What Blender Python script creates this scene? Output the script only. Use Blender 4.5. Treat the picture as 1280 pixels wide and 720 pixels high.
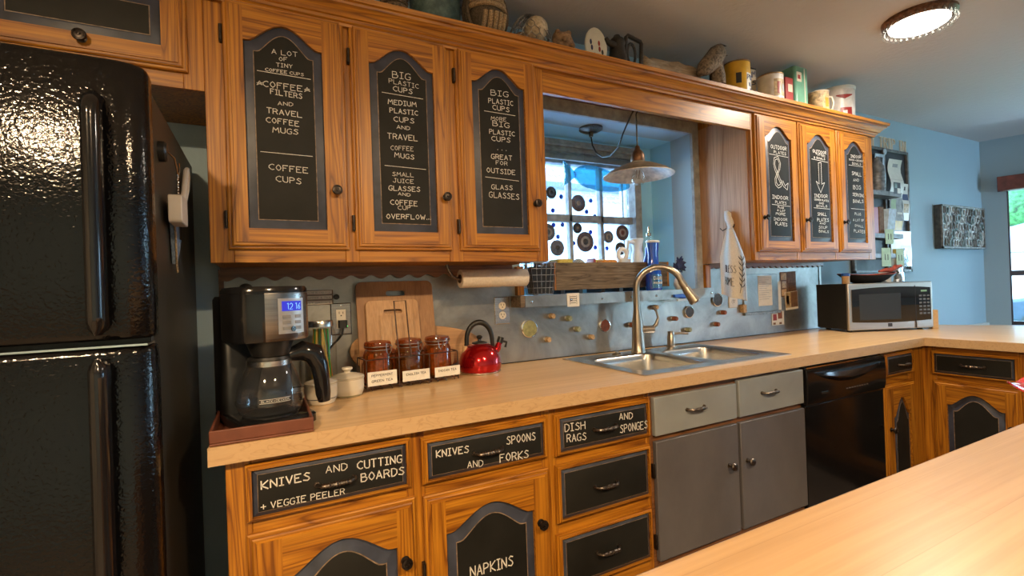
import bpy, bmesh, math, random
from mathutils import Vector, Matrix
from math import sin, cos, pi, radians

for o in list(bpy.data.objects):
    bpy.data.objects.remove(o, do_unlink=True)
scn = bpy.context.scene
COL = scn.collection

# ------------------------------------------------------------------ camera
CAM = Vector((0.6324, -1.8602, 1.2298))
_y, _p, _r = radians(27.18), radians(0.253), radians(-2.042)
_f = Vector((sin(_y)*cos(_p), cos(_y)*cos(_p), sin(_p)))
_x = Vector((cos(_y), -sin(_y), 0))
_u = _x.cross(_f)
_X = _x*cos(_r) + _u*sin(_r)
_U = _u*cos(_r) - _x*sin(_r)
cd = bpy.data.cameras.new('camera')
cd.sensor_width = 36.0
cd.lens = 36.0*601.14/1280.0
cd.clip_start = 0.02
cam = bpy.data.objects.new('camera', cd)
COL.objects.link(cam)
cam.matrix_world = Matrix(((_X.x, _U.x, -_f.x, CAM.x), (_X.y, _U.y, -_f.y, CAM.y), (_X.z, _U.z, -_f.z, CAM.z), (0, 0, 0, 1)))
scn.camera = cam

# ------------------------------------------------------------------ exposure, sky
vs = scn.view_settings
vs.view_transform = 'Standard'
vs.look = 'None'
vs.gamma = 1.0
vs.use_curve_mapping = False
vs.exposure = 0.0
SKY_STRENGTH = 20.0
w = bpy.data.worlds.new('sky')
scn.world = w
w.use_nodes = True
nt = w.node_tree
bg = nt.nodes['Background']
tc = nt.nodes.new('ShaderNodeTexCoord')
sx = nt.nodes.new('ShaderNodeSeparateXYZ')
rp = nt.nodes.new('ShaderNodeValToRGB')
rp.color_ramp.elements[0].position = 0.0
rp.color_ramp.elements[0].color = (0.55, 0.80, 1.0, 1)
rp.color_ramp.elements[1].position = 0.6
rp.color_ramp.elements[1].color = (0.30, 0.58, 1.0, 1)
nt.links.new(tc.outputs['Generated'], sx.inputs[0])
nt.links.new(sx.outputs['Z'], rp.inputs[0])
nt.links.new(rp.outputs[0], bg.inputs['Color'])
bg.inputs['Strength'].default_value = SKY_STRENGTH

def lamp(name, kind, loc, energy, color, size=0.2, rot=(0, 0, 0), sizey=None, portal=False, spread=None):
    l = bpy.data.lights.new(name, kind)
    l.energy = energy
    l.color = color
    if kind == 'AREA':
        l.shape = 'RECTANGLE' if sizey else 'DISK'
        l.size = size
        if sizey: l.size_y = sizey
        if spread: l.spread = spread
        if portal: l.cycles.is_portal = True
    elif kind == 'POINT':
        l.shadow_soft_size = size
    elif kind == 'SUN':
        l.angle = size
    o = bpy.data.objects.new(name, l)
    o.location = loc
    o.rotation_euler = rot
    COL.objects.link(o)
    return o

WARM = (1.0, 0.70, 0.40)
NEUT = (1.0, 0.86, 0.70)
CEIL = 2.385
# ceiling lamps of the kitchen (fixtures are built further down at the same spots)
CEILING_LIGHTS = [(3.27, -0.80, 24, NEUT), (-0.20, -2.80, 125, WARM), (1.55, -2.75, 68, WARM)]
# daylight enters by the windows and an added door: portals guide the sky sampling
lamp('portal_alcove', 'AREA', (2.13, 0.42, 1.65), 1.0, (1, 1, 1), 1.1, (radians(-90), 0, 0), 0.8, portal=True)
lamp('portal_far', 'AREA', (6.72, -1.25, 1.36), 1.0, (1, 1, 1), 2.2, (radians(90), 0, radians(107.4)), 1.2, portal=True)
lamp('portal_side', 'AREA', (6.75, -4.66, 1.1), 1.0, (1, 1, 1), 1.1, (radians(90), 0, 0), 2.0, portal=True)
# the sun, high behind the house, on the yard
lamp('sun', 'SUN', (8, 8, 8), 3.0, (1.0, 0.95, 0.88), radians(1), (radians(42), 0, radians(-48)))

# ------------------------------------------------------------------ materials
MATS = {}
class NT:
    def __init__(s, name):
        s.m = bpy.data.materials.new(name)
        s.m.use_nodes = True
        s.t = s.m.node_tree
        s.b = s.t.nodes['Principled BSDF']
        s.tc = None
        MATS[name] = s.m
    def n(s, typ, **kw):
        nd = s.t.nodes.new('ShaderNode' + typ)
        for k, v in kw.items(): setattr(nd, k, v)
        return nd
    def l(s, a, b): s.t.links.new(a, b)
    def coord(s, scale=(1, 1, 1), rot=(0, 0, 0), loc=(0, 0, 0), kind='Object'):
        if s.tc is None: s.tc = s.n('TexCoord')
        mp = s.n('Mapping')
        mp.inputs['Scale'].default_value = scale
        mp.inputs['Rotation'].default_value = rot
        mp.inputs['Location'].default_value = loc
        s.l(s.tc.outputs[kind], mp.inputs[0])
        return mp.outputs[0]
    def noise(s, vec, scale=1.0, detail=3.0, rough=0.5, dist=0.0):
        nd = s.n('TexNoise')
        s.l(vec, nd.inputs['Vector'])
        nd.inputs['Scale'].default_value = scale
        nd.inputs['Detail'].default_value = detail
        nd.inputs['Roughness'].default_value = rough
        nd.inputs['Distortion'].default_value = dist
        return nd.outputs['Fac']
    def math(s, op, a, b=0.0):
        nd = s.n('Math', operation=op)
        for i, q in enumerate((a, b)):
            if hasattr(q, 'is_linked'): s.l(q, nd.inputs[i])
            else: nd.inputs[i].default_value = q
        return nd.outputs[0]
    def ramp(s, fac, stops, interp='LINEAR'):
        nd = s.n('ValToRGB')
        cr = nd.color_ramp
        cr.interpolation = interp
        while len(cr.elements) < len(stops): cr.elements.new(0.5)
        for e, (p, c) in zip(cr.elements, stops):
            e.position = p
            e.color = (c[0], c[1], c[2], 1) if isinstance(c, (tuple, list)) else (c, c, c, 1)
        s.l(fac, nd.inputs[0])
        return nd.outputs[0]
    def mix(s, fac, a, b, blend='MIX'):
        nd = s.n('Mix', data_type='RGBA', blend_type=blend)
        for i, q in ((0, fac), (6, a), (7, b)):
            if hasattr(q, 'is_linked'): s.l(q, nd.inputs[i])
            elif i == 0: nd.inputs[0].default_value = q
            else: nd.inputs[i].default_value = (q[0], q[1], q[2], 1)
        return nd.outputs[2]
    def bump(s, h, strength=0.2, dist=0.002):
        nd = s.n('Bump')
        nd.inputs['Strength'].default_value = strength
        nd.inputs['Distance'].default_value = dist
        s.l(h, nd.inputs['Height'])
        s.l(nd.outputs[0], s.b.inputs['Normal'])
    def set(s, **kw):
        for k, v in kw.items():
            k = {'base': 'Base Color', 'rough': 'Roughness', 'metal': 'Metallic', 'coat': 'Coat Weight', 'coatr': 'Coat Roughness',
                 'trans': 'Transmission Weight', 'ior': 'IOR', 'alpha': 'Alpha', 'emit': 'Emission Color', 'es': 'Emission Strength',
                 'spec': 'Specular IOR Level', 'sheen': 'Sheen Weight', 'sss': 'Subsurface Weight'}[k]
            i = s.b.inputs[k]
            if hasattr(v, 'is_linked'): s.l(v, i)
            elif isinstance(v, (tuple, list)): i.default_value = (v[0], v[1], v[2], 1)
            else: i.default_value = v
        return s.m

def plain(name, base, rough=0.5, var=0.08, vs_=30.0, bump=0.0, **kw):
    """one-colour material with a slight procedural unevenness"""
    t = NT(name)
    v = t.coord()
    n = t.noise(v, vs_, 3.0)
    d = tuple(c*(1-var*2) for c in base)
    e = tuple(min(1, c*(1+var)) for c in base)
    t.set(base=t.ramp(n, [(0.3, d), (0.7, e)]), rough=rough, **kw)
    if bump: t.bump(n, bump)
    return t.m

def wood(name, axis, dark, mid, light, across=11.0, along=0.6, rings=13.0, rough=0.40, pore=0.5, coat=0.06, dist=0.35):
    t = NT(name)
    sc = [across]*3
    sc['xyz'.index(axis)] = along
    v = t.coord(tuple(sc), loc=(3.1, 1.7, 5.3))
    n = t.noise(v, 1.0, 2.0, 0.5, dist)
    fr = t.math('FRACT', t.math('MULTIPLY', n, rings))
    c = t.ramp(fr, [(0.0, dark), (0.12, mid), (0.55, light), (0.9, mid), (1.0, dark)])
    sp = [190.0]*3
    sp['xyz'.index(axis)] = 4.0
    p = t.noise(t.coord(tuple(sp)), 1.0, 2.0)
    c = t.mix(t.ramp(p, [(0.42, pore), (0.58, 0.0)]), c, dark)
    b = t.noise(t.coord((1.3, 1.3, 1.3)), 1.0, 1.0)
    c = t.mix(t.ramp(b, [(0.3, 0.0), (0.75, 0.35)]), c, mid)
    t.set(base=c, rough=rough, coat=coat, coatr=0.25)
    t.bump(p, 0.08, 0.001)
    return t.m

OD, OM, OL = (0.135, 0.040, 0.003), (0.36, 0.132, 0.008), (0.50, 0.210, 0.015)
for ax in 'xyz':
    wood('oak_' + ax, ax, OD, OM, OL)
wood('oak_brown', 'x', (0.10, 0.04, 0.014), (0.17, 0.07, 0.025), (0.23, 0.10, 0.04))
wood('panel_veneer', 'z', (0.28, 0.13, 0.055), (0.47, 0.26, 0.125), (0.58, 0.35, 0.19), across=4.0, along=0.4, rings=5)
wood('board_bamboo', 'z', (0.36, 0.19, 0.08), (0.48, 0.27, 0.12), (0.55, 0.33, 0.16), across=14, along=0.3, rings=3, coat=0.0, rough=0.5)
wood('board_bamboo_x', 'x', (0.36, 0.19, 0.08), (0.47, 0.26, 0.115), (0.54, 0.32, 0.15), across=14, along=0.3, rings=3, coat=0.0, rough=0.5)
wood('board_dark', 'z', (0.24, 0.115, 0.045), (0.33, 0.165, 0.065), (0.38, 0.20, 0.085), across=14, along=0.3, rings=3, coat=0.0, rough=0.5)
wood('driftwood', 'x', (0.20, 0.15, 0.10), (0.36, 0.28, 0.20), (0.48, 0.39, 0.29), across=26, along=5.0, rings=5, coat=0.0, rough=0.85)
wood('crate_wood', 'x', (0.045, 0.03, 0.018), (0.115, 0.08, 0.05), (0.19, 0.14, 0.09), across=55, along=7.0, rings=3, coat=0.0, rough=0.8)

def staves(name, axis, c1, c2, c3, length, width, rough):
    """laminated staves laid along an axis"""
    t = NT(name)
    rot = (0, 0, 0) if axis == 'x' else (0, 0, radians(90))
    v = t.coord((1, 1, 1), rot)
    br = t.n('TexBrick', offset=0.37, offset_frequency=2)
    t.l(v, br.inputs['Vector'])
    br.inputs['Color1'].default_value = (*c1, 1)
    br.inputs['Color2'].default_value = (*c2, 1)
    br.inputs['Mortar'].default_value = (*c3, 1)
    br.inputs['Scale'].default_value = 1.0
    br.inputs['Mortar Size'].default_value = 0.0006
    br.inputs['Mortar Smooth'].default_value = 0.6
    br.inputs['Bias'].default_value = -0.1
    br.inputs['Brick Width'].default_value = length
    br.inputs['Row Height'].default_value = width
    sc = (1.6, 60, 60) if axis == 'x' else (60, 1.6, 60)
    n = t.noise(t.coord(sc), 1.0, 4.0, 0.6)
    g = t.ramp(n, [(0.35, c3), (0.62, c1)])
    c = t.mix(0.45, br.outputs['Color'], g)
    t.set(base=c, rough=rough, coat=0.12, coatr=0.15)
    return t.m
staves('laminate_x', 'x', (0.74, 0.50, 0.255), (0.66, 0.43, 0.205), (0.53, 0.325, 0.14), 0.62, 0.024, 0.33)
staves('laminate_y', 'y', (0.70, 0.47, 0.25), (0.64, 0.42, 0.21), (0.52, 0.32, 0.15), 0.62, 0.03, 0.33)
staves('maple_island', 'x', (0.52, 0.34, 0.172), (0.45, 0.283, 0.135), (0.34, 0.205, 0.09), 1.3, 0.105, 0.34)
wood('laminate_edge', 'x', (0.44, 0.28, 0.135), (0.53, 0.345, 0.175), (0.55, 0.365, 0.19), across=34, along=14.0, rings=5, pore=0.12, coat=0.0, rough=0.45, dist=1.0)

# chalkboard field: dusty black
t = NT('chalkboard')
n = t.noise(t.coord((3, 3, 3)), 1.0, 5.0, 0.6)
t.set(base=t.ramp(n, [(0.3, (0.008, 0.008, 0.007)), (0.75, (0.022, 0.022, 0.02))]), rough=0.55, spec=0.2)
plain('slate_paint', (0.040, 0.048, 0.075), 0.42, 0.2, 18)
plain('worn_edge', (0.24, 0.17, 0.11), 0.5, 0.3, 60)
plain('chalk', (0.72, 0.70, 0.64), 0.9, 0.12, 300)

# galvanised sheet
t = NT('galvanized')
v = t.coord()
vo = t.n('TexVoronoi')
t.l(v, vo.inputs['Vector'])
vo.inputs['Scale'].default_value = 55
n = t.noise(v, 3.2, 6.0, 0.62, 1.2)
n2 = t.noise(v, 1.6, 3.0)
c = t.ramp(n, [(0.25, (0.15, 0.15, 0.14)), (0.5, (0.31, 0.308, 0.285)), (0.75, (0.47, 0.46, 0.42))])
c = t.mix(t.math('MULTIPLY', vo.outputs['Color'], 0.08), c, (0.6, 0.62, 0.63))
t.set(base=c, metal=0.85, rough=t.ramp(n2, [(0.3, 0.30), (0.7, 0.48)]))
t.bump(t.noise(v, 9.0, 2.0), 0.12, 0.004)

t = NT('steel')
n = t.noise(t.coord((4, 300, 300)), 1.0, 2.0)
t.set(base=t.ramp(n, [(0.3, (0.50, 0.49, 0.47)), (0.7, (0.66, 0.65, 0.62))]), metal=1.0, rough=0.27)
t = NT('brushed_nickel')
n = t.noise(t.coord((200, 200, 8)), 1.0, 2.0)
t.set(base=t.ramp(n, [(0.3, (0.33, 0.29, 0.245)), (0.7, (0.42, 0.375, 0.32))]), metal=1.0, rough=0.30)
t = NT('steel_dark')
n = t.noise(t.coord((6, 6, 260)), 1.0, 2.0)
t.set(base=t.ramp(n, [(0.3, (0.23, 0.215, 0.20)), (0.7, (0.33, 0.31, 0.29))]), metal=1.0, rough=0.26)
t = NT('steel_mw')
n = t.noise(t.coord((4, 4, 300)), 1.0, 2.0)
t.set(base=t.ramp(n, [(0.3, (0.42, 0.39, 0.35)), (0.7, (0.50, 0.465, 0.425))]), metal=0.9, rough=0.40)
plain('silver_panel', (0.42, 0.41, 0.39), 0.35, 0.05, 60, metal=0.6)
plain('button_grey', (0.20, 0.20, 0.20), 0.35, 0.08, 60)
plain('key_grey', (0.10, 0.105, 0.11), 0.5, 0.08, 60)
plain('chrome', (0.75, 0.74, 0.72), 0.12, 0.03, 40, metal=1.0)
plain('pewter', (0.20, 0.17, 0.145), 0.33, 0.3, 200, metal=1.0)
plain('dark_bronze', (0.05, 0.04, 0.034), 0.35, 0.3, 120, metal=0.8)
plain('black_iron', (0.022, 0.019, 0.017), 0.55, 0.3, 90, bump=0.3)
plain('wire_grey', (0.30, 0.29, 0.27), 0.4, 0.2, 80, metal=0.8)
plain('wire_brown', (0.075, 0.042, 0.028), 0.5, 0.3, 80, metal=0.5)

# textured gloss black of the refrigerator door
t = NT('fridge_black')
v = t.coord()
n = t.noise(v, 170.0, 1.5, 0.45, 0.5)
t.set(base=(0.004, 0.004, 0.0045), rough=0.11, spec=0.34)
t.bump(n, 0.36, 0.002)
t = NT('fridge_side')
n = t.noise(t.coord(), 160.0, 2.0)
t.set(base=(0.032, 0.028, 0.021), rough=0.45)
t.bump(n, 0.2, 0.001)
plain('black_gloss', (0.008, 0.008, 0.009), 0.12, 0.1, 20)
plain('black_plastic', (0.012, 0.012, 0.012), 0.38, 0.15, 50)
plain('black_glass', (0.010, 0.011, 0.013), 0.06, 0.1, 15)
plain('mw_window', (0.030, 0.034, 0.038), 0.16, 0.05, 400)
plain('grey_paint_light', (0.29, 0.315, 0.32), 0.36, 0.06, 7, metal=0.15)
t = NT('grey_metal_paint')
n = t.noise(t.coord((3, 3, 2)), 1.0, 5.0, 0.65)
t.set(base=t.ramp(n, [(0.3, (0.115, 0.112, 0.122)), (0.7, (0.165, 0.16, 0.17))]), metal=0.25, rough=0.36)

def wallpaint(name, c, bscale, bstr, bd=0.003, rough=0.75):
    t = NT(name)
    v = t.coord()
    n = t.noise(v, bscale, 4.0, 0.6)
    k = t.noise(v, 1.2, 2.0)
    t.set(base=t.ramp(k, [(0.3, tuple(q*0.95 for q in c)), (0.7, c)]), rough=rough, spec=0.3)
    t.bump(n, bstr, bd)
    return t.m
wallpaint('wall_blue', (0.36, 0.50, 0.58), 70, 0.25)
wallpaint('wall_cream', (0.50, 0.46, 0.39), 60, 0.2)
wallpaint('alcove_blue_daylit', (0.35, 0.72, 0.94), 60, 0.15)  # blue paint made brighter: window daylight is put into its colour
wallpaint('ceiling_paint', (0.60, 0.585, 0.58), 38, 0.6, 0.006, 0.9)
plain('trim_white', (0.62, 0.62, 0.58), 0.5, 0.05, 10)
plain('frame_grey', (0.34, 0.35, 0.34), 0.6, 0.18, 26)
plain('header_red', (0.19, 0.055, 0.045), 0.6, 0.2, 18)
plain('floor_tile', (0.28, 0.22, 0.17), 0.4, 0.15, 3)

t = NT('window_glass')
mx = t.n('MixShader'); tr = t.n('BsdfTransparent'); gl = t.n('BsdfGlossy'); fr_ = t.n('Fresnel')
fr_.inputs['IOR'].default_value = 1.35
gl.inputs['Roughness'].default_value = 0.02
tr.inputs['Color'].default_value = (0.96, 0.985, 1.0, 1)
t.l(fr_.outputs[0], mx.inputs[0]); t.l(tr.outputs[0], mx.inputs[1]); t.l(gl.outputs[0], mx.inputs[2])
t.l(mx.outputs[0], t.t.nodes['Material Output'].inputs['Surface'])

def glassy(name, col, rough=0.03, tint=0.5, fres=1.45):
    """thin coloured glass: tinted transparency, a little body colour and a gloss"""
    t = NT(name)
    mx = t.n('MixShader'); tr = t.n('BsdfTransparent'); gl = t.n('BsdfGlossy')
    gl.inputs['Roughness'].default_value = rough
    tr.inputs['Color'].default_value = (*col, 1)
    m2 = t.n('MixShader'); df = t.n('BsdfPrincipled')
    df.inputs['Base Color'].default_value = (*col, 1)
    df.inputs['Roughness'].default_value = 0.15
    n = t.noise(t.coord(), 25, 2.0)
    t.l(t.ramp(n, [(0.3, tint*0.8), (0.7, tint)]), m2.inputs[0])
    t.l(tr.outputs[0], m2.inputs[1]); t.l(df.outputs[0], m2.inputs[2])
    lw = t.n('LayerWeight')      # the same gloss from either side of the thin wall
    t.l(t.math('ADD', 0.05*fres, t.math('MULTIPLY', t.math('POWER', lw.outputs['Facing'], 3.0), 0.4)), mx.inputs[0])
    t.l(m2.outputs[0], mx.inputs[1]); t.l(gl.outputs[0], mx.inputs[2])
    t.l(mx.outputs[0], t.t.nodes['Material Output'].inputs['Surface'])
    return t.m
glassy('clear_glass', (0.95, 0.965, 0.96), 0.02, 0.02, 1.35)
glassy('amber_glass', (0.58, 0.235, 0.04), 0.05, 0.10, 1.3)
glassy('fish_glass', (0.20, 0.62, 0.80), 0.08, 0.28, 1.3)
glassy('gem_blue', (0.02, 0.08, 0.42), 0.05, 0.6, 1.45)
glassy('blue_bottle', (0.015, 0.10, 0.60), 0.06, 0.75, 1.4)
glassy('red_glass', (0.70, 0.035, 0.02), 0.06, 0.9, 1.4)
glassy('smoke_glass', (0.72, 0.74, 0.75), 0.03, 0.02, 1.45)

plain('ceramic_cream', (0.60, 0.54, 0.43), 0.22, 0.04, 12)
plain('ceramic_white', (0.70, 0.70, 0.68), 0.2, 0.04, 12)
plain('ceramic_band', (0.03, 0.035, 0.06), 0.3)
plain('olive_band', (0.28, 0.26, 0.14), 0.3)
t = NT('kettle_red')
n = t.noise(t.coord((2, 2, 2)), 1.0)
t.set(base=t.ramp(n, [(0.3, (0.38, 0.004, 0.008)), (0.7, (0.52, 0.008, 0.012))]), metal=0.75, rough=0.16, coat=0.6, coatr=0.05)
plain('paper', (0.68, 0.65, 0.58), 0.85, 0.04, 40)
plain('paper_blue', (0.45, 0.58, 0.70), 0.7, 0.15, 30)
plain('paper_green', (0.42, 0.55, 0.36), 0.7, 0.08, 30)
plain('paper_grey', (0.33, 0.36, 0.38), 0.7, 0.15, 40)
plain('ink', (0.03, 0.03, 0.035), 0.7)
plain('ink_brown', (0.20, 0.10, 0.05), 0.7)
plain('label_paper', (0.76, 0.72, 0.63), 0.8, 0.06, 50)
plain('towel_white', (0.68, 0.64, 0.57), 0.9, 0.06, 220, bump=0.25)
plain('towel_roll_paper', (0.62, 0.55, 0.45), 0.9, 0.05, 120, bump=0.2)
plain('card_brown', (0.16, 0.09, 0.05), 0.8, 0.2, 50)
t = NT('denim')
n = t.noise(t.coord((500, 500, 120)), 1.0, 2.0)
t.set(base=t.ramp(n, [(0.35, (0.08, 0.12, 0.19)), (0.65, (0.20, 0.27, 0.37))]), rough=0.9)
plain('white_plastic', (0.60, 0.56, 0.50), 0.4, 0.04, 20)
plain('tray_brown', (0.15, 0.045, 0.022), 0.45, 0.12, 24)
plain('outlet_ivory', (0.66, 0.62, 0.54), 0.35, 0.03)
plain('cork', (0.50, 0.34, 0.18), 0.7, 0.25, 120)
plain('cork_red', (0.26, 0.08, 0.04), 0.7, 0.25, 120)
plain('cork_green', (0.30, 0.33, 0.20), 0.6, 0.25, 120)
plain('disc_olive', (0.30, 0.30, 0.13), 0.5, 0.2, 60)
plain('disc_rust', (0.15, 0.04, 0.018), 0.5, 0.2, 60)
plain('disc_dark', (0.045, 0.038, 0.034), 0.5, 0.25, 60)
plain('disc_grey', (0.12, 0.115, 0.12), 0.5, 0.25, 60)
plain('disc_brown', (0.10, 0.065, 0.055), 0.5, 0.25, 60)
plain('disc_tan', (0.32, 0.26, 0.20), 0.5, 0.2, 60)
plain('straw_green', (0.05, 0.42, 0.07), 0.4, 0.1)
plain('straw_yellow', (0.75, 0.48, 0.03), 0.4, 0.1)
plain('straw_orange', (0.75, 0.24, 0.03), 0.4, 0.1)
plain('teabag_paper', (0.60, 0.42, 0.20), 0.8, 0.2, 80)
plain('tea_dark', (0.10, 0.045, 0.015), 0.8, 0.3, 80)
plain('enamel_cream', (0.62, 0.56, 0.44), 0.35, 0.25, 26)
plain('enamel_shade_top', (0.20, 0.17, 0.135), 0.4, 0.3, 20)
plain('copper_dark', (0.16, 0.085, 0.05), 0.4, 0.3, 60, metal=0.8)
plain('rope', (0.36, 0.26, 0.15), 0.9, 0.3, 260, bump=0.4)
plain('rope_dark', (0.10, 0.075, 0.05), 0.9, 0.3, 260, bump=0.4)
plain('wicker', (0.22, 0.15, 0.09), 0.85, 0.4, 160, bump=0.4)
t = NT('enamel_pot')
n = t.noise(t.coord(), 24.0, 5.0, 0.7)
t.set(base=t.ramp(n, [(0.40, (0.035, 0.075, 0.075)), (0.62, (0.10, 0.17, 0.165)), (0.75, (0.26, 0.34, 0.32))]), rough=0.4)
plain('ball_cream', (0.56, 0.47, 0.33), 0.8, 0.2, 90, bump=0.4)
plain('ball_brown', (0.24, 0.15, 0.085), 0.8, 0.3, 70, bump=0.4)
plain('plate_white', (0.66, 0.68, 0.63), 0.3, 0.04)
plain('paint_red', (0.26, 0.02, 0.018), 0.4, 0.06)
plain('paint_navy', (0.03, 0.05, 0.14), 0.4, 0.06)
plain('tin_yellow', (0.62, 0.36, 0.025), 0.35, 0.08, 20)
plain('tin_white', (0.60, 0.58, 0.55), 0.35, 0.12, 20)
plain('tin_green', (0.12, 0.30, 0.21), 0.35, 0.1, 20)
plain('tin_rim', (0.35, 0.24, 0.12), 0.35, 0.2, 30, metal=0.7)
plain('tin_tan', (0.46, 0.34, 0.19), 0.5, 0.3, 60)
plain('bird_brown', (0.21, 0.165, 0.12), 0.85, 0.35, 110, bump=0.3)
plain('bird_dark', (0.055, 0.035, 0.025), 0.85, 0.35, 110)
plain('flower_navy', (0.015, 0.03, 0.12), 0.7, 0.3, 90)
plain('sponge_yellow', (0.62, 0.50, 0.12), 0.9, 0.15, 150, bump=0.4)
plain('sponge_orange', (0.62, 0.25, 0.05), 0.9, 0.15, 150, bump=0.4)
plain('scrub_grey', (0.34, 0.35, 0.33), 0.9, 0.35, 200, bump=0.5)
plain('blue_plastic', (0.015, 0.10, 0.52), 0.35, 0.1)
plain('spray_white', (0.62, 0.72, 0.80), 0.3, 0.05)
plain('canister_grey', (0.16, 0.165, 0.17), 0.5, 0.25, 30, metal=0.3)
plain('letter_tan', (0.74, 0.70, 0.58), 0.7, 0.05, 8)
plain('art_grey', (0.20, 0.195, 0.18), 0.6, 0.3, 40)
plain('art_teal', (0.20, 0.29, 0.29), 0.5, 0.3, 40)
plain('art_white', (0.50, 0.52, 0.50), 0.5, 0.2, 40)
plain('art_dark', (0.055, 0.055, 0.05), 0.5, 0.3, 40)
plain('frame_black', (0.03, 0.033, 0.04), 0.5, 0.2, 30)
plain('red_plastic', (0.50, 0.04, 0.02), 0.3, 0.1)
plain('lobster_red', (0.33, 0.055, 0.03), 0.45, 0.25, 60)
plain('cream_wood', (0.55, 0.36, 0.19), 0.6, 0.1, 40)
plain('silver_foil', (0.55, 0.60, 0.63), 0.25, 0.3, 40, metal=0.8)

def glow(name, col, s):
    t = NT(name)
    t.set(base=(0.02, 0.02, 0.02), emit=col, es=s)
    return t.m
glow('lamp_disc', (1.0, 0.93, 0.82), 12.0)
glow('lamp_disc_warm', (1.0, 0.72, 0.42), 14.0)
glow('lcd_blue', (0.0, 0.02, 0.9), 0.7)
glow('lcd_digits', (0.25, 0.6, 1.0), 1.3)
glow('lcd_green', (0.35, 0.55, 0.25), 0.5)
glow('led_green', (0.1, 1.0, 0.2), 1.5)

# outdoors
plain('grass', (0.22, 0.38, 0.14), 0.9, 0.3, 8)
plain('leaf', (0.07, 0.20, 0.07), 0.8, 0.4, 12)
plain('bark', (0.10, 0.07, 0.05), 0.9, 0.3, 12)
plain('gravel', (0.70, 0.72, 0.74), 0.9, 0.15, 40)
plain('house_white', (0.62, 0.62, 0.60), 0.8, 0.05, 4)
plain('roof_grey', (0.16, 0.17, 0.19), 0.8, 0.15, 20)
plain('car_dark', (0.035, 0.05, 0.075), 0.25, 0.1, 8)
t = NT('brick_pale')
br = t.n('TexBrick')
t.l(t.coord((1, 1, 1), (radians(90), 0, 0)), br.inputs['Vector'])
br.inputs['Color1'].default_value = (0.40, 0.46, 0.52, 1)
br.inputs['Color2'].default_value = (0.32, 0.38, 0.44, 1)
br.inputs['Mortar'].default_value = (0.50, 0.55, 0.60, 1)
br.inputs['Scale'].default_value = 1.0
br.inputs['Brick Width'].default_value = 0.22
br.inputs['Row Height'].default_value = 0.075
br.inputs['Mortar Size'].default_value = 0.01
t.set(base=br.outputs['Color'], rough=0.9)

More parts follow.
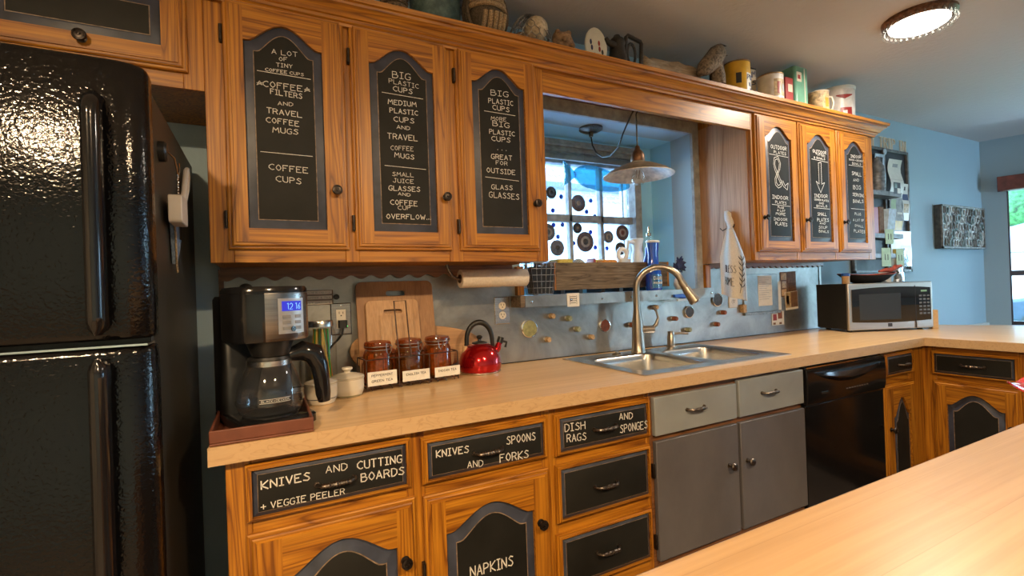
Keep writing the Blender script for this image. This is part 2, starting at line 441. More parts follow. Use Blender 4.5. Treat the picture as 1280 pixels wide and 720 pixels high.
# ------------------------------------------------------------------ mesh helpers
class MB:
    """collects shapes in world (or local) coordinates; build() makes ONE mesh object"""
    def __init__(s, T=None):
        s.bm = bmesh.new()
        s.T = T
    def v(s, p):
        p = Vector(p)
        if s.T: p = Vector(s.T(p))
        return s.bm.verts.new(p)
    def f(s, vs_, m=0):
        try:
            fc = s.bm.faces.new(vs_)
            fc.material_index = m
            return fc
        except ValueError:
            return None
    def poly(s, pts, m=0):
        return s.f([s.v(p) for p in pts], m)
    def box(s, x0, x1, y0, y1, z0, z1, m=0):
        if x0 > x1: x0, x1 = x1, x0
        if y0 > y1: y0, y1 = y1, y0
        if z0 > z1: z0, z1 = z1, z0
        c = [s.v((x, y, z)) for x in (x0, x1) for y in (y0, y1) for z in (z0, z1)]
        for i in ((0, 1, 3, 2), (4, 6, 7, 5), (0, 4, 5, 1), (2, 3, 7, 6), (0, 2, 6, 4), (1, 5, 7, 3)):
            s.f([c[k] for k in i], m)
        return s
    def loops(s, loops, m=0, close=True, cap0=True, cap1=True, mfun=None):
        """skin a list of equal-length point loops"""
        L = [[s.v(p) for p in lp] for lp in loops]
        n = len(L[0])
        for k in range(len(L)-1):
            for i in range(n if close else n-1):
                j = (i+1) % n
                s.f([L[k][i], L[k][j], L[k+1][j], L[k+1][i]], mfun(k, i) if mfun else m)
        if cap0 and close: s.f(list(reversed(L[0])), mfun(0, 0) if mfun else m)
        if cap1 and close: s.f(L[-1], mfun(len(L)-2, 0) if mfun else m)
        return s
    def cyl(s, p0, p1, r0, r1=None, n=20, m=0, caps=True):
        if r1 is None: r1 = r0
        p0, p1 = Vector(p0), Vector(p1)
        d = (p1-p0).normalized()
        a = d.orthogonal().normalized()
        b = d.cross(a)
        ring = lambda p, r: [p+a*(r*cos(2*pi*i/n))+b*(r*sin(2*pi*i/n)) for i in range(n)]
        return s.loops([ring(p0, r0), ring(p1, r1)], m, cap0=caps, cap1=caps)
    def tube(s, pts, r, n=8, m=0, closed=False, caps=True):
        pts = [Vector(p) for p in pts]
        N = len(pts)
        rr = r if isinstance(r, (list, tuple)) else [r]*N
        prev = None
        rings = []
        for i in range(N):
            if closed: t = pts[(i+1) % N]-pts[i-1]
            else: t = pts[min(i+1, N-1)]-pts[max(i-1, 0)]
            t.normalize()
            if prev is None: a = t.orthogonal().normalized()
            else:
                a = prev-t*prev.dot(t)
                a = a.normalized() if a.length > 1e-6 else t.orthogonal().normalized()
            prev = a
            b = t.cross(a)
            rings.append([pts[i]+a*(rr[i]*cos(2*pi*k/n))+b*(rr[i]*sin(2*pi*k/n)) for k in range(n)])
        if closed: rings.append(rings[0])
        return s.loops(rings, m, cap0=caps and not closed, cap1=caps and not closed)
    def lathe(s, c, prof, n=28, m=0, axis='z', mfun=None, cap=True):
        c = Vector(c)
        rings = []
        for (r, h) in prof:
            r = max(r, 0.0004)
            ring = []
            for i in range(n):
                a = 2*pi*i/n
                u, v_ = r*cos(a), r*sin(a)
                ring.append(c+Vector({'z': (u, v_, h), 'y': (u, h, v_), '-y': (u, -h, v_), 'x': (h, u, v_), '-x': (-h, u, v_)}[axis]))
            rings.append(ring)
        return s.loops(rings, m, cap0=cap, cap1=cap, mfun=(lambda k, i: mfun(k)) if mfun else None)
    def sphere(s, c, r, m=0, nu=16, nv=10, sc=(1, 1, 1)):
        c = Vector(c)
        rings = []
        for j in range(nv+1):
            t_ = pi*j/nv
            q = max(sin(t_), 0.01)
            rings.append([c+Vector((r*sc[0]*q*cos(2*pi*i/nu), r*sc[1]*q*sin(2*pi*i/nu), -r*sc[2]*cos(t_))) for i in range(nu)])
        return s.loops(rings, m)
    def prism(s, pts, d, m=0):
        """flat outline (list of 3D points) pushed along vector d"""
        d = Vector(d)
        return s.loops([[Vector(p) for p in pts], [Vector(p)+d for p in pts]], m)

def mesh_of(name, mb, mats, smooth=True, angle=38):
    bm = mb.bm
    bmesh.ops.recalc_face_normals(bm, faces=bm.faces[:])
    if smooth:
        for fc in bm.faces: fc.smooth = True
        lim = radians(angle)
        for e in bm.edges:
            if len(e.link_faces) == 2:
                if e.link_faces[0].normal.length > 0 and e.calc_face_angle(0.0) > lim: e.smooth = False
            else: e.smooth = False
    me = bpy.data.meshes.new(name)
    bm.to_mesh(me)
    bm.free()
    for m in mats: me.materials.append(MATS[m])
    return me

ORG = {}
def _mats(m): return [m] if isinstance(m, str) else list(m)

def bevel(o, wd, seg=2):
    md = o.modifiers.new('bevel', 'BEVEL')
    md.width = wd
    md.segments = seg
    md.limit_method = 'ANGLE'
    md.angle_limit = radians(50)
    md.harden_normals = False
    return o

def thing(name, label, cat, loc, rotz=0.0, group=None):
    o = bpy.data.objects.new(name, None)
    o.empty_display_size = 0.05
    COL.objects.link(o)
    o.location = loc
    o.rotation_euler = (0, 0, rotz)
    o['label'] = label
    o['category'] = cat
    if group: o['group'] = group
    ORG[o.name] = None if rotz else Vector(loc)
    return o

def part(name, mb, mats, parent, smooth=True, bev=0.0, local=False, label=None, kind=None, angle=38, seg=2):
    """a child mesh; coordinates are world ones unless the thing is turned (then local)"""
    org = ORG[parent.name]
    if org is not None and not local:
        bmesh.ops.translate(mb.bm, verts=mb.bm.verts[:], vec=-org)
    me = mesh_of(name, mb, _mats(mats), smooth, angle)
    o = bpy.data.objects.new(name, me)
    COL.objects.link(o)
    o.parent = parent
    ORG[o.name] = org
    if bev: bevel(o, bev, seg)
    if label: o['label'] = label
    if kind: o['kind'] = kind
    return o

def solo(name, label, cat, mb, mats, group=None, smooth=True, bev=0.0, kind=None, angle=38):
    """a thing that is one mesh"""
    vs_ = [v.co for v in mb.bm.verts]
    lo = Vector((min(v.x for v in vs_), min(v.y for v in vs_), min(v.z for v in vs_)))
    hi = Vector((max(v.x for v in vs_), max(v.y for v in vs_), max(v.z for v in vs_)))
    org = Vector(((lo.x+hi.x)/2, (lo.y+hi.y)/2, lo.z))
    bmesh.ops.translate(mb.bm, verts=mb.bm.verts[:], vec=-org)
    o = bpy.data.objects.new(name, mesh_of(name, mb, _mats(mats), smooth, angle))
    COL.objects.link(o)
    o.location = org
    ORG[o.name] = org
    o['label'] = label
    o['category'] = cat
    if group: o['group'] = group
    if kind: o['kind'] = kind
    if bev: bevel(o, bev)
    return o

def struct(name, mb, mats, parent=None, smooth=False, bev=0.0):
    o = bpy.data.objects.new(name, mesh_of(name, mb, _mats(mats), smooth))
    COL.objects.link(o)
    if parent: o.parent = parent
    else: o['kind'] = 'structure'
    ORG[o.name] = Vector((0, 0, 0))
    if bev: bevel(o, bev)
    return o

def clone(root, loc, label=None, rotz=None, group=None):
    r = root.copy(); COL.objects.link(r)
    r.location = loc
    if rotz is not None: r.rotation_euler = (0, 0, rotz)
    if label: r['label'] = label
    if group: r['group'] = group
    for ch in list(root.children):
        c = ch.copy(); COL.objects.link(c); c.parent = r
        for g in list(ch.children):
            d = g.copy(); COL.objects.link(d); d.parent = c
    return r

# ------------------------------------------------------------------ hand lettering (stroke capitals, grid 0-7 wide, 0-9 high)
FONT = {
 'A': '00 39 60|13 53', 'B': '00 09 49 57 45 05|45 64 62 40 00', 'C': '68 49 28 06 03 21 40 61', 'D': '00 09 39 67 63 30 00',
 'E': '69 09 00 60|05 45', 'F': '69 09 00|05 45', 'G': '68 49 18 05 02 20 50 62 64 44', 'H': '00 09|60 69|05 65', 'I': '20 29|09 49|00 40',
 'J': '39 69|59 52 40 20 02', 'K': '00 09|69 04 60', 'L': '09 00 60', 'M': '00 19 44 79 80', 'N': '00 09 60 69',
 'O': '39 17 04 12 30 52 64 57 39', 'P': '00 09 49 67 55 04', 'R': '00 09 49 67 55 04|35 60', 'S': '68 39 17 26 54 62 40 01',
 'T': '09 69|39 30', 'U': '09 02 20 50 62 69', 'V': '09 30 69', 'W': '09 20 46 60 89', 'X': '00 69|09 60', 'Y': '09 35 69|35 30', 'Z': '09 69 00 60',
 '+': '31 37|04 64', '.': '10 11', '*': '00 39 60 05 65 00', '1': '18 39 30', '2': '07 39 67 54 00 60', '6': '59 25 02 30 52 44 15', ':': '12 13|16 17',
 '0': '39 07 02 30 62 67 39', '3': '08 39 67 45 64 62 30 01', '-': '14 54', "'": '19 17',
}
AMP = [(.95, .18), (.70, .02), (.38, .0), (.10, .12), (.05, .28), (.28, .52), (.42, .68), (.52, .84), (.42, .97), (.24, .98), (.14, .85), (.24, .66), (.45, .46), (.62, .26), (.78, .12)]
def text_strokes(txt):
    if txt == '&':   # a big two-line ampersand with an arrow tip
        a = [(0.62, 0.30), (0.50, 0.12), (0.28, 0.06), (0.08, 0.16), (0.06, 0.34), (0.20, 0.52), (0.36, 0.66), (0.42, 0.84), (0.30, 0.98), (0.14, 0.94), (0.08, 0.80), (0.16, 0.66), (0.34, 0.46), (0.52, 0.26), (0.66, 0.12), (0.92, 0.02)]
        b = [(0.52, 0.32), (0.44, 0.18), (0.28, 0.14), (0.16, 0.22), (0.16, 0.34), (0.28, 0.50), (0.44, 0.66), (0.50, 0.84), (0.34, 1.05), (0.06, 1.0), (0.0, 0.80), (0.08, 0.62), (0.26, 0.42), (0.44, 0.22)]
        return [a, b, [(0.62, 0.30), (0.80, 0.12)], [(0.92, 0.02), (1.0, 0.24), (0.80, 0.16)]], 1.0
    if txt == '^':   # outlined arrow pointing down
        return [[(0.36, 0.97), (0.36, 0.28), (0.04, 0.36), (0.5, 0.0), (0.98, 0.34), (0.64, 0.28), (0.66, 0.99), (0.36, 0.97)]], 1.0
    out, x = [], 0.0
    for ch in txt:
        if ch == ' ':
            x += 0.5; continue
        g = FONT.get(ch.upper())
        if ch == '&':
            out.append([(x+p*0.75, q) for p, q in AMP]); x += 1.0; continue
        wch = 0
        for st in g.split('|'):
            pl = []
            for c in st.split(' '):
                px, py = int(c[0]), int(c[1])
                wch = max(wch, px)
                pl.append((x+px/9.0, py/9.0))
            out.append(pl)
        x += (wch+2.4)/9.0
    return out, x-2.4/9.0

def write(mb, txt, P0, P1, up, h, wd, nrm, m=0, off=0.0007):
    """chalk strokes along the baseline P0-P1, letter height h, stroke width wd"""
    P0, P1, up, nrm = Vector(P0), Vector(P1), Vector(up), Vector(nrm)
    if txt == '_':
        strokes, W = [[(0, 0), (1, 0)]], 1.0
        h = 1.0
    else: strokes, W = text_strokes(txt)
    e = (P1-P0)
    rnd = random.Random(hash(len(txt))+int(P0.x*1000)+int(P0.z*1000))
    for st in strokes:
        jx, jy = rnd.uniform(-.02, .02), rnd.uniform(-.03, .03)
        pts = [P0+e*((p+jx*(W > 1.2))/W)+up*(h*(q+jy*(W > 1.2)))+nrm*off for p, q in st]
        for a, b in zip(pts, pts[1:]):
            d = (b-a)
            if d.length < 1e-6: continue
            d.normalize()
            s_ = nrm.cross(d)*(wd/2)
            mb.poly([a-s_-d*wd*.3, b-s_+d*wd*.3, b+s_+d*wd*.3, a+s_-d*wd*.3], m)
    return mb
def write_xz(mb, lines, y, wd=0.0021, hs=0.76):
    for (txt, x0, z0, x1, z1, h) in lines:
        write(mb, txt, (x0, y, z0), (x1, y, z1), (0, 0, 1), h*(1.0 if txt in '&^' else hs), wd*(0.8 if h == 0 else 1.0 if h > 0.018 else 0.72), (0, -1, 0))
    return mb
T_tiny = [
    ('A LOT', 0.67, 1.927, 0.736, 1.93, 0.017),
    ('OF', 0.688, 1.91, 0.709, 1.912, 0.014),
    ('TINY', 0.68, 1.892, 0.722, 1.894, 0.014),
    ('COFFEE CUPS', 0.652, 1.875, 0.751, 1.876, 0.011),
    ('_', 0.631, 1.872, 0.77, 1.87, 0),
    ('COFFEE', 0.645, 1.83, 0.746, 1.83, 0.021),
    ('*', 0.629, 1.831, 0.643, 1.833, 0.015),
    ('*', 0.752, 1.831, 0.767, 1.834, 0.016),
    ('FILTERS', 0.663, 1.811, 0.745, 1.809, 0.019),
    ('AND', 0.681, 1.782, 0.72, 1.784, 0.013),
    ('TRAVEL', 0.652, 1.756, 0.743, 1.754, 0.019),
    ('COFFEE', 0.65, 1.729, 0.734, 1.727, 0.019),
    ('MUGS', 0.665, 1.702, 0.731, 1.703, 0.019),
    ('_', 0.633, 1.644, 0.768, 1.643, 0),
    ('COFFEE', 0.653, 1.595, 0.754, 1.592, 0.021),
    ('CUPS', 0.67, 1.563, 0.735, 1.559, 0.021),
]
T_medium = [
    ('BIG', 1.012, 1.917, 1.07, 1.919, 0.026),
    ('PLASTIC', 1.0, 1.898, 1.096, 1.895, 0.018),
    ('CUPS', 1.013, 1.875, 1.074, 1.874, 0.02),
    ('_', 0.977, 1.865, 1.109, 1.863, 0),
    ('MEDIUM', 0.995, 1.831, 1.086, 1.834, 0.019),
    ('PLASTIC', 1.0, 1.805, 1.09, 1.807, 0.019),
    ('CUPS', 1.012, 1.778, 1.076, 1.779, 0.02),
    ('AND', 1.02, 1.756, 1.062, 1.756, 0.014),
    ('TRAVEL', 0.99, 1.721, 1.086, 1.723, 0.022),
    ('COFFEE', 0.999, 1.686, 1.071, 1.689, 0.018),
    ('MUGS', 1.01, 1.664, 1.072, 1.662, 0.019),
    ('_', 0.978, 1.635, 1.111, 1.633, 0),
    ('SMALL', 1.001, 1.604, 1.069, 1.605, 0.016),
    ('JUICE', 1.002, 1.584, 1.068, 1.584, 0.016),
    ('GLASSES', 0.988, 1.558, 1.088, 1.559, 0.019),
    ('AND', 1.017, 1.544, 1.056, 1.542, 0.012),
    ('COFFEE', 0.992, 1.513, 1.078, 1.512, 0.02),
    ('CUP', 1.015, 1.498, 1.055, 1.499, 0.016),
    ('OVERFLOW...', 0.978, 1.468, 1.121, 1.47, 0.019),
]
T_outside = [
    ('BIG', 1.355, 1.914, 1.423, 1.918, 0.024),
    ('PLASTIC', 1.345, 1.886, 1.441, 1.889, 0.021),
    ('CUPS', 1.36, 1.865, 1.425, 1.864, 0.021),
    ('_', 1.327, 1.855, 1.448, 1.854, 0),
    ('MORE', 1.352, 1.827, 1.411, 1.829, 0.016),
    ('BIG', 1.358, 1.808, 1.423, 1.807, 0.022),
    ('PLASTIC', 1.344, 1.778, 1.443, 1.78, 0.02),
    ('CUPS', 1.352, 1.754, 1.424, 1.755, 0.021),
    ('...', 1.369, 1.724, 1.407, 1.724, 0.02),
    ('GREAT', 1.348, 1.691, 1.429, 1.692, 0.021),
    ('FOR', 1.365, 1.672, 1.41, 1.672, 0.017),
    ('OUTSIDE', 1.329, 1.642, 1.44, 1.641, 0.021),
    ('_', 1.323, 1.625, 1.453, 1.62, 0),
    ('GLASS', 1.345, 1.585, 1.426, 1.586, 0.02),
    ('GLASSES', 1.335, 1.556, 1.452, 1.553, 0.025),
]
T_outdoor = [
    ('OUTDOOR', 2.875, 1.885, 2.997, 1.885, 0.024),
    ('PLATES', 2.897, 1.862, 2.992, 1.861, 0.018),
    ('_', 2.861, 1.856, 3.008, 1.852, 0),
    ('&', 2.891, 1.68, 3.001, 1.683, 0.16),
    ('INDOOR', 2.873, 1.637, 2.995, 1.635, 0.022),
    ('PLATES', 2.894, 1.614, 2.98, 1.611, 0.017),
    ('_', 2.868, 1.607, 3.009, 1.603, 0),
    ('PLUS', 2.912, 1.592, 2.958, 1.59, 0.01),
    ('A LOT', 2.906, 1.575, 2.969, 1.573, 0.013),
    ('MORE', 2.894, 1.556, 2.97, 1.554, 0.017),
    ('INDOOR', 2.877, 1.529, 2.982, 1.528, 0.017),
    ('PLATES', 2.889, 1.506, 2.98, 1.502, 0.02),
]
T_platters = [
    ('OUTDOOR', 3.219, 1.899, 3.339, 1.898, 0.021),
    ('PLATTERS', 3.247, 1.889, 3.326, 1.883, 0.013),
    ('& BOWLS', 3.228, 1.868, 3.325, 1.867, 0.013),
    ('_', 3.206, 1.863, 3.35, 1.857, 0),
    ('^', 3.236, 1.689, 3.316, 1.69, 0.163),
    ('INDOOR', 3.219, 1.662, 3.336, 1.664, 0.023),
    ('DINNER PLATES', 3.218, 1.646, 3.344, 1.644, 0.012),
    ('AND', 3.257, 1.629, 3.299, 1.628, 0.012),
    ('BOWLS', 3.234, 1.612, 3.328, 1.614, 0.014),
    ('_', 3.21, 1.606, 3.353, 1.605, 0),
    ('SMALL', 3.241, 1.566, 3.32, 1.568, 0.021),
    ('PLATES', 3.236, 1.535, 3.337, 1.537, 0.022),
    ('AND', 3.257, 1.521, 3.307, 1.521, 0.012),
    ('SOUP', 3.246, 1.498, 3.323, 1.498, 0.018),
    ('BOWLS', 3.247, 1.478, 3.333, 1.476, 0.016),
]
T_serving = [
    ('INDOOR', 3.573, 1.905, 3.673, 1.908, 0.02),
    ('SNACK + DESSERT', 3.553, 1.888, 3.7, 1.89, 0.011),
    ('BOWLS', 3.585, 1.868, 3.671, 1.869, 0.015),
    ('_', 3.549, 1.861, 3.695, 1.862, 0),
    ('SMALL', 3.577, 1.808, 3.671, 1.806, 0.026),
    ('AND', 3.589, 1.773, 3.645, 1.775, 0.018),
    ('BIG', 3.585, 1.729, 3.661, 1.732, 0.026),
    ('SERVING', 3.577, 1.691, 3.691, 1.688, 0.022),
    ('BOWLS', 3.579, 1.652, 3.681, 1.656, 0.022),
    ('_', 3.556, 1.618, 3.698, 1.617, 0),
    ('PLUS', 3.591, 1.583, 3.651, 1.583, 0.018),
    ('A LOT OF', 3.571, 1.549, 3.681, 1.549, 0.016),
    ('SMALL', 3.585, 1.518, 3.671, 1.515, 0.016),
    ('PLATES', 3.576, 1.486, 3.685, 1.483, 0.02),
]
T_knives = [
    ('KNIVES', 0.612, 0.801, 0.712, 0.801, 0.019),
    ('AND', 0.749, 0.81, 0.797, 0.808, 0.017),
    ('CUTTING', 0.821, 0.804, 0.93, 0.8, 0.02),
    ('BOARDS', 0.829, 0.772, 0.935, 0.769, 0.02),
    ('+ VEGGIE PEELER', 0.61, 0.755, 0.789, 0.751, 0.015),
]
T_spoons = [
    ('KNIVES', 1.022, 0.795, 1.113, 0.792, 0.019),
    ('SPOONS', 1.23, 0.792, 1.323, 0.79, 0.023),
    ('AND', 1.109, 0.75, 1.154, 0.746, 0.018),
    ('FORKS', 1.207, 0.746, 1.298, 0.742, 0.023),
]
T_napkins = [
    ('NAPKINS', 1.106, 0.453, 1.236, 0.448, 0.029),
]
T_rags = [
    ('DISH', 1.427, 0.796, 1.501, 0.793, 0.023),
    ('RAGS', 1.433, 0.763, 1.504, 0.759, 0.023),
    ('AND', 1.637, 0.799, 1.691, 0.795, 0.021),
    ('SPONGES', 1.638, 0.757, 1.753, 0.754, 0.026),
]

# ================================================================== THE ROOM
FX, FY = 6.25, 0.0                       # corner of the blue wall and the far window wall
DX, DY = 0.30, -0.954                    # run of the far wall
def far(t, off, z):                      # point on the far wall: t along it, off towards the room
    return (FX+DX*t-0.954*off, FY+DY*t-0.30*off, z)

struct('floor', MB().box(-1.6, 8.2, -4.7, 0.02, -0.05, 0.0), 'floor_tile')
struct('ceiling', MB().box(-1.6, 8.2, -4.7, 0.14, CEIL, CEIL+0.08), 'ceiling_paint')
AX0, AX1, AZ0, AZ1, AY = 1.63, 2.70, 1.20, 2.04, 0.30
b = MB()
b.box(-1.6, AX0, 0, 0.14, 0, CEIL); b.box(AX1, FX, 0, 0.14, 0, CEIL)
b.box(AX0, AX1, 0, 0.14, 0, AZ0); b.box(AX0, AX1, 0, 0.14, AZ1, CEIL)
struct('wall_back', b, 'wall_blue')
# alcove around the window
WX0, WX1, WZ0, WZ1 = 1.655, 2.585, 1.235, 2.025
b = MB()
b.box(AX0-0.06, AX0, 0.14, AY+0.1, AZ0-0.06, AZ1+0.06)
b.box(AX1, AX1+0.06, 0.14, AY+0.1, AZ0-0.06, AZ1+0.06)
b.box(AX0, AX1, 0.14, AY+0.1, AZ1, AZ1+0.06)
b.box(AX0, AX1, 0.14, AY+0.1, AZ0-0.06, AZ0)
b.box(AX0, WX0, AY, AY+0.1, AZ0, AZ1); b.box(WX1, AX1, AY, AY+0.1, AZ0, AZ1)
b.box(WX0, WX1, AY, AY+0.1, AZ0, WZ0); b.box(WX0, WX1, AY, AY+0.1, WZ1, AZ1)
struct('wall_alcove', b, 'alcove_blue_daylit')
# far wall with its window opening
def fbox(mb, t0, t1, o0, o1, z0, z1, m=0):
    lp = [[far(t0, o0, z), far(t1, o0, z), far(t1, o1, z), far(t0, o1, z)] for z in (z0, z1)]
    return mb.loops(lp, m)
b = MB()
T0, T1, TZ0, TZ1 = 0.155, 1.95, 0.78, 1.96
fbox(b, -0.2, T0, -0.12, 0, 0, CEIL); fbox(b, T1, 4.95, -0.12, 0, 0, CEIL)
fbox(b, T0, T1, -0.12, 0, 0, TZ0); fbox(b, T0, T1, -0.12, 0, TZ1, CEIL)
struct('wall_right', b, 'wall_blue')
b = MB()
b.box(-1.6, 6.2, -4.8, -4.7, 0, CEIL); b.box(7.4, 8.2, -4.8, -4.7, 0, CEIL); b.box(6.2, 7.4, -4.8, -4.7, 2.1, CEIL)
struct('wall_front', b, 'wall_blue')
struct('wall_left', MB().box(-1.7, -1.6, -4.8, 0.14, 0, CEIL), 'wall_cream')
# unseen patio-door opening added behind the camera to let in fill daylight
d = bpy.data.objects.new('added_door_1', None); COL.objects.link(d); d['kind'] = 'structure'; ORG['added_door_1'] = Vector((0, 0, 0))
b = MB()
for x in (6.2, 7.3): b.box(x, x+0.1, -4.78, -4.72, 0, 2.1)
b.box(6.3, 7.3, -4.78, -4.72, 0, 0.1); b.box(6.3, 7.3, -4.78, -4.72, 2.0, 2.1)
struct('added_door_frame', b, 'trim_white', d)
struct('pane', MB().box(6.3, 7.3, -4.755, -4.75, 0.1, 2.0), 'window_glass', d)

# alcove window
wn = bpy.data.objects.new('window_1', None); COL.objects.link(wn); wn['kind'] = 'structure'; ORG['window_1'] = Vector((0, 0, 0))
GX = [1.69, 1.90, 2.11, 2.32, 2.532]
b = MB()
b.box(WX0, GX[0], 0.27, 0.37, WZ0, WZ1); b.box(GX[-1]+0.006, WX1, 0.262, 0.37, WZ0, WZ1)
b.box(WX0, WX1, 0.27, 0.37, WZ0, 1.275)
b.box(WX0, WX1, 0.285, 0.37, 1.95, WZ1); b.box(WX0, WX1, 0.272, 0.30, 1.985, 2.0); b.box(WX0, WX1, 0.27, 0.31, 1.955, 1.968)
b.box(WX0, WX1, 0.28, 0.36, 1.895, 1.95)
struct('window_frame', b, 'frame_grey', wn, bev=0.003)
b = MB()
b.box(GX[0], GX[-1]+0.006, 0.292, 0.33, 1.585, 1.625)
for x in GX[1:-1]: b.box(x-0.011, x+0.011, 0.292, 0.33, 1.275, 1.895)
b.box(GX[-1]-0.03, GX[-1]-0.018, 0.335, 0.36, 1.275, 1.895)
struct('muntins', b, 'frame_grey', wn, bev=0.003)
struct('pane', MB().box(GX[0], GX[-1], 0.318, 0.322, 1.275, 1.895), 'window_glass', wn)
# chicken wire over the upper sash
b = MB()
hx = 0.021
rows = int((1.89-1.63)/(1.5*hx))+1
for r in range(rows):
    for c_ in range(int((2.53-1.69)/(1.732*hx))+1):
        cx = 1.69+hx+c_*1.732*hx+(r % 2)*0.866*hx
        cz = 1.635+r*1.5*hx
        if cx > 2.53: continue
        p = [(cx+hx*cos(radians(a)), 0.338, cz+hx*sin(radians(a))) for a in (90, 150, 210, 270)]
        for q0, q1 in zip(p, p[1:]): b.cyl(q0, q1, 0.0010, n=3, caps=False)
struct('chicken_wire', b, 'wire_grey', wn)
b = MB().box(1.68, 2.56, 0.245, 0.262, 1.905, 1.935)
struct('galvanized_bar', b, 'galvanized', wn, bev=0.004)

# far window
wn = bpy.data.objects.new('window_2', None); COL.objects.link(wn); wn['kind'] = 'structure'; ORG['window_2'] = Vector((0, 0, 0))
b = MB()
for t0, t1 in ((T0, T0+0.012), (1.0, 1.06), (T1-0.03, T1)): fbox(b, t0, t1, -0.10, -0.03, TZ0, TZ1)
for z0, z1 in ((TZ0, TZ0+0.03), (1.20, 1.245), (TZ1-0.03, TZ1)): fbox(b, T0, T1, -0.09, -0.04, z0, z1)
struct('window_frame', b, 'slate_paint', wn)
struct('pane', fbox(MB(), T0, T1, -0.068, -0.064, TZ0, TZ1), 'window_glass', wn)
struct('window_sill', fbox(MB(), 0.02, T1+0.1, -0.1, 0.03, TZ0-0.035, TZ0), 'trim_white', wn)
struct('trim_1', MB().box(4.62, FX-0.01, -0.025, 0, 0.74, 0.80), 'trim_white', bev=0.003)
# casing of the alcove opening
b = MB()
b.box(1.60, 2.746, -0.018, 0, AZ1-0.002, 2.10); b.box(AX1, 2.746, -0.018, 0, 1.203, AZ1)
struct('trim_2', b, 'frame_grey', bev=0.002)
b = MB()
b.box(2.752, 2.79, -0.03, 0, 1.205, 1.331)
b.box(1.60, 1.632, -0.03, 0, 1.205, 1.331)
struct('trim_3', b, 'oak_z', bev=0.002)

# valance box over the far window: a thing
b = fbox(MB(), 0.10, T1+0.1, 0.0, 0.09, 1.925, 2.045)
solo('window_header', 'dark red wooden header box above the far window', 'window header', b, 'header_red', bev=0.004)

# ================================================================== OUTDOORS
solo('lawn', 'green lawn seen through the far window', 'lawn', MB().box(9.6, 40, -25, 6, -0.35, -0.3), 'grass', kind='stuff')
solo('driveway', 'pale gravel ground beyond the sink window', 'ground', MB().box(-6, 9.5, 0.5, 14, -0.351, -0.301), 'gravel', kind='stuff')
t = thing('neighbouring_house', 'white house with grey roof seen through the far window', 'house', (24, 1.5, -0.3))
part('wall', MB().box(20, 28, -3, 6, -0.3, 1.8), 'house_white', t)
part('roof', MB().loops([[(19.6, -3.4, 1.8), (28.4, -3.4, 1.8), (28.4, 6.4, 1.8), (19.6, 6.4, 1.8)], [(23, -1, 3.2), (25, -1, 3.2), (25, 4, 3.2), (23, 4, 3.2)]]), 'roof_grey', t)
rnd = random.Random(4)
def tree(x, y, h, r, label):
    t = thing('tree', label, 'tree', (x, y, -0.3))
    part('trunk', MB().cyl((x, y, -0.3), (x, y, h*0.55), 0.22, 0.12, 10), 'bark', t)
    mb = MB()
    for i in range(26):
        a, e, q = rnd.uniform(0, 6.28), rnd.uniform(-0.8, 1.2), rnd.uniform(0.3, 1)
        mb.sphere((x+r*q*cos(a)*cos(e), y+r*q*sin(a)*cos(e), h*0.8+r*0.7*q*sin(e)), r*rnd.uniform(0.18, 0.36), nu=8, nv=6)
    part('foliage', mb, 'leaf', t)
tree(14.5, 0.5, 4.4, 2.1, 'leafy green tree at the top of the far window')
tree(30, -7, 7, 3.0, 'tall tree beyond the lawn on the house side')
t = thing('parked_car', 'dark car parked outside beyond the lawn', 'car', (17.0, 1.0, -0.3))
prof = [(-2.1, 0.35), (-2.1, 0.75), (-1.3, 0.9), (-0.7, 1.35), (0.8, 1.38), (1.5, 0.95), (2.15, 0.85), (2.2, 0.35)]
part('car_body', MB().prism([(17-0.85, 1.0+p, -0.3+q) for p, q in prof], (1.7, 0, 0)), 'car_dark', t, bev=0.08)
mb = MB()
for yy in (-1.35, 1.35):
    mb2 = MB().cyl((16.12, 1+yy, 0.03), (16.4, 1+yy, 0.03), 0.33, n=20)
    part('wheel', mb2, 'black_plastic', t)
t = thing('garden_shed', 'pale brick outbuilding beyond the sink window', 'outbuilding', (6.0, 6.5, -0.3))
part('wall', MB().box(3.0, 9.0, 5.0, 8, -0.3, 2.9), 'brick_pale', t)
part('roof', MB().loops([[(2.7, 4.5, 2.9), (9.3, 4.5, 2.9), (9.3, 8.4, 2.9), (2.7, 8.4, 2.9)], [(2.7, 6.3, 3.9), (9.3, 6.3, 3.9), (9.3, 6.5, 3.9), (2.7, 6.5, 3.9)]]), 'roof_grey', t)

# ================================================================== CABINET KIT
def runT(yp):                 # local (u right, v up, w out of the face) on the main run
    return lambda p: (p[0], yp-p[2], p[1])
def legT(xp):                 # the same on the peninsula, whose face looks towards -X
    return lambda p: (xp-p[2], -p[0], p[1])

def arch_loop(x0, x1, z0, zs, zp, n=22, ins=0.0):
    """outline of a panel with a cathedral arch top, counter-clockwise from bottom left"""
    xa, xb, za = x0+ins, x1-ins, z0+ins
    L = [(xa, za), (xb, za)]
    if zp - zs < 1e-4:
        return L+[(xb, zs-ins), (xa, zs-ins)]
    for i in range(n+1):
        t_ = i/n
        k = min(1, max(0, (t_-0.07)/0.86))
        hgt = (0.5-0.5*cos(2*pi*k))**0.62
        # ins*cosine of the slope keeps the border an even width
        L.append((xb+(xa-xb)*t_, zs+(zp-zs)*hgt-ins*1.12))
    return L

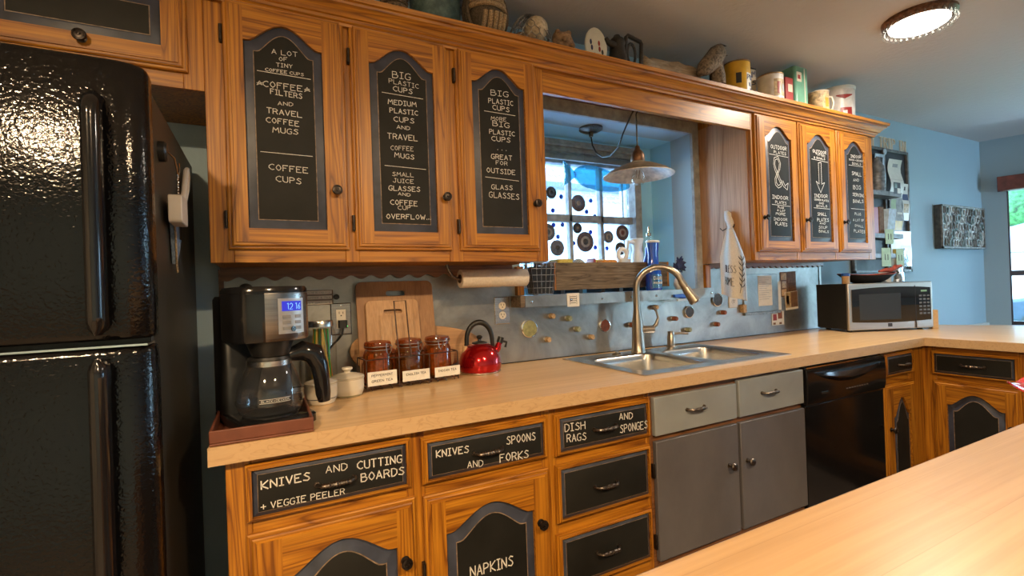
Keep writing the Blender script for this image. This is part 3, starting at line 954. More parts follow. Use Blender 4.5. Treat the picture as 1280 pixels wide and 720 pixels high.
def make_door(cab, T, x0, x1, z0, z1, px0, px1, pz0, zs, zp, border=0.026, step=0.009, oakv='oak_z', oakh='oak_x', name='door', knob=None, hinge=None,
              pull=None, text=None, thick=0.021, yplane=None, label=None, text_wd=0.0021):
    d = MB(T)
    # stepped edge
    def rect(i, w_): return [(x0+i, z0+i, w_), (x1-i, z0+i, w_), (x1-i, z1-i, w_), (x0+i, z1-i, w_)]
    st = step
    d.loops([rect(0, 0), rect(0, 0.009), rect(st*.35, 0.0115), rect(st, 0.0115), rect(st, 0.0155), rect(st*1.35, 0.018), rect(st*2, 0.018), rect(st*2.1, thick)], cap0=True, cap1=False,
            mfun=lambda k, i: 1 if i in (0, 2) else 0)
    q = st*2.1
    X0, X1, Z0, Z1 = x0+q, x1-q, z0+q, z1-q
    w_ = thick
    d.poly([(X0, Z0, w_), (px0, Z0, w_), (px0, Z1, w_), (X0, Z1, w_)], 0)
    d.poly([(px1, Z0, w_), (X1, Z0, w_), (X1, Z1, w_), (px1, Z1, w_)], 0)
    d.poly([(px0, Z0, w_), (px1, Z0, w_), (px1, pz0, w_), (px0, pz0, w_)], 1)
    lp = arch_loop(px0, px1, pz0, zs, zp)
    top = lp[2:]
    for a, b_ in zip(top, top[1:]):
        d.poly([(a[0], a[1], w_), (a[0], Z1, w_), (b_[0], Z1, w_), (b_[0], b_[1], w_)], 1)
    d.loops([[(p[0], p[1], w_) for p in lp], [(p[0], p[1], 0.0095) for p in lp]], cap0=False, cap1=False, mfun=lambda k, i: 1)
    bmesh.ops.remove_doubles(d.bm, verts=d.bm.verts[:], dist=0.00005)
    door = part(name, d, [oakv, oakh], cab, angle=30, label=label)
    # painted panel: slate border rising to the chalkboard field
    p = MB(T)
    n2 = [arch_loop(px0, px1, pz0, zs, zp, ins=k) for k in (0.0, border*0.8, border*0.92, border*1.0)]
    ws = (0.0105, 0.0165, 0.0185, 0.0188)
    L = [[(a[0], a[1], ww) for a in lp2] for lp2, ww in zip(n2, ws)]
    p.loops(L, cap0=False, cap1=False, mfun=lambda k, i: 2 if k == 2 else 0)
    p.poly(L[-1], 1)
    bmesh.ops.remove_doubles(p.bm, verts=p.bm.verts[:], dist=0.00005)
    part('panel', p, ['slate_paint', 'chalkboard', 'worn_edge'], door, angle=25)
    if knob:
        k = MB(T)
        kx, kz = knob
        base = thick
        prof = [(0.011, 0), (0.0115, 0.002), (0.006, 0.004), (0.0055, 0.012), (0.012, 0.016), (0.0148, 0.020), (0.0135, 0.0245), (0.009, 0.0255), (0.0085, 0.024), (0.004, 0.0245), (0.003, 0.0265), (0.0005, 0.027)]
        rings = [[(kx+r*cos(a*pi/10), kz+r*sin(a*pi/10), base+h) for a in range(20)] for r, h in prof]
        k.loops(rings)
        part('knob', k, 'dark_bronze', door)
    if pull:
        make_pull(door, T, pull[0], pull[1], pull[2], 0.0188)
    if hinge:
        hx_, hzs = hinge
        for hz in hzs:
            h = MB(T)
            h.box(hx_-0.005, hx_+0.003, hz-0.024, hz+0.024, 0.0, 0.012)
            h.loops([[(hx_-0.001+0.0042*cos(a*pi/5), hz+s_*0.022, 0.013+0.0042*sin(a*pi/5)) for a in range(10)] for s_ in (-1, -.35, -.33, .33, .35, 1)])
            part('hinge', h, 'dark_bronze', door)
    if text:
        yy = yplane-0.0188
        if name == 'drawer': chunks = [[q] for q in text]
        else:
            chunks = [[]]
            for q in text:
                if q[0] in '_*&^': chunks.append([q]); chunks.append([])
                else: chunks[-1].append(q)
        for ck in chunks:
            if not ck: continue
            nm = {'_': 'chalk_line', '*': 'chalk_star', '&': 'chalk_ampersand', '^': 'chalk_arrow'}.get(ck[0][0], 'chalk_writing')
            part(nm, write_xz(MB(), ck, yy, text_wd, 0.95 if text_wd > 0.0025 else 0.76), 'chalk', door, smooth=False)
    return door

def make_pull(par, T, cx, cz, wd, w0, mat='pewter', sag=0.0):
    """twisted bow handle"""
    m = MB(T)
    n = 26
    pts, rr = [], []
    for i in range(n+1):
        t_ = i/n
        x = cx-wd/2+wd*t_
        e = min(t_, 1-t_)
        w_ = w0+0.002+0.020*min(1, (e/0.16))**0.6
        pts.append((x, cz-sag*(1-4*(t_-.5)**2), w_))
        rr.append(0.0042+0.0022*(1-abs(2*t_-1))+0.0009*sin(i*2.6))
    m.tube(pts, rr, 8)
    for s_ in (-1, 1):
        x = cx+s_*wd/2
        m.loops([[(x+0.0065*cos(a*pi/6), cz+0.0065*sin(a*pi/6), w0+h) for a in range(12)] for h in (0, 0.004)])
    return part('handle', m, mat, par)

def frame_boxes(mb, T_dummy, stiles, rails, z0, z1, w0, w1, ms=0, mr=1):
    for a, b_ in stiles: mb.box(a, b_, z0, z1, w0, w1, ms)
    for xa, xb, a, b_ in rails: mb.box(xa, xb, a, b_, w0, w1-0.0006, mr)

UY = -0.325
# ---- cabinet over the refrigerator
cab = thing('upper_cabinet', 'short oak cabinet with slate panel doors above the black refrigerator', 'cabinet', (0.04, -0.16, 1.80), group=None)
T = runT(UY)
mb = MB(T)
mb.box(-0.44, 0.503, 1.805, 2.1215, -0.323, -0.02, 0)
frame_boxes(mb, T, [(-0.44, -0.38), (0.01, 0.05), (0.455, 0.503)], [(-0.38, 0.01, 1.80, 1.85), (0.05, 0.455, 1.80, 1.85), (-0.38, 0.01, 2.03, 2.1215), (0.05, 0.455, 2.03, 2.1215)], 1.80, 2.1215, -0.02, 0)
part('body', mb, ['oak_z', 'oak_x'], cab, bev=0.0015)
make_door(cab, T, 0.040, 0.466, 1.841, 2.050, 0.092, 0.411, 1.898, 2.02, 2.02, border=0.024, knob=(0.252, 1.883))
make_door(cab, T, -0.405, 0.022, 1.841, 2.050, -0.35, -0.03, 1.898, 2.02, 2.02, border=0.024, knob=(-0.19, 1.883))

# ---- three-door wall cabinet left of the window
cab = thing('upper_cabinet', 'oak wall cabinet with three tall chalkboard doors left of the window', 'cabinet', (1.04, -0.16, 1.333))
mb = MB(T)
mb.box(0.503, 1.58, 1.338, 2.1215, -0.32, -0.02, 0)
frame_boxes(mb, T, [(0.503, 0.560), (0.855, 0.895), (1.19, 1.24), (1.53, 1.58)],
            [(xa, xb, z0, z1) for xa, xb in ((0.56, 0.855), (0.895, 1.19), (1.24, 1.53)) for z0, z1 in ((1.333, 1.385), (2.03, 2.1215))], 1.333, 2.1215, -0.02, 0)
part('body', mb, ['oak_z', 'oak_x'], cab, bev=0.0015)
for (a, b_, p0, p1, kn, hg, tx) in ((0.548, 0.866, 0.598, 0.803, (0.832, 1.545), 0.545, T_tiny), (0.884, 1.197, 0.939, 1.146, (1.175, 1.545), 0.881, T_medium), (1.227, 1.540, 1.283, 1.489, (1.520, 1.541), 1.224, T_outside)):
    make_door(cab, T, a, b_, 1.370, 2.066, p0, p1, 1.428, 1.955, 2.010, border=0.026, knob=kn, hinge=(hg, (1.452, 1.965)), text=tx, yplane=UY)
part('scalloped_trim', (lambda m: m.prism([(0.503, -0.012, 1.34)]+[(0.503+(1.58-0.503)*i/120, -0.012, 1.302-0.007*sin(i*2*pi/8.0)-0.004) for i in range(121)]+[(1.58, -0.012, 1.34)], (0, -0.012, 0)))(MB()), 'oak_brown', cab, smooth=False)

# ---- three-door wall cabinet right of the window
cab = thing('upper_cabinet', 'oak wall cabinet with three narrow chalkboard doors right of the window', 'cabinet', (3.29, -0.16, 1.333))
mb = MB(T)
mb.box(2.753, 3.832, 1.338, 2.1215, -0.32, -0.02, 0)
frame_boxes(mb, T, [(2.753, 2.79), (3.085, 3.12), (3.425, 3.46), (3.76, 3.832)],
            [(xa, xb, z0, z1) for xa, xb in ((2.79, 3.085), (3.12, 3.425), (3.46, 3.76)) for z0, z1 in ((1.333, 1.385), (2.03, 2.1215))], 1.333, 2.1215, -0.02, 0)
part('body', mb, ['oak_z', 'oak_x'], cab, bev=0.0015)
mb = MB()
mb.box(2.7485, 2.753, -0.303, -0.001, 1.345, 2.06); mb.box(2.7475, 2.753, -0.303, -0.001, 1.333, 1.345)
part('side_panel', mb, 'panel_veneer', cab, bev=0.001)
for (a, b_, p0, p1, kn, tx) in ((2.770, 3.098, 2.830, 3.036, (2.806, 1.540), T_outdoor), (3.110, 3.437, 3.168, 3.376, (3.142, 1.538), T_platters), (3.452, 3.768, 3.508, 3.712, (3.484, 1.538), T_serving)):
    make_door(cab, T, a, b_, 1.373, 2.048, p0, p1, 1.427, 1.944, 1.999, border=0.024, knob=kn, text=tx, yplane=UY, text_wd=0.0024)
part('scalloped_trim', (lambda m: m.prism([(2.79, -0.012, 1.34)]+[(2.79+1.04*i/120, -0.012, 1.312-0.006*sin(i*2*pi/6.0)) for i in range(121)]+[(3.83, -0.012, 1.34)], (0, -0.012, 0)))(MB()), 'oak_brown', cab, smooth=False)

# ---- board across the window and the crown
v = thing('valance_board', 'plain oak valance board across the top of the window alcove', 'valance', (2.166, -0.16, 1.967))
part('front_board', MB().box(1.58, 2.753, -0.325, -0.305, 1.967, 2.1215), 'oak_x', v, bev=0.002)
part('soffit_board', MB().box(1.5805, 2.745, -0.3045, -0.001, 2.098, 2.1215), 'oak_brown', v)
pf = [(-0.3256, 2.052), (-0.338, 2.052), (-0.340, 2.060), (-0.347, 2.064), (-0.350, 2.071), (-0.356, 2.073), (-0.362, 2.082), (-0.372, 2.093), (-0.381, 2.098), (-0.383, 2.105), (-0.391, 2.107), (-0.393, 2.1215), (-0.3256, 2.1215)]
cr = thing('crown_molding', 'long stepped oak crown molding along the top of the oak cabinets', 'molding', (1.7, -0.36, 2.052))
part('front_run', MB().loops([[(-0.44, y, z) for y, z in pf], [(3.8325-(y+0.3256), y, z) for y, z in pf]]), 'oak_x', cr, angle=20)
part('end_return', MB().loops([[(3.8325-(y+0.3256), y, z) for y, z in pf], [(3.8325-(y+0.3256), -0.001, z) for y, z in pf]]), 'oak_y', cr, angle=20)

# ================================================================== BASE CABINETS
BY = -0.61
T = runT(BY)
YB = -0.02
def dfront(cab, T, x0, x1, z0, z1, p, text=None, yplane=None, border=0.012, oakv='oak_z', oakh='oak_x', lab=None, pz=None):
    return make_door(cab, T, x0, x1, z0, z1, x0+0.013, x1-0.013, z0+0.011, z1-0.011, z1-0.011, border=border, step=0.004, pull=p, text=text, yplane=yplane,
                     name='drawer', oakv=oakv, oakh=oakh, label=lab, text_wd=0.0028)
cab = thing('base_cabinet', 'oak base cabinet with two arched chalkboard doors and two written drawers below the coffee maker', 'cabinet', (0.96, -0.3, 0.0))
mb = MB(T)
mb.box(0.542, 1.383, 0.10, 0.868, -0.585, -0.02, 0)
frame_boxes(mb, T, [(0.542, 0.592), (0.945, 0.995), (1.355, 1.383)], [(xa, xb, z0, z1) for xa, xb in ((0.592, 0.945), (0.995, 1.355)) for z0, z1 in ((0.10, 0.15), (0.69, 0.74), (0.84, 0.868))], 0.10, 0.868, -0.02, 0)
mb.box(0.542, 1.383, 0.0, 0.10, -0.585, -0.08, 2)
part('body', mb, ['oak_z', 'oak_x', 'oak_brown'], cab, bev=0.0015)
dfront(cab, T, 0.580, 0.956, 0.728, 0.857, (0.770, 0.787, 0.085), T_knives, BY)
dfront(cab, T, 0.985, 1.368, 0.726, 0.848, (1.172, 0.786, 0.085), T_spoons, BY)
make_door(cab, T, 0.580, 0.964, 0.14, 0.700, 0.650, 0.912, 0.20, 0.588, 0.645, border=0.030, knob=(0.930, 0.551), hinge=(0.577, (0.50, 0.22)))
make_door(cab, T, 0.986, 1.370, 0.14, 0.695, 1.042, 1.311, 0.20, 0.588, 0.642, border=0.029, knob=(1.330, 0.546), hinge=(0.983, (0.50, 0.22)), text=T_napkins, yplane=BY, text_wd=0.0032)

cab = thing('drawer_cabinet', 'oak base cabinet with a stack of three black drawers next to the grey sink cabinet', 'cabinet', (1.583, -0.3, 0.0))
mb = MB(T)
mb.box(1.3835, 1.780, 0.10, 0.868, -0.585, -0.02, 0)
frame_boxes(mb, T, [(1.3835, 1.405), (1.762, 1.780)], [(1.405, 1.762, z0, z1) for z0, z1 in ((0.10, 0.33), (0.475, 0.53), (0.685, 0.735), (0.84, 0.868))], 0.10, 0.868, -0.02, 0)
mb.box(1.3835, 1.780, 0.0, 0.10, -0.585, -0.08, 2)
part('body', mb, ['oak_z', 'oak_x', 'oak_brown'], cab, bev=0.0015)
dfront(cab, T, 1.396, 1.772, 0.722, 0.849, (1.578, 0.785, 0.085), T_rags, BY, 0.014)
dfront(cab, T, 1.394, 1.769, 0.520, 0.695, (1.574, 0.606, 0.085), None, None, 0.014)
dfront(cab, T, 1.391, 1.766, 0.310, 0.486, (1.572, 0.400, 0.085), None, None, 0.014)

cab = thing('sink_cabinet', 'grey painted sink base cabinet with two flat doors and two drawer fronts', 'cabinet', (2.198, -0.3, 0.0))
mb = MB(T)
# open under the sink: back, bottom, sides and a face frame
mb.box(1.7805, 2.613, 0.10, 0.868, -0.585, -0.56, 0); mb.box(1.7805, 1.797, 0.10, 0.868, -0.56, -0.02, 0); mb.box(2.597, 2.613, 0.10, 0.868, -0.56, -0.02, 0)
mb.box(1.797, 2.597, 0.10, 0.12, -0.56, -0.02, 0)
frame_boxes(mb, T, [(1.7805, 1.80), (2.19, 2.214), (2.595, 2.613)], [(xa, xb, z0, z1) for xa, xb in ((1.80, 2.19), (2.214, 2.595)) for z0, z1 in ((0.10, 0.31), (0.69, 0.73), (0.845, 0.868))], 0.10, 0.868, -0.02, 0, 0, 0)
mb.box(1.7805, 2.613, 0.0, 0.10, -0.56, -0.08, 0)
part('body', mb, 'oak_brown', cab, bev=0.0015)
def slab(cab, x0, x1, z0, z1, mat, name, pull=None, knob=None, hinge=None):
    m = MB(T)
    m.box(x0, x1, z0, z1, 0.0005, 0.019)
    d = part(name, m, mat, cab, bev=0.003)
    if pull: make_pull(d, T, pull[0], pull[1], pull[2], 0.019)
    if knob:
        k = MB(T)
        prof = [(0.010, 0), (0.010, 0.002), (0.005, 0.004), (0.005, 0.014), (0.012, 0.019), (0.0145, 0.023), (0.012, 0.028), (0.004, 0.030), (0.0005, 0.030)]
        k.loops([[(knob[0]+r*cos(a*pi/10), knob[1]+r*sin(a*pi/10), 0.019+h) for a in range(20)] for r, h in prof])
        part('knob', k, 'pewter', d)
    if hinge:
        for hz in (0.60, 0.36):
            h = MB(T); h.box(hinge-0.004, hinge+0.004, hz-0.024, hz+0.024, 0, 0.013)
            part('hinge', h, 'dark_bronze', d, bev=0.001)
slab(cab, 1.788, 2.197, 0.718, 0.849, 'grey_paint_light', 'drawer', pull=(1.979, 0.789, 0.085))
slab(cab, 2.211, 2.608, 0.718, 0.858, 'grey_paint_light', 'drawer', pull=(2.383, 0.795, 0.085))
slab(cab, 1.790, 2.197, 0.295, 0.699, 'grey_metal_paint', 'door', knob=(2.144, 0.552), hinge=1.784)
slab(cab, 2.212, 2.609, 0.295, 0.698, 'grey_metal_paint', 'door', knob=(2.212+0.032, 0.551))

# dishwasher
dw = thing('dishwasher', 'black dishwasher between the grey sink cabinet and the corner cabinet', 'dishwasher', (2.926, -0.3, 0.0))
part('body', MB().box(2.620, 3.234, -0.60, -0.03, 0.09, 0.866), 'black_plastic', dw)
mb = MB(T)
mb.loops([[(x, 0.10, 0.012), (x, 0.69, 0.012), (x, 0.70, 0.014), (x, 0.70, 0.0), (x, 0.10, 0.0)] for x in (2.622, 3.232)])
part('door', mb, 'black_gloss', dw, bev=0.003)
pn = MB(T)
pn.loops([[(x, 0.703, 0.0), (x, 0.703, 0.020), (x, 0.73, 0.026), (x, 0.80, 0.028), (x, 0.85, 0.024), (x, 0.856, 0.018), (x, 0.856, 0.0)] for x in (2.622, 3.232)])
cp = part('control_panel', pn, 'black_gloss', dw, bev=0.003)
hb = MB(T)
n = 24
ar = []
for i in range(n+1):
    t_ = i/n
    x = 2.68+0.50*t_
    s_ = 1-(2*t_-1)**2
    zt = 0.836-0.004*s_
    zb = 0.832-0.050*s_-0.002
    wo = 0.030+0.026*s_**0.7
    ar.append([(x, zt, 0.026), (x, zt, wo), (x, (zt+zb)/2, wo+0.006*s_), (x, zb, 0.028+0.004*s_), (x, zb, 0.024)])
hb.loops(ar)
part('handle', hb, 'black_gloss', dw, angle=60)
st = MB(T); st.box(2.625, 3.228, 0.8565, 0.862, 0.0, 0.022)
part('steel_strip', st, 'chrome', dw)
bd = MB(T); bd.box(2.72, 2.765, 0.742, 0.750, 0.026, 0.0295)
part('badge', bd, 'chrome', dw)
bt = MB(T)
for i in range(9): bt.box(2.90+i*0.02, 2.912+i*0.02, 0.742, 0.746, 0.026, 0.0288)
part('buttons', bt, 'wire_grey', dw)
kb = MB(); kb.box(2.62, 3.234, -0.54, -0.50, 0.0, 0.09)
part('kick_plate', kb, 'black_plastic', dw)

# narrow corner cabinet and the peninsula cabinet
cab = thing('corner_cabinet', 'narrow oak cabinet with one slim chalkboard door right of the dishwasher', 'cabinet', (3.42, -0.3, 0.0))
mb = MB(T)
mb.box(3.237, 3.655, 0.10, 0.868, -0.585, -0.02, 0)
frame_boxes(mb, T, [(3.237, 3.262), (3.50, 3.6395)], [(3.262, 3.50, z0, z1) for z0, z1 in ((0.10, 0.14), (0.70, 0.75), (0.85, 0.868))], 0.10, 0.868, -0.02, 0)
mb.box(3.237, 3.60, 0.0, 0.10, -0.585, -0.08, 2)
part('body', mb, ['oak_z', 'oak_x', 'oak_brown'], cab, bev=0.0015)
dfront(cab, T, 3.248, 3.517, 0.746, 0.858, (3.40, 0.80, 0.075), None, None, 0.012)
make_door(cab, T, 3.238, 3.520, 0.13, 0.712, 3.302, 3.462, 0.19, 0.552, 0.642, border=0.024, knob=(3.268, 0.50))

LX = 3.64
TL = legT(LX)
cab = thing('peninsula_cabinet', 'oak peninsula cabinet facing left with wide chalkboard drawer and arched door', 'cabinet', (3.94, -1.2, 0.0))
mb = MB(TL)
mb.box(0.612, 1.90, 0.10, 0.868, -0.58, -0.02, 0)
frame_boxes(mb, TL, [(0.6085, 0.668), (0.965, 1.03), (1.36, 1.42), (1.85, 1.90)], [(ua, ub, z0, z1) for ua, ub in ((0.668, 0.965), (1.03, 1.36), (1.42, 1.85)) for z0, z1 in ((0.10, 0.14), (0.69, 0.735), (0.845, 0.868))], 0.10, 0.868, -0.02, 0)
mb.box(0.612, 1.90, 0.0, 0.10, -0.58, -0.08, 2)
part('body', mb, ['oak_z', 'oak_y', 'oak_brown'], cab, bev=0.0015)
dfront(cab, TL, 0.652, 0.974, 0.728, 0.848, (0.815, 0.788, 0.085), None, None, 0.012, 'oak_z', 'oak_y')
dfront(cab, TL, 1.02, 1.37, 0.728, 0.848, (1.195, 0.788, 0.085), None, None, 0.012, 'oak_z', 'oak_y')
dfront(cab, TL, 1.41, 1.86, 0.728, 0.848, (1.635, 0.788, 0.085), None, None, 0.012, 'oak_z', 'oak_y')
make_door(cab, TL, 0.656, 0.976, 0.13, 0.699, 0.712, 0.924, 0.19, 0.588, 0.648, border=0.026, oakh='oak_y', knob=(0.950, 0.52))
make_door(cab, TL, 1.018, 1.372, 0.13, 0.699, 1.075, 1.315, 0.19, 0.588, 0.648, border=0.026, oakh='oak_y', knob=(1.34, 0.52))
make_door(cab, TL, 1.408, 1.862, 0.13, 0.699, 1.465, 1.805, 0.19, 0.588, 0.648, border=0.026, oakh='oak_y', knob=(1.44, 0.52))

# ================================================================== COUNTERTOP with a hole for the sink
ZT, ZB_ = 0.914, 0.8735
YF = -0.64
SX0, SX1, SY0, SY1 = 1.822, 2.585, -0.555, -0.085      # hole
ct = thing('countertop', 'long maple-look laminate countertop turning into the peninsula', 'countertop', (2.05, -0.3, ZB_))
mb = MB()
mb.box(0.514, SX0, YF, -0.002, ZB_, ZT)
mb.box(SX1, 3.598, YF, -0.002, ZB_, ZT)
mb.box(SX0, SX1, YF, SY0, ZB_, ZT); mb.box(SX0, SX1, SY1, -0.002, ZB_, ZT)
part('worktop', mb, 'laminate_x', ct)
mb = MB().box(0.5125, 3.598, YF-0.0016, YF, ZB_, ZT+0.0002)
part('front_edge', mb, 'laminate_edge', ct)
mb = MB()
mb.loops([[(3.598, -0.002, z), (3.598, YF, z), (3.612, -1.96, z), (4.66, -1.96, z), (4.595, -0.71, z), (4.40, -0.31, z), (4.36, -0.002, z)] for z in (ZB_, ZT)])
part('peninsula_top', mb, 'laminate_y', ct)
mb = MB().prism([(3.5962, YF, ZB_), (3.6105, -1.96, ZB_), (3.6105, -1.96, ZT+0.0002), (3.5962, YF, ZT+0.0002)], (0.0014, 0, 0))
part('peninsula_edge', mb, 'laminate_edge', ct)
mb = MB().loops([[(4.125, -0.462, z), (4.165, -0.43, z), (4.185, -0.455, z), (4.145, -0.487, z)] for z in (ZT, 1.025)])
solo('laminate_block', 'small upright laminate end piece on the counter right of the microwave', 'splash block', mb, 'laminate_edge', bev=0.002)

# backsplash sheet
bs = thing('backsplash', 'galvanized sheet metal backsplash behind the counter', 'backsplash', (2.0, -0.004, ZT))
mb = MB()
mb.box(0.503, 1.598, -0.0025, -0.0005, ZT+0.001, 1.331); mb.box(1.598, 2.79, -0.0025, -0.0005, ZT+0.001, 1.154); mb.box(2.79, 3.83, -0.0025, -0.0005, ZT+0.001, 1.331)
part('metal_sheet', mb, 'galvanized', bs)
part('seam_strip', MB().box(3.815, 3.835, -0.006, -0.0026, ZT+0.001, 1.331), 'wire_grey', bs)
part('base_caulk', MB().box(0.514, 4.0, -0.006, -0.0026, ZT+0.0005, ZT+0.004), 'dark_bronze', bs)
part('side_strip', MB().box(0.497, 0.512, -0.012, -0.0026, ZT+0.001, 1.331), 'oak_brown', bs)

# ================================================================== SINK
sk = thing('sink', 'stainless steel double bowl drop-in sink', 'sink', (2.2, -0.32, ZT))
def rrect(x0, x1, y0, y1, r, z, n=7):
    L = []
    for (cx, cy, a0) in ((x1-r, y1-r, 0), (x0+r, y1-r, 90), (x0+r, y0+r, 180), (x1-r, y0+r, 270)):
        for i in range(n+1):
            a = radians(a0+90*i/n)
            L.append((cx+r*cos(a), cy+r*sin(a), z))
    return L
def toRect(L, x0, x1, y0, y1, z):
    """outer rectangle points matched to a rounded loop"""
    out = []
    n = len(L)//4
    cx, cy = (x0+x1)/2, (y0+y1)/2
    for k, (px, py) in enumerate(((x1, y1), (x0, y1), (x0, y0), (x1, y0))):
        for i in range(n):
            t_ = i/(n-1)
            lx, ly, _z = L[k*n+i]
            if k % 2 == 0: q = (px, ly+(py-ly)*min(1, 2*t_)) if t_ < 0.5 else (px+(lx-px)*max(0, 2*t_-1), py)
            else: q = (lx+(px-lx)*min(1, 2*t_), py) if t_ < 0.5 else (px, py+(ly-py)*max(0, 2*t_-1))
            out.append((q[0], q[1], z))
    return out
bowls = [(1.850, 2.198, -0.520, -0.165), (2.245, 2.560, -0.520, -0.165)]
halves = [(1.795, 2.2215), (2.2215, 2.612)]
mb = MB()
for (bx0, bx1, by0, by1), (hx0, hx1) in zip(bowls, halves):
    zt = ZT+0.004
    L0 = rrect(bx0, bx1, by0, by1, 0.055, zt)
    out = toRect(L0, hx0, hx1, -0.580, -0.060, zt)
    L1 = rrect(bx0+.006, bx1-.006, by0+.006, by1-.006, 0.052, zt-0.004)
    L2 = rrect(bx0+.010, bx1-.010, by0+.010, by1-.010, 0.05, zt-0.03)
    L3 = rrect(bx0+.022, bx1-.022, by0+.022, by1-.022, 0.05, zt-0.16)
    L4 = rrect(bx0+.05, bx1-.05, by0+.05, by1-.05, 0.04, zt-0.178)
    mb.loops([out, L0, L1, L2, L3, L4], cap0=False, cap1=True)
# turned-down rim
mb.loops([[(1.795, -0.580, z), (2.612, -0.580, z), (2.612, -0.060, z), (1.795, -0.060, z)] for z in (ZT+0.004, ZT+0.0003)], cap0=False, cap1=False)
bmesh.ops.remove_doubles(mb.bm, verts=mb.bm.verts[:], dist=0.0002)
part('basin', mb, 'steel', sk, angle=50)
for bx0, bx1, by0, by1 in bowls:
    cx, cy = (bx0+bx1)/2, (by0+by1)/2
    part('drain', MB().lathe((cx, cy, ZT+0.004-0.1778), [(0.055, 0), (0.055, 0.003), (0.04, 0.002), (0.038, -0.0005), (0.012, -0.0005), (0.01, 0.004), (0.001, 0.005)]), 'chrome', sk)
zt = ZT+0.004
part('hole_cover', MB().lathe((2.06, -0.112, zt), [(0.024, 0), (0.024, 0.003), (0.02, 0.006), (0.001, 0.007)]).cyl((2.06, -0.112, zt+0.005), (2.06, -0.112, zt+0.014), 0.009), 'brushed_nickel', sk)

fc = thing('faucet', 'brushed nickel gooseneck pull-down faucet behind the sink', 'faucet', (2.180, -0.120, zt))
bx, by = 2.180, -0.120
part('body', MB().lathe((bx, by, zt), [(0.033, 0), (0.033, 0.006), (0.031, 0.01), (0.0285, 0.06), (0.0245, 0.14), (0.0165, 0.20), (0.0155, 0.24)], n=28), 'brushed_nickel', fc)
hd = Vector((2.345-bx, -0.245-by, 0)); R_ = hd.length/2
hdn = hd.normalized()
pts = [(bx, by, zt+0.21), (bx, by, zt+0.27)]
zc = zt+0.30
for i in range(17):
    a = pi-pi*0.93*i/16
    k = R_*(1+cos(a))
    pts.append((bx+hdn.x*k, by+hdn.y*k, zc+R_*0.92*sin(a)))
part('spout', MB().tube(pts, 0.0148, 14), 'brushed_nickel', fc)
e1 = Vector(pts[-1]); dr = (Vector(pts[-1])-Vector(pts[-2])).normalized()
dr = (dr+Vector((hdn.x*0.25, hdn.y*0.25, 0))).normalized()
mb = MB().cyl(e1-dr*0.004, e1+dr*0.03, 0.0165, 0.0175, 20).cyl(e1+dr*0.031, e1+dr*0.105, 0.018, 0.0265, 20).cyl(e1+dr*0.105, e1+dr*0.112, 0.0255, 0.022, 20)
part('spray_head', mb, 'brushed_nickel', fc)
hp = Vector((bx+0.02, by-0.012, zt+0.105))
mb = MB().cyl((bx+0.01, by-0.006, zt+0.105), (bx+0.070, by-0.030, zt+0.105), 0.019, 0.018, 18)
h0 = Vector((bx+0.062, by-0.027, zt+0.108))
mb.tube([h0, h0+Vector((0.022, -0.008, 0.02)), h0+Vector((0.032, -0.012, 0.05)), h0+Vector((0.024, -0.010, 0.08)), h0+Vector((0.006, -0.004, 0.105))], [0.009, 0.009, 0.0075, 0.0065, 0.006], 10)
part('handle', mb, 'brushed_nickel', fc)
sd = thing('soap_dispenser', 'brushed nickel soap dispenser on the sink deck right of the faucet', 'soap dispenser', (2.425, -0.085, zt))
part('body', MB().lathe((2.425, -0.085, zt), [(0.026, 0), (0.026, 0.004), (0.019, 0.010), (0.019, 0.055), (0.0165, 0.06), (0.0165, 0.078), (0.001, 0.080)]), 'brushed_nickel', sd)
part('spout', MB().tube([(2.425, -0.085, zt+0.066), (2.46, -0.102, zt+0.068), (2.50, -0.125, zt+0.064)], [0.0065, 0.006, 0.005], 10), 'brushed_nickel', sd)

# ================================================================== REFRIGERATOR
fr = thing('refrigerator', 'tall black top-freezer refrigerator with textured gloss doors', 'refrigerator', (0.06, -0.4, 0.0))
part('cabinet_body', MB().box(-0.325, 0.438, -0.715, -0.045, 0.0, 1.660), 'fridge_side', fr, bev=0.006)
def frdoor(z0, z1, name):
    # cross-section: gently bowed face with a rounded right edge
    xs = []
    xl, xr, yb, yf = -0.33, 0.448, -0.718, -0.778
    P = [(xl, yb), (xl, yf+0.03)]
    for i in range(7):
        a = pi/2*i/6
        P.append((xl+0.03-0.03*cos(a), yf+0.03-0.03*sin(a)))
    for i in range(1, 8):
        t_ = i/8
        P.append((xl+0.03+(xr-0.078-xl)*t_, yf-0.006*sin(pi*t_)))
    for i in range(11):
        a = pi/2*i/10
        P.append((xr-0.048+0.048*sin(a), yf+0.036-0.036*cos(a)))
    P.append((xr, yb))
    def ring(z, k):
        cx, cy = (xl+xr)/2, yb
        return [(cx+(x-cx)*(1-k*0.6), cy+(y-cy)*(1-k*5 if y < yb-0.001 else 1), z) for x, y in P]
    return part(name, MB().loops([ring(z0, 0.022), ring(z0+0.004, 0.008), ring(z0+0.012, 0), ring(z1-0.012, 0), ring(z1-0.004, 0.008), ring(z1, 0.022)]), 'fridge_black', fr, angle=50)
d1 = frdoor(1.166, 1.670, 'freezer_door')
d2 = frdoor(0.06, 1.152, 'door')
part('gasket', MB().box(-0.31, 0.435, -0.716, -0.700, 0.10, 1.64), 'black_plastic', fr)
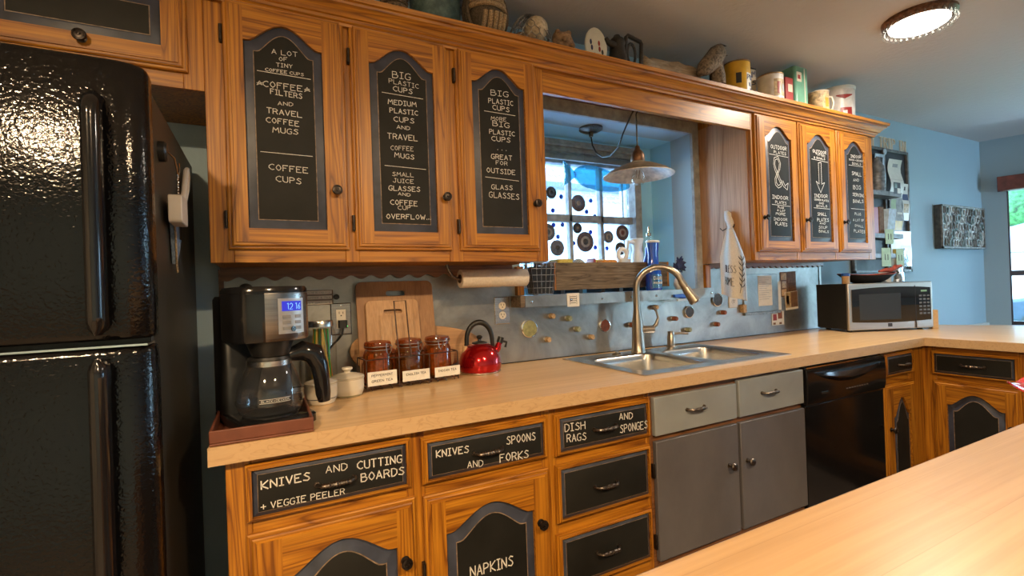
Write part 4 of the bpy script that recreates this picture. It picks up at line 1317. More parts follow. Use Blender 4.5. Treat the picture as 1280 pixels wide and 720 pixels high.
def frhandle(par, z0, z1, flip):
    m = MB()
    n = 40
    L = []
    for i in range(n+1):
        t_ = i/n
        e = t_ if flip else 1-t_
        o = 0.010+0.042*(1-max(0, 1-e/0.10)**2)
        if e > 0.97: o *= 0.9
        wd_ = 0.0135*math.sqrt(max(0.05, 1-max(0, 1-min(e, 1-e)/0.045)**2))
        z = z0+(z1-z0)*t_
        yy = -0.778-o
        cx = 0.377
        L.append([(cx-wd_, yy+0.030, z)]+[(cx-wd_*cos(pi*q/8), yy+0.016-0.016*sin(pi*q/8), z) for q in range(9)]+[(cx+wd_, yy+0.030, z)])
    m.loops(L)
    # mounting web back to the door
    za, zb = (z0+0.012, z0+0.05) if flip else (z1-0.05, z1-0.012)
    m.box(0.368, 0.386, -0.80, -0.770, za, zb)
    za, zb = (z1-0.05, z1-0.012) if flip else (z0+0.012, z0+0.05)
    m.box(0.368, 0.386, -0.80, -0.770, za, zb)
    return part('handle', m, 'black_gloss', par, angle=40)
frhandle(d1, 1.178, 1.605, False)
frhandle(d2, 0.72, 1.138, True)
part('hinge_cover', MB().box(-0.32, -0.26, -0.77, -0.70, 1.660, 1.677), 'black_plastic', fr, bev=0.004)
part('trim_strip', MB().box(-0.325, 0.44, -0.7795, -0.715, 1.1535, 1.157), 'chrome', fr)

# ================================================================== ISLAND
isl = thing('kitchen_island', 'maple butcher block island in the foreground', 'island', (1.95, -2.0, 0.0))
part('worktop', MB().box(0.86, 3.1, -2.55, -1.446, 0.874, 0.914), 'maple_island', isl, bev=0.004)
part('cabinet_base', MB().box(0.92, 3.02, -2.49, -1.50, 0.0, 0.8735), 'oak_z', isl)

# ================================================================== CEILING LAMPS
def ceil_lamp(x, y, en, col, label, warm):
    t = thing('ceiling_light', label, 'ceiling light', (x, y, CEIL-0.05))
    part('housing', MB().lathe((x, y, CEIL), [(0.135, 0), (0.135, -0.012), (0.12, -0.02), (0.115, -0.028)]), 'copper_dark', t)
    part('lamp_shade', MB().lathe((x, y, CEIL), [(0.110, -0.022), (0.108, -0.034), (0.085, -0.046), (0.04, -0.052), (0.001, -0.053)], n=32), 'lamp_disc_warm' if warm else 'lamp_disc', t)
    m = MB()
    for i in range(34):
        a = 2*pi*i/34
        m.lathe((x+0.128*cos(a), y+0.128*sin(a), CEIL-0.036), [(0.0015, 0.018), (0.006, 0.006), (0.0085, -0.006), (0.005, -0.014), (0.0005, -0.018)], n=6)
    part('crystal_fringe', m, 'clear_glass', t)
    l = lamp('ceiling_bulb', 'AREA', (x, y, CEIL-0.056), en, col, 0.2)
    return t
for i, (x, y, en, col) in enumerate(CEILING_LIGHTS):
    ceil_lamp(x, y, en, col, ['flush ceiling light with a beaded crystal fringe above the dishwasher', 'flush ceiling light behind the camera on the refrigerator side', 'flush ceiling light behind the camera over the island'][i], i > 0)

# ================================================================== ON THE COUNTER
C0 = ZT + 0.0006
# brown tray and the coffee maker on it
tr = thing('tray', 'shallow dark brown tray under the coffee maker at the left end of the counter', 'tray', (0.62, -0.47, C0))
mb = MB()
x0, x1, y0, y1 = 0.5155, 0.725, -0.637, -0.30
mb.box(x0, x1, y0, y1, C0, C0+0.006)
mb.box(x0, x1, y0, y0+0.006, C0+0.006, C0+0.034); mb.box(x0, x1, y1-0.006, y1, C0+0.006, C0+0.034)
mb.box(x0, x0+0.006, y0+0.006, y1-0.006, C0+0.006, C0+0.034); mb.box(x1-0.006, x1, y0+0.006, y1-0.006, C0+0.006, C0+0.034)
part('tray_body', mb, 'tray_brown', tr, bev=0.002)

cmz = C0+0.007
cm = thing('coffee_maker', 'black and stainless drip coffee maker with a blue clock display', 'coffee maker', (0.622, -0.462, cmz), radians(17))
# local frame: -y front, x right
mb = MB()
def rr(x0, x1, y0, y1, r, z, n=5): return rrect(x0, x1, y0, y1, r, z, n)
mb.loops([rr(-0.088, 0.088, -0.135, 0.125, 0.03, z) for z in (0.0, 0.018)]+[rr(-0.084, 0.084, -0.131, 0.121, 0.03, 0.022)])
part('base', mb, 'black_gloss', cm, local=True, angle=50)
mb = MB().lathe((0, -0.05, 0.022), [(0.062, 0), (0.062, 0.003), (0.001, 0.003)])
part('warming_plate', mb, 'black_plastic', cm, local=True)
mb = MB().loops([rr(-0.086, 0.086, 0.025, 0.125, 0.022, z) for z in (0.02, 0.31)]+[rr(-0.082, 0.082, 0.03, 0.121, 0.022, 0.318)])
part('water_tank', mb, 'black_plastic', cm, local=True, angle=50)
# brew head with a bowed stainless front
def headring(z, k=0.0, front=-0.118):
    L = []
    for i in range(19):
        a = radians(195+150*i/18)
        L.append((0.0885*(1-k)*cos(a)/cos(radians(15)), front+0.055-0.055*(-sin(a))*(1-k)-0.0+0.03*(0), z))
    L += [(0.0855*(1-k), 0.03, z), (-0.0855*(1-k), 0.03, z)]
    return L
mb = MB().loops([headring(0.205, 0.03), headring(0.212), headring(0.318), headring(0.322, 0.01)], mfun=lambda k, i: 0 if 7 <= i < 18 else 1)
part('brew_head', mb, ['steel_dark', 'black_gloss'], cm, local=True, angle=40)
mb = MB().loops([headring(0.3225, 0.0), headring(0.332, 0.01), headring(0.338, 0.06)])
part('lid', mb, 'black_gloss', cm, local=True, angle=40)
mb = MB().loops([[(0.055*cos(2*pi*i/24)*k, -0.062+0.05*sin(2*pi*i/24)*k, z) for i in range(24)] for k, z in ((0.75, 0.168), (1.0, 0.2055))])
part('filter_basket', mb, 'black_plastic', cm, local=True)
# control panel on the bowed front: right of the middle
def onfront(u, z, o=0.0):     # u -1..1 across the front
    a = radians(270+75*u)
    return Vector((0.0885*cos(a)/cos(radians(15)), -0.118+0.055-0.055*(-sin(a)), z))+Vector((cos(a)*o, sin(a)*o, 0))
def frontpatch(u0, u1, z0, z1, o, n=8):
    m = MB()
    m.loops([[onfront(u0+(u1-u0)*i/n, z0, 0), onfront(u0+(u1-u0)*i/n, z0, o), onfront(u0+(u1-u0)*i/n, z1, o), onfront(u0+(u1-u0)*i/n, z1, 0)] for i in range(n+1)])
    return m
U0 = 0.02
cp = part('control_panel', frontpatch(U0, U0+0.60, 0.222, 0.308, 0.0015), 'silver_panel', cm, local=True)
part('clock_display', frontpatch(U0+0.07, U0+0.52, 0.277, 0.301, 0.0026), 'lcd_blue', cp, local=True)
m = MB()
def frontdigits(m, txt, uu, z, h, du):
    st, W = text_strokes(txt)
    for s_ in st:
        for a, b_ in zip(s_, s_[1:]):
            pa = onfront(uu+a[0]/W*du, z+a[1]*h, 0.0032); pb = onfront(uu+b_[0]/W*du, z+b_[1]*h, 0.0032)
            m.cyl(pa, pb, 0.0007, n=4)
frontdigits(m, '12', U0+0.16, 0.281, 0.015, 0.13)
part('clock_digits', m, 'lcd_digits', cp, local=True)
m = MB()
frontdigits(m, '16', U0+0.345, 0.281, 0.015, 0.13)
part('clock_digits', m, 'lcd_digits', cp, local=True)
for i in range(3):
    for j in range(2):
        z = 0.263-i*0.014
        part('button', frontpatch(U0+0.08+j*0.27, U0+0.24+j*0.25, z-0.004, z+0.004, 0.0034, 3), 'button_grey', cp, local=True)
c_ = onfront(U0+0.29, 0.233, 0.002); nrm = (onfront(U0+0.29, 0.233, 0.01)-onfront(U0+0.29, 0.233, 0)).normalized()
part('power_button', MB().cyl(c_, c_+nrm*0.003, 0.0065, n=16), 'black_gloss', cp, local=True)
# glass carafe
gz = 0.0255
pr_ = [(0.056, 0.0), (0.070, 0.006), (0.0765, 0.03), (0.074, 0.06), (0.061, 0.10), (0.052, 0.118), (0.049, 0.124)]
cf = part('carafe', MB().lathe((0, -0.05, gz), pr_, n=36, cap=False), 'smoke_glass', cm, local=True)
part('carafe_rim', MB().lathe((0, -0.05, gz), [(0.0505, 0.1175), (0.0515, 0.118), (0.0515, 0.131), (0.0475, 0.134), (0.0475, 0.1245)], n=36, cap=False), 'steel', cf, local=True)
part('carafe_lid', MB().lathe((0, -0.05, gz), [(0.046, 0.126), (0.05, 0.1335), (0.047, 0.140), (0.02, 0.143), (0.001, 0.1435)]), 'black_plastic', cf, local=True)
part('carafe_band', MB().lathe((0, -0.05, gz), [(0.0758, 0.028), (0.0775, 0.028), (0.0775, 0.036), (0.0758, 0.036)], cap=False), 'smoke_glass', cf, local=True)
m = MB()
ang = radians(-15)
hx_, hy_ = cos(ang), sin(ang)
def hpt(r, z): return (r*hx_, -0.05+r*hy_, gz+z)
path = [(0.046, 0.138), (0.076, 0.146), (0.104, 0.136), (0.116, 0.105), (0.121, 0.07), (0.124, 0.03), (0.126, 0.010)]
wd_ = [0.018, 0.021, 0.022, 0.022, 0.021, 0.020, 0.018]
dp = [0.016, 0.026, 0.028, 0.022, 0.020, 0.019, 0.015]
L = []
for k, (r, z) in enumerate(path):
    ra, za = path[max(0, k-1)]; rb, zb = path[min(len(path)-1, k+1)]
    tx, tz = rb-ra, zb-za
    ln = math.hypot(tx, tz); nx, nz = tz/ln, -tx/ln
    ring = []
    for i in range(12):
        a = 2*pi*i/12
        s_ = wd_[k]*cos(a); o = dp[k]*sin(a)
        ring.append(Vector(hpt(r+nx*o, z+nz*o))+Vector((-hy_*s_, hx_*s_, 0)))
    L.append(ring)
m.loops(L)
part('handle', m, 'black_gloss', cf, local=True, angle=60)
# lettering on the glass in a white outline
m = MB()
st, W = text_strokes('BLACK+DECKER')
def onglass(u, z):
    a = radians(262+u)
    return Vector((0.0772*cos(a), -0.05+0.0772*sin(a), gz+z))
for s_ in st:
    for a, b_ in zip(s_, s_[1:]):
        m.cyl(onglass(-24+46*a[0]/W, 0.0385+0.0048*a[1]), onglass(-24+46*b_[0]/W, 0.0385+0.0048*b_[1]), 0.00035, n=3)
for zz in (0.0365, 0.0455):
    m.tube([onglass(-27+52*i/16, zz) for i in range(17)], 0.0005, 4)
part('logo', m, 'paper', cf, local=True)

# two cream crocks with lids
def crock(x, y, r, h, label, band, zb):
    t = thing('sugar_crock', label, 'crock', (x, y, C0))
    part('bowl', MB().lathe((x, y, C0), [(r*0.80, 0), (r*0.84, 0.001), (r*0.98, h*0.30), (r, h*0.45), (r, h*0.93), (r*1.04, h*0.96), (r*1.04, h), (r*0.94, h), (r*0.92, h*0.5), (r*0.5, h*0.2)], n=36), 'ceramic_cream', t)
    part('stripe', MB().lathe((x, y, C0), [(r*zb[2], h*zb[0]), (r*zb[2]+0.0007, h*(zb[0]+.01)), (r*zb[3]+0.0007, h*(zb[1]-.01)), (r*zb[3], h*zb[1])], n=36, cap=False), band, t)
    part('lid', MB().lathe((x, y, C0+h), [(r*1.0, 0.0005), (r*1.03, 0.003), (r*0.98, 0.006), (r*0.6, 0.012), (0.010, 0.016), (0.0085, 0.019), (0.013, 0.022), (0.017, 0.027), (0.0155, 0.0315), (0.008, 0.033), (0.001, 0.0332)], n=36), 'ceramic_cream', t)
    return t
crock(0.772, -0.318, 0.046, 0.058, 'small cream lidded crock with a dark blue stripe beside the coffee maker', 'ceramic_band', (0.26, 0.31, 0.951, 0.983))
crock(0.856, -0.262, 0.050, 0.058, 'cream lidded crock with an olive stripe in front of the jar of straws', 'olive_band', (0.03, 0.12, 0.845, 0.885))

# jar of straws
sx_, sy_ = 0.792, -0.130
sj = thing('straw_jar', 'tall clear glass jar of green, yellow and orange straws', 'jar', (sx_, sy_, C0))
part('jar_glass', MB().lathe((sx_, sy_, C0), [(0.044, 0), (0.050, 0.006), (0.051, 0.02), (0.051, 0.185), (0.046, 0.205), (0.040, 0.215), (0.040, 0.228)], n=32, cap=False).lathe((sx_, sy_, C0+0.001), [(0.044, 0), (0.044, 0.002)], n=32), 'clear_glass', sj)
part('lid', MB().lathe((sx_, sy_, C0), [(0.0425, 0.216), (0.0425, 0.234), (0.041, 0.2365), (0.001, 0.2365)], n=32), 'steel', sj)
rnd = random.Random(11)
for i in range(22):
    a, r = rnd.uniform(0, 6.28), rnd.uniform(0.004, 0.036)
    a2, r2 = a+rnd.uniform(-.6, .6), rnd.uniform(0.004, 0.028)
    col = ['straw_green', 'straw_yellow', 'straw_yellow', 'straw_green', 'straw_orange'][i % 5]
    m = MB().cyl((sx_+r*cos(a), sy_+r*sin(a), C0+0.006), (sx_+r2*cos(a2), sy_+r2*sin(a2), C0+0.209), 0.0034, n=7)
    nm = {'straw_green': 'green', 'straw_yellow': 'yellow', 'straw_orange': 'orange'}[col]
    solo('drinking_straw', '%s drinking straw standing in the tall glass jar' % nm, 'straw', m, col, group='%s straws in the glass jar' % nm)

# wire rack with three amber jars
rk = thing('wire_rack', 'brown wire rack with a tall loop handle holding three amber jars', 'rack', (1.065, -0.20, C0))
A = Vector((0.912, -0.200, 0)); Bv = Vector((1.240, -0.165, 0))
du = (Bv-A).normalized(); dv = Vector((-du.y, du.x, 0))
def rp_(u, v_, z): return A+du*u+dv*v_+Vector((0, 0, C0+z))
LEN = (Bv-A).length
HW = 0.051
m = MB()
for z in (0.012, 0.103):
    m.tube([rp_(0, -HW, z), rp_(LEN, -HW, z), rp_(LEN, HW, z), rp_(0, HW, z)], 0.0022, 6, closed=True)
for k in (0, 1/3, 2/3, 1):
    for v_ in (-HW, HW):
        m.tube([rp_(LEN*k, v_, 0.003), rp_(LEN*k, v_, 0.103)], 0.0020, 6)
    m.tube([rp_(LEN*k, -HW, 0.012), rp_(LEN*k, HW, 0.012)], 0.0020, 6)
for k in range(10):
    u = LEN*(k+.5)/10
    m.tube([rp_(u, -HW-0.004, 0.0025), rp_(u, -HW, 0.012), rp_(u, HW, 0.012)], 0.0016, 5)
m.tube([rp_(-0.012, -HW, 0.110), rp_(0.0, -HW, 0.103)], 0.002, 6)
part('frame', m, 'wire_brown', rk)
m = MB()
hu = LEN*0.40
m.tube([rp_(hu-0.02, -HW, 0.103), rp_(hu-0.02, -HW*0.6, 0.20), rp_(hu-0.02, -HW*.3, 0.292), rp_(hu+0.022, -HW*.3, 0.292), rp_(hu+0.022, -HW*0.6, 0.20), rp_(hu+0.022, -HW, 0.103)], 0.0024, 6)
part('handle', m, 'wire_brown', rk)
for i, (lab, fill, lines) in enumerate((('left amber clamp jar of paper packets in the wire rack', 'teabag_paper', ('PEPPERMINT', 'GREEN TEA')), ('middle amber clamp jar in the wire rack, under its loop handle', 'tea_dark', ('ENGLISH TEA',)), ('right amber clamp jar in the wire rack, next to the red kettle', 'teabag_paper', ('INDIAN TEA',)))):
    c = rp_(LEN*(i+0.5)/3, 0.0, 0.0145)
    t = thing('amber_jar', lab, 'jar', tuple(c), group='amber jars in the wire rack')
    part('glass', MB().lathe(c, [(0.042, 0), (0.047, 0.005), (0.048, 0.03), (0.048, 0.10), (0.043, 0.112), (0.039, 0.118)], n=32, cap=False).lathe(c+Vector((0, 0, .001)), [(.042, 0), (.042, .002)], n=32), 'amber_glass', t)
    part('glass_lid', MB().lathe(c, [(0.040, 0.120), (0.044, 0.123), (0.045, 0.134), (0.042, 0.142), (0.02, 0.146), (0.001, 0.1465)], n=32), 'amber_glass', t)
    w_ = MB()
    for z, r in ((0.116, 0.0405), (0.128, 0.0458)):
        w_.tube([c+Vector((r*cos(2*pi*k/24), r*sin(2*pi*k/24), z)) for k in range(24)], 0.0015, 5, closed=True)
    f_ = c-dv*0.046
    off = [0.024, 0.026, -0.010][i]
    f2 = f_+du*off+dv*0.006*(abs(off) > 0.02)
    w_.tube([f2+du*0.006+Vector((0, 0, .134)), f2-dv*0.008+du*0.010+Vector((0, 0, .125)), f2-dv*0.008+du*0.004+Vector((0, 0, .108)), f2-dv*0.003+Vector((0, 0, .098)), f2-dv*0.008-du*0.008+Vector((0, 0, .108)), f2-dv*0.008-du*0.010+Vector((0, 0, .128)), f2-du*0.006+Vector((0, 0, .136))], 0.0014, 5, closed=True)
    part('wire_clamp', w_, 'wire_grey', t)
    m = MB()
    if i != 1:
        for k in range(9):
            a = 2*pi*k/9
            q = c+Vector((0.024*cos(a), 0.024*sin(a), 0.005))
            m.loops([[q+Vector((0.009*cos(a+b_), 0.009*sin(a+b_), z)) for b_ in (0.3, 1.9, 3.3, 5.0)] for z in (0, 0.082+0.008*(k % 3))])
    else: m.lathe(c, [(0.044, 0.005), (0.045, 0.03), (0.045, 0.075), (0.02, 0.085), (0.001, 0.086)])
    part('filling', m, fill, t)
    # paper label on the rack rail, standing in front of the jar
    lc = rp_(LEN*(i+0.5)/3+[-0.004, 0.004, 0.012][i], -HW-0.004, 0.016)
    lt = thing('jar_label', 'paper name card clipped to the rack below the %s amber jar' % ('left', 'middle', 'right')[i], 'label', tuple(lc), group='name cards on the jar rack')
    hh = [0.046, 0.036, 0.034][i]
    part('card', MB().loops([[lc+du*a+dv*b_+Vector((0, 0, z)) for a, b_ in ((-0.049, 0), (0.049, 0), (0.049, 0.0012), (-0.049, 0.0012))] for z in (0.002, 0.002+hh)]), 'label_paper', lt)
    for k, tx in enumerate(lines):
        tm = MB()
        zz = lc+Vector((0, 0, 0.002+hh-0.016-0.018*k))
        write(tm, tx, zz-du*0.036, zz+du*0.034, (0, 0, 1), 0.0068, 0.0013, tuple(-dv), off=0.0004)
        part('writing', tm, 'ink', lt, smooth=False)

# red kettle
kx, ky = 1.372, -0.125
kt = thing('kettle', 'shiny red whistling tea kettle with a black handle', 'kettle', (kx, ky, C0))
part('base_ring', MB().lathe((kx, ky, C0), [(0.077, 0), (0.080, 0.002), (0.0805, 0.007), (0.076, 0.009)]), 'steel', kt)
part('body', MB().lathe((kx, ky, C0), [(0.078, 0.008), (0.082, 0.018), (0.083, 0.034), (0.080, 0.056), (0.070, 0.080), (0.054, 0.099), (0.036, 0.110), (0.030, 0.112)], n=44), 'kettle_red', kt)
part('lid', MB().lathe((kx, ky, C0), [(0.031, 0.111), (0.029, 0.116), (0.016, 0.121), (0.007, 0.122), (0.006, 0.128), (0.011, 0.133), (0.012, 0.139), (0.006, 0.144), (0.001, 0.1445)], n=28), 'black_plastic', kt)
sdv = Vector((0.80, -0.10, 0)).normalized()
s0 = Vector((kx, ky, C0+0.075))+sdv*0.060
part('spout', MB().tube([s0, s0+sdv*0.014+Vector((0, 0, 0.014)), s0+sdv*0.022+Vector((0, 0, 0.034))], [0.017, 0.014, 0.0115], 14), 'kettle_red', kt)
sp2 = s0+sdv*0.022+Vector((0, 0, 0.034))
part('whistle', MB().cyl(sp2, sp2+sdv*0.008+Vector((0, 0, 0.022)), 0.0135, 0.0125, 14).tube([sp2+Vector((0, 0, 0.010)), sp2+sdv*0.030+Vector((0, 0, 0.0)), sp2+sdv*0.024+Vector((0, 0, -0.020))], 0.005, 8), 'black_plastic', kt)
m = MB()
hp = []
for i in range(21):
    a = pi*i/20
    hp.append(Vector((kx, ky, C0+0.112))+sdv*(-0.052*cos(a))*1.0+Vector((0, 0, 0.082*sin(a)**0.8)))
hp = [hp[0]-Vector((0, 0, 0.022))-sdv*0.006]+hp+[hp[-1]-Vector((0, 0, 0.020))+sdv*0.004]
m.tube(hp, [0.007]+[0.0085+0.0025*sin(pi*i/20) for i in range(21)]+[0.007], 12)
part('handle', m, 'black_plastic', kt)
m = MB()
q = hp[0]
m.cyl(q-Vector((0, 0, 0.012))-sdv*0.002, q+Vector((0, 0, 0.016)), 0.0095, 0.0105, 10)
part('handle_ferrule', m, 'cream_wood', kt)

# cutting boards leaning on the wall
def lean(y_base, y_top, h):       # maps board plane (x, s up, t thickness) to the world
    L_ = math.hypot(y_top-y_base, h)
    uy, uz = (y_top-y_base)/L_, h/L_
    return (lambda x, s_, t_: (x, y_base+uy*s_-uz*t_, C0+0.0006+uz*s_+uy*t_)), L_
def board(x0, x1, h, yb, yt, th, r, hole, label, mat, slotz):
    f_, L_ = lean(yb, yt, h)
    t = thing('cutting_board', label, 'cutting board', ((x0+x1)/2, yb, C0))
    m = MB()
    o = [(p[0], p[1]) for p in rrect(x0, x1, 0, L_, r, 0, 6)]
    cx, cy = (x0+x1)/2, L_-slotz
    hw_, hh_ = hole
    # stadium hole with as many points as the outline
    q = rrect(cx-hw_, cx+hw_, cy-hh_, cy+hh_, hh_*0.98, 0, 6)
    q = [(p[0], p[1]) for p in q]
    loops4 = [[f_(a, b_, th) for a, b_ in q], [f_(a, b_, th) for a, b_ in o], [f_(a, b_, 0) for a, b_ in o], [f_(a, b_, 0) for a, b_ in q], [f_(a, b_, th) for a, b_ in q]]
    m.loops(loops4, cap0=False, cap1=False)
    bmesh.ops.remove_doubles(m.bm, verts=m.bm.verts[:], dist=0.00005)
    part('board', m, mat, t, angle=35, bev=0.0015)
    return t
board(0.925, 1.213, 0.362, -0.085, -0.030, 0.012, 0.022, (0.036, 0.010), 'large bamboo cutting board with a slot handle leaning on the metal backsplash', 'board_dark', 0.045)
board(0.953, 1.148, 0.292, -0.108, -0.058, 0.011, 0.018, (0.034, 0.007), 'smaller bamboo cutting board leaning in front of the large one', 'board_bamboo', 0.042)
# round board behind, lying on its edge
t = thing('cutting_board', 'wide oval wooden board standing behind the two bamboo boards and the kettle', 'cutting board', (1.12, -0.02, C0))
m = MB()
f_, L_ = lean(-0.026, -0.018, 0.17)
ou = []
for i in range(48):
    a = 2*pi*i/48
    ou.append((1.155+0.255*cos(a)*(1.0), 0.095+0.095*sin(a)*(1+0.22*cos(a*1.0+2.4))))
mn = min(b_ for a, b_ in ou)
m.loops([[f_(a, b_-mn, 0.0) for a, b_ in ou], [f_(a, b_-mn, 0.012) for a, b_ in ou]])
part('board', m, 'board_bamboo_x', t, bev=0.002)

# ---- microwave standing across the corner
mwx, mwy = 3.628, -0.272
mang = radians(-24.0)
mz = C0
MWW, MWD, MWH = 0.515, 0.272, 0.281
mw = thing('microwave', 'stainless and black countertop microwave across the counter corner', 'microwave', (mwx, mwy, mz), mang)
# local: x along the front from its left corner, y into depth
m = MB().box(0.004, MWW-0.004, 0.018, MWD, 0.012, MWH)
part('case', m, 'black_plastic', mw, local=True, bev=0.004)
m = MB()
for xx in (0.04, MWW-0.04):
    for yy in (0.05, MWD-0.05):
        m = MB().cyl((xx, yy, 0), (xx, yy, 0.0125), 0.014, n=14)
        part('foot', m, 'black_plastic', mw, local=True)
m = MB()
# face: stainless frame with a bowed black window
nx_ = 16
def zt_(t_): return MWH-0.034+0.010*(1-(2*t_-1)**2)
def zb_(t_): return 0.058-0.008*(1-(2*t_-1)**2)
fx0, fx1 = 0.022, MWW-0.016
m.box(0, MWW, 0.0, 0.018, 0.010, MWH)
fcp = part('front_frame', m, 'steel_mw', mw, local=True, bev=0.005)
m = MB()
m.loops([[(fx0+(fx1-fx0)*i/nx_, -0.0006, zb_(i/nx_)), (fx0+(fx1-fx0)*i/nx_, -0.004, zb_(i/nx_)+0.002), (fx0+(fx1-fx0)*i/nx_, -0.004, zt_(i/nx_)-0.002), (fx0+(fx1-fx0)*i/nx_, -0.0006, zt_(i/nx_))] for i in range(nx_+1)])
bp = part('black_door_glass', m, 'black_glass', mw, local=True, angle=60)
part('window', MB().box(0.064, 0.315, -0.0046, -0.0038, 0.068, 0.218), 'mw_window', bp, local=True, bev=0.0004)
part('door_gap', MB().box(0.405, 0.4065, -0.0046, -0.0005, 0.014, 0.26), 'ink', mw, local=True)
part('clock_display', MB().box(0.440, 0.476, -0.0047, -0.0038, 0.222, 0.232), 'lcd_green', bp, local=True)
for r in range(6):
    for c_ in range(3):
        kx_ = 0.428+c_*0.024; kz_ = 0.200-r*0.0205
        part('key', MB().box(kx_, kx_+0.016, -0.0047, -0.0040, kz_-0.006, kz_+0.004), 'key_grey', bp, local=True)
part('emblem', MB().box(0.236, 0.262, -0.0012, 0.0, 0.026, 0.046), 'ink', fcp, local=True)
part('door_release', MB().box(0.412, 0.505, -0.0022, 0.0, 0.018, 0.047), 'steel_mw', fcp, local=True, bev=0.001)
mwM = Matrix.Translation((mwx, mwy, mz)) @ Matrix.Rotation(mang, 4, 'Z')
def MW(x, y, z): return mwM @ Vector((x, y, z))
mt = MWH+0.0008
# dark boat-shaped dish with red lobsters on the microwave
c0 = MW(0.225, 0.13, mt)
ds = thing('boat_dish', 'long dark boat-shaped dish lying on top of the microwave', 'dish', tuple(c0), mang)
m = MB()
def boat(k, z, n=32):
    return [(0.175*k[0]*cos(2*pi*i/n), 0.085*k[1]*sin(2*pi*i/n), z+k[2]*abs(cos(2*pi*i/n))**3) for i in range(n)]
m.loops([boat((0.45, 0.5, 0), 0.0), boat((0.72, 0.8, 0.004), 0.018), boat((1.0, 1.0, 0.012), 0.047), boat((0.985, 0.96, 0.012), 0.048), boat((0.70, 0.72, 0.004), 0.022), boat((0.42, 0.45, 0), 0.006)])
part('hull', m, 'black_iron', ds, local=True)
part('rim', MB().tube([Vector(p)+Vector((0, 0, 0.001)) for p in boat((0.995, 0.985, 0.012), 0.0475)], 0.0025, 6, closed=True), 'lobster_red', ds, local=True)
c1 = MW(0.355, 0.12, mt+0.061)
lb = thing('red_figurine', 'knobbly dark red clay creature perched on the end of the boat dish', 'figurine', tuple(c1), mang)
m = MB()
m.tube([(-0.06, 0.0, 0.006), (-0.02, 0.004, 0.012), (0.02, 0.0, 0.014), (0.05, -0.004, 0.030), (0.064, -0.004, 0.034)], [0.006, 0.012, 0.014, 0.016, 0.009], 10)
part('body', m, 'lobster_red', lb, local=True)
for s_ in (-1, 1):
    part('claw', MB().tube([(0.045, s_*0.012, 0.030), (0.062, s_*0.022, 0.036), (0.078, s_*0.018, 0.033)], [0.005, 0.009, 0.003], 8), 'lobster_red', lb, local=True)
c2 = MW(0.026, 0.045, mt)
jr = thing('spice_shaker', 'small tan shaker with a blue lid on the left front corner of the microwave', 'shaker', tuple(c2))
part('body', MB().lathe(c2, [(0.019, 0), (0.0205, 0.003), (0.0195, 0.025), (0.0205, 0.045)]), 'cream_wood', jr)
part('lid', MB().lathe(c2, [(0.0205, 0.0455), (0.0225, 0.047), (0.0225, 0.060), (0.019, 0.063), (0.001, 0.0635)]), 'blue_plastic', jr)
# crumpled foil bag and card at the right end
c3 = MW(0.46, 0.16, mt)
m = MB()
rnd = random.Random(3)
L = []
for k in range(7):
    z = 0.105*k/6
    wq = 0.042*(1-0.35*(k/6))+rnd.uniform(-.005, .005)
    L.append([c3+Vector((wq*cos(2*pi*i/12)*1.0+rnd.uniform(-.004, .004)+0.012*k/6*(k % 2), 0.026*sin(2*pi*i/12)*(1-0.7*k/6)+rnd.uniform(-.004, .004), z)) for i in range(12)])
m.loops(L)
solo('foil_bag', 'crumpled silvery blue bag standing on the right end of the microwave', 'bag', m, 'silver_foil', angle=20)
c4 = MW(0.40, 0.21, mt)
solo('paper_card', 'white card standing behind the boat dish on the microwave', 'card', MB().loops([[c4+Vector((a, b_, z)) for a, b_ in ((-0.05, 0), (0.05, -0.02), (0.05, -0.0185), (-0.05, 0.0015))] for z in (0, 0.07)]), 'paper')

# ---- ruffled red dish at the right edge of the island
gx, gy = 2.236, -1.535
gd = thing('glass_dish', 'red-lipped white glass dish with a ruffled edge on the island, cut by the right side', 'dish', (gx, gy, 0.9146))
def ruff(r, z, amp, n=48): return [(gx+(r+amp*0.2*cos(6*2*pi*i/n))*cos(2*pi*i/n), gy+(r+amp*0.2*cos(6*2*pi*i/n))*sin(2*pi*i/n), 0.9146+0.50*(z+amp*cos(6*2*pi*i/n))) for i in range(n)]
part('bowl', MB().loops([ruff(0.08, 0, 0), ruff(0.118, 0.008, 0), ruff(0.138, 0.034, 0), ruff(0.136, 0.055, 0), ruff(0.126, 0.080, 0), ruff(0.118, 0.080, 0), ruff(0.130, 0.05, 0), ruff(0.130, 0.034, 0), ruff(0.10, 0.012, 0)]), 'ceramic_white', gd)
part('ruffled_lip', MB().loops([ruff(0.116, 0.078, 0), ruff(0.140, 0.090, 0.004), ruff(0.165, 0.106, 0.015), ruff(0.163, 0.112, 0.015), ruff(0.138, 0.098, 0.004), ruff(0.112, 0.083, 0)], cap0=False, cap1=False), 'red_glass', gd)
wx, wy = 2.06, -1.535
sp = thing('wooden_spoon', 'wooden spoon lying on the island in front of the red-lipped dish', 'spoon', (wx, wy, 0.9146))
part('spoon_bowl', MB().loops([[(1.985+0.030*k*cos(2*pi*i/20)+0.02, -1.492+0.020*k*sin(2*pi*i/20), 0.9146+z) for i in range(20)] for k, z in ((0.5, 0), (0.9, 0.004), (1, 0.009), (0.85, 0.008), (0.4, 0.004))]), 'cream_wood', sp)
part('handle', MB().tube([(2.03, -1.502, 0.921), (2.09, -1.55, 0.922), (2.14, -1.62, 0.920)], [0.006, 0.005, 0.0055], 8), 'cream_wood', sp)

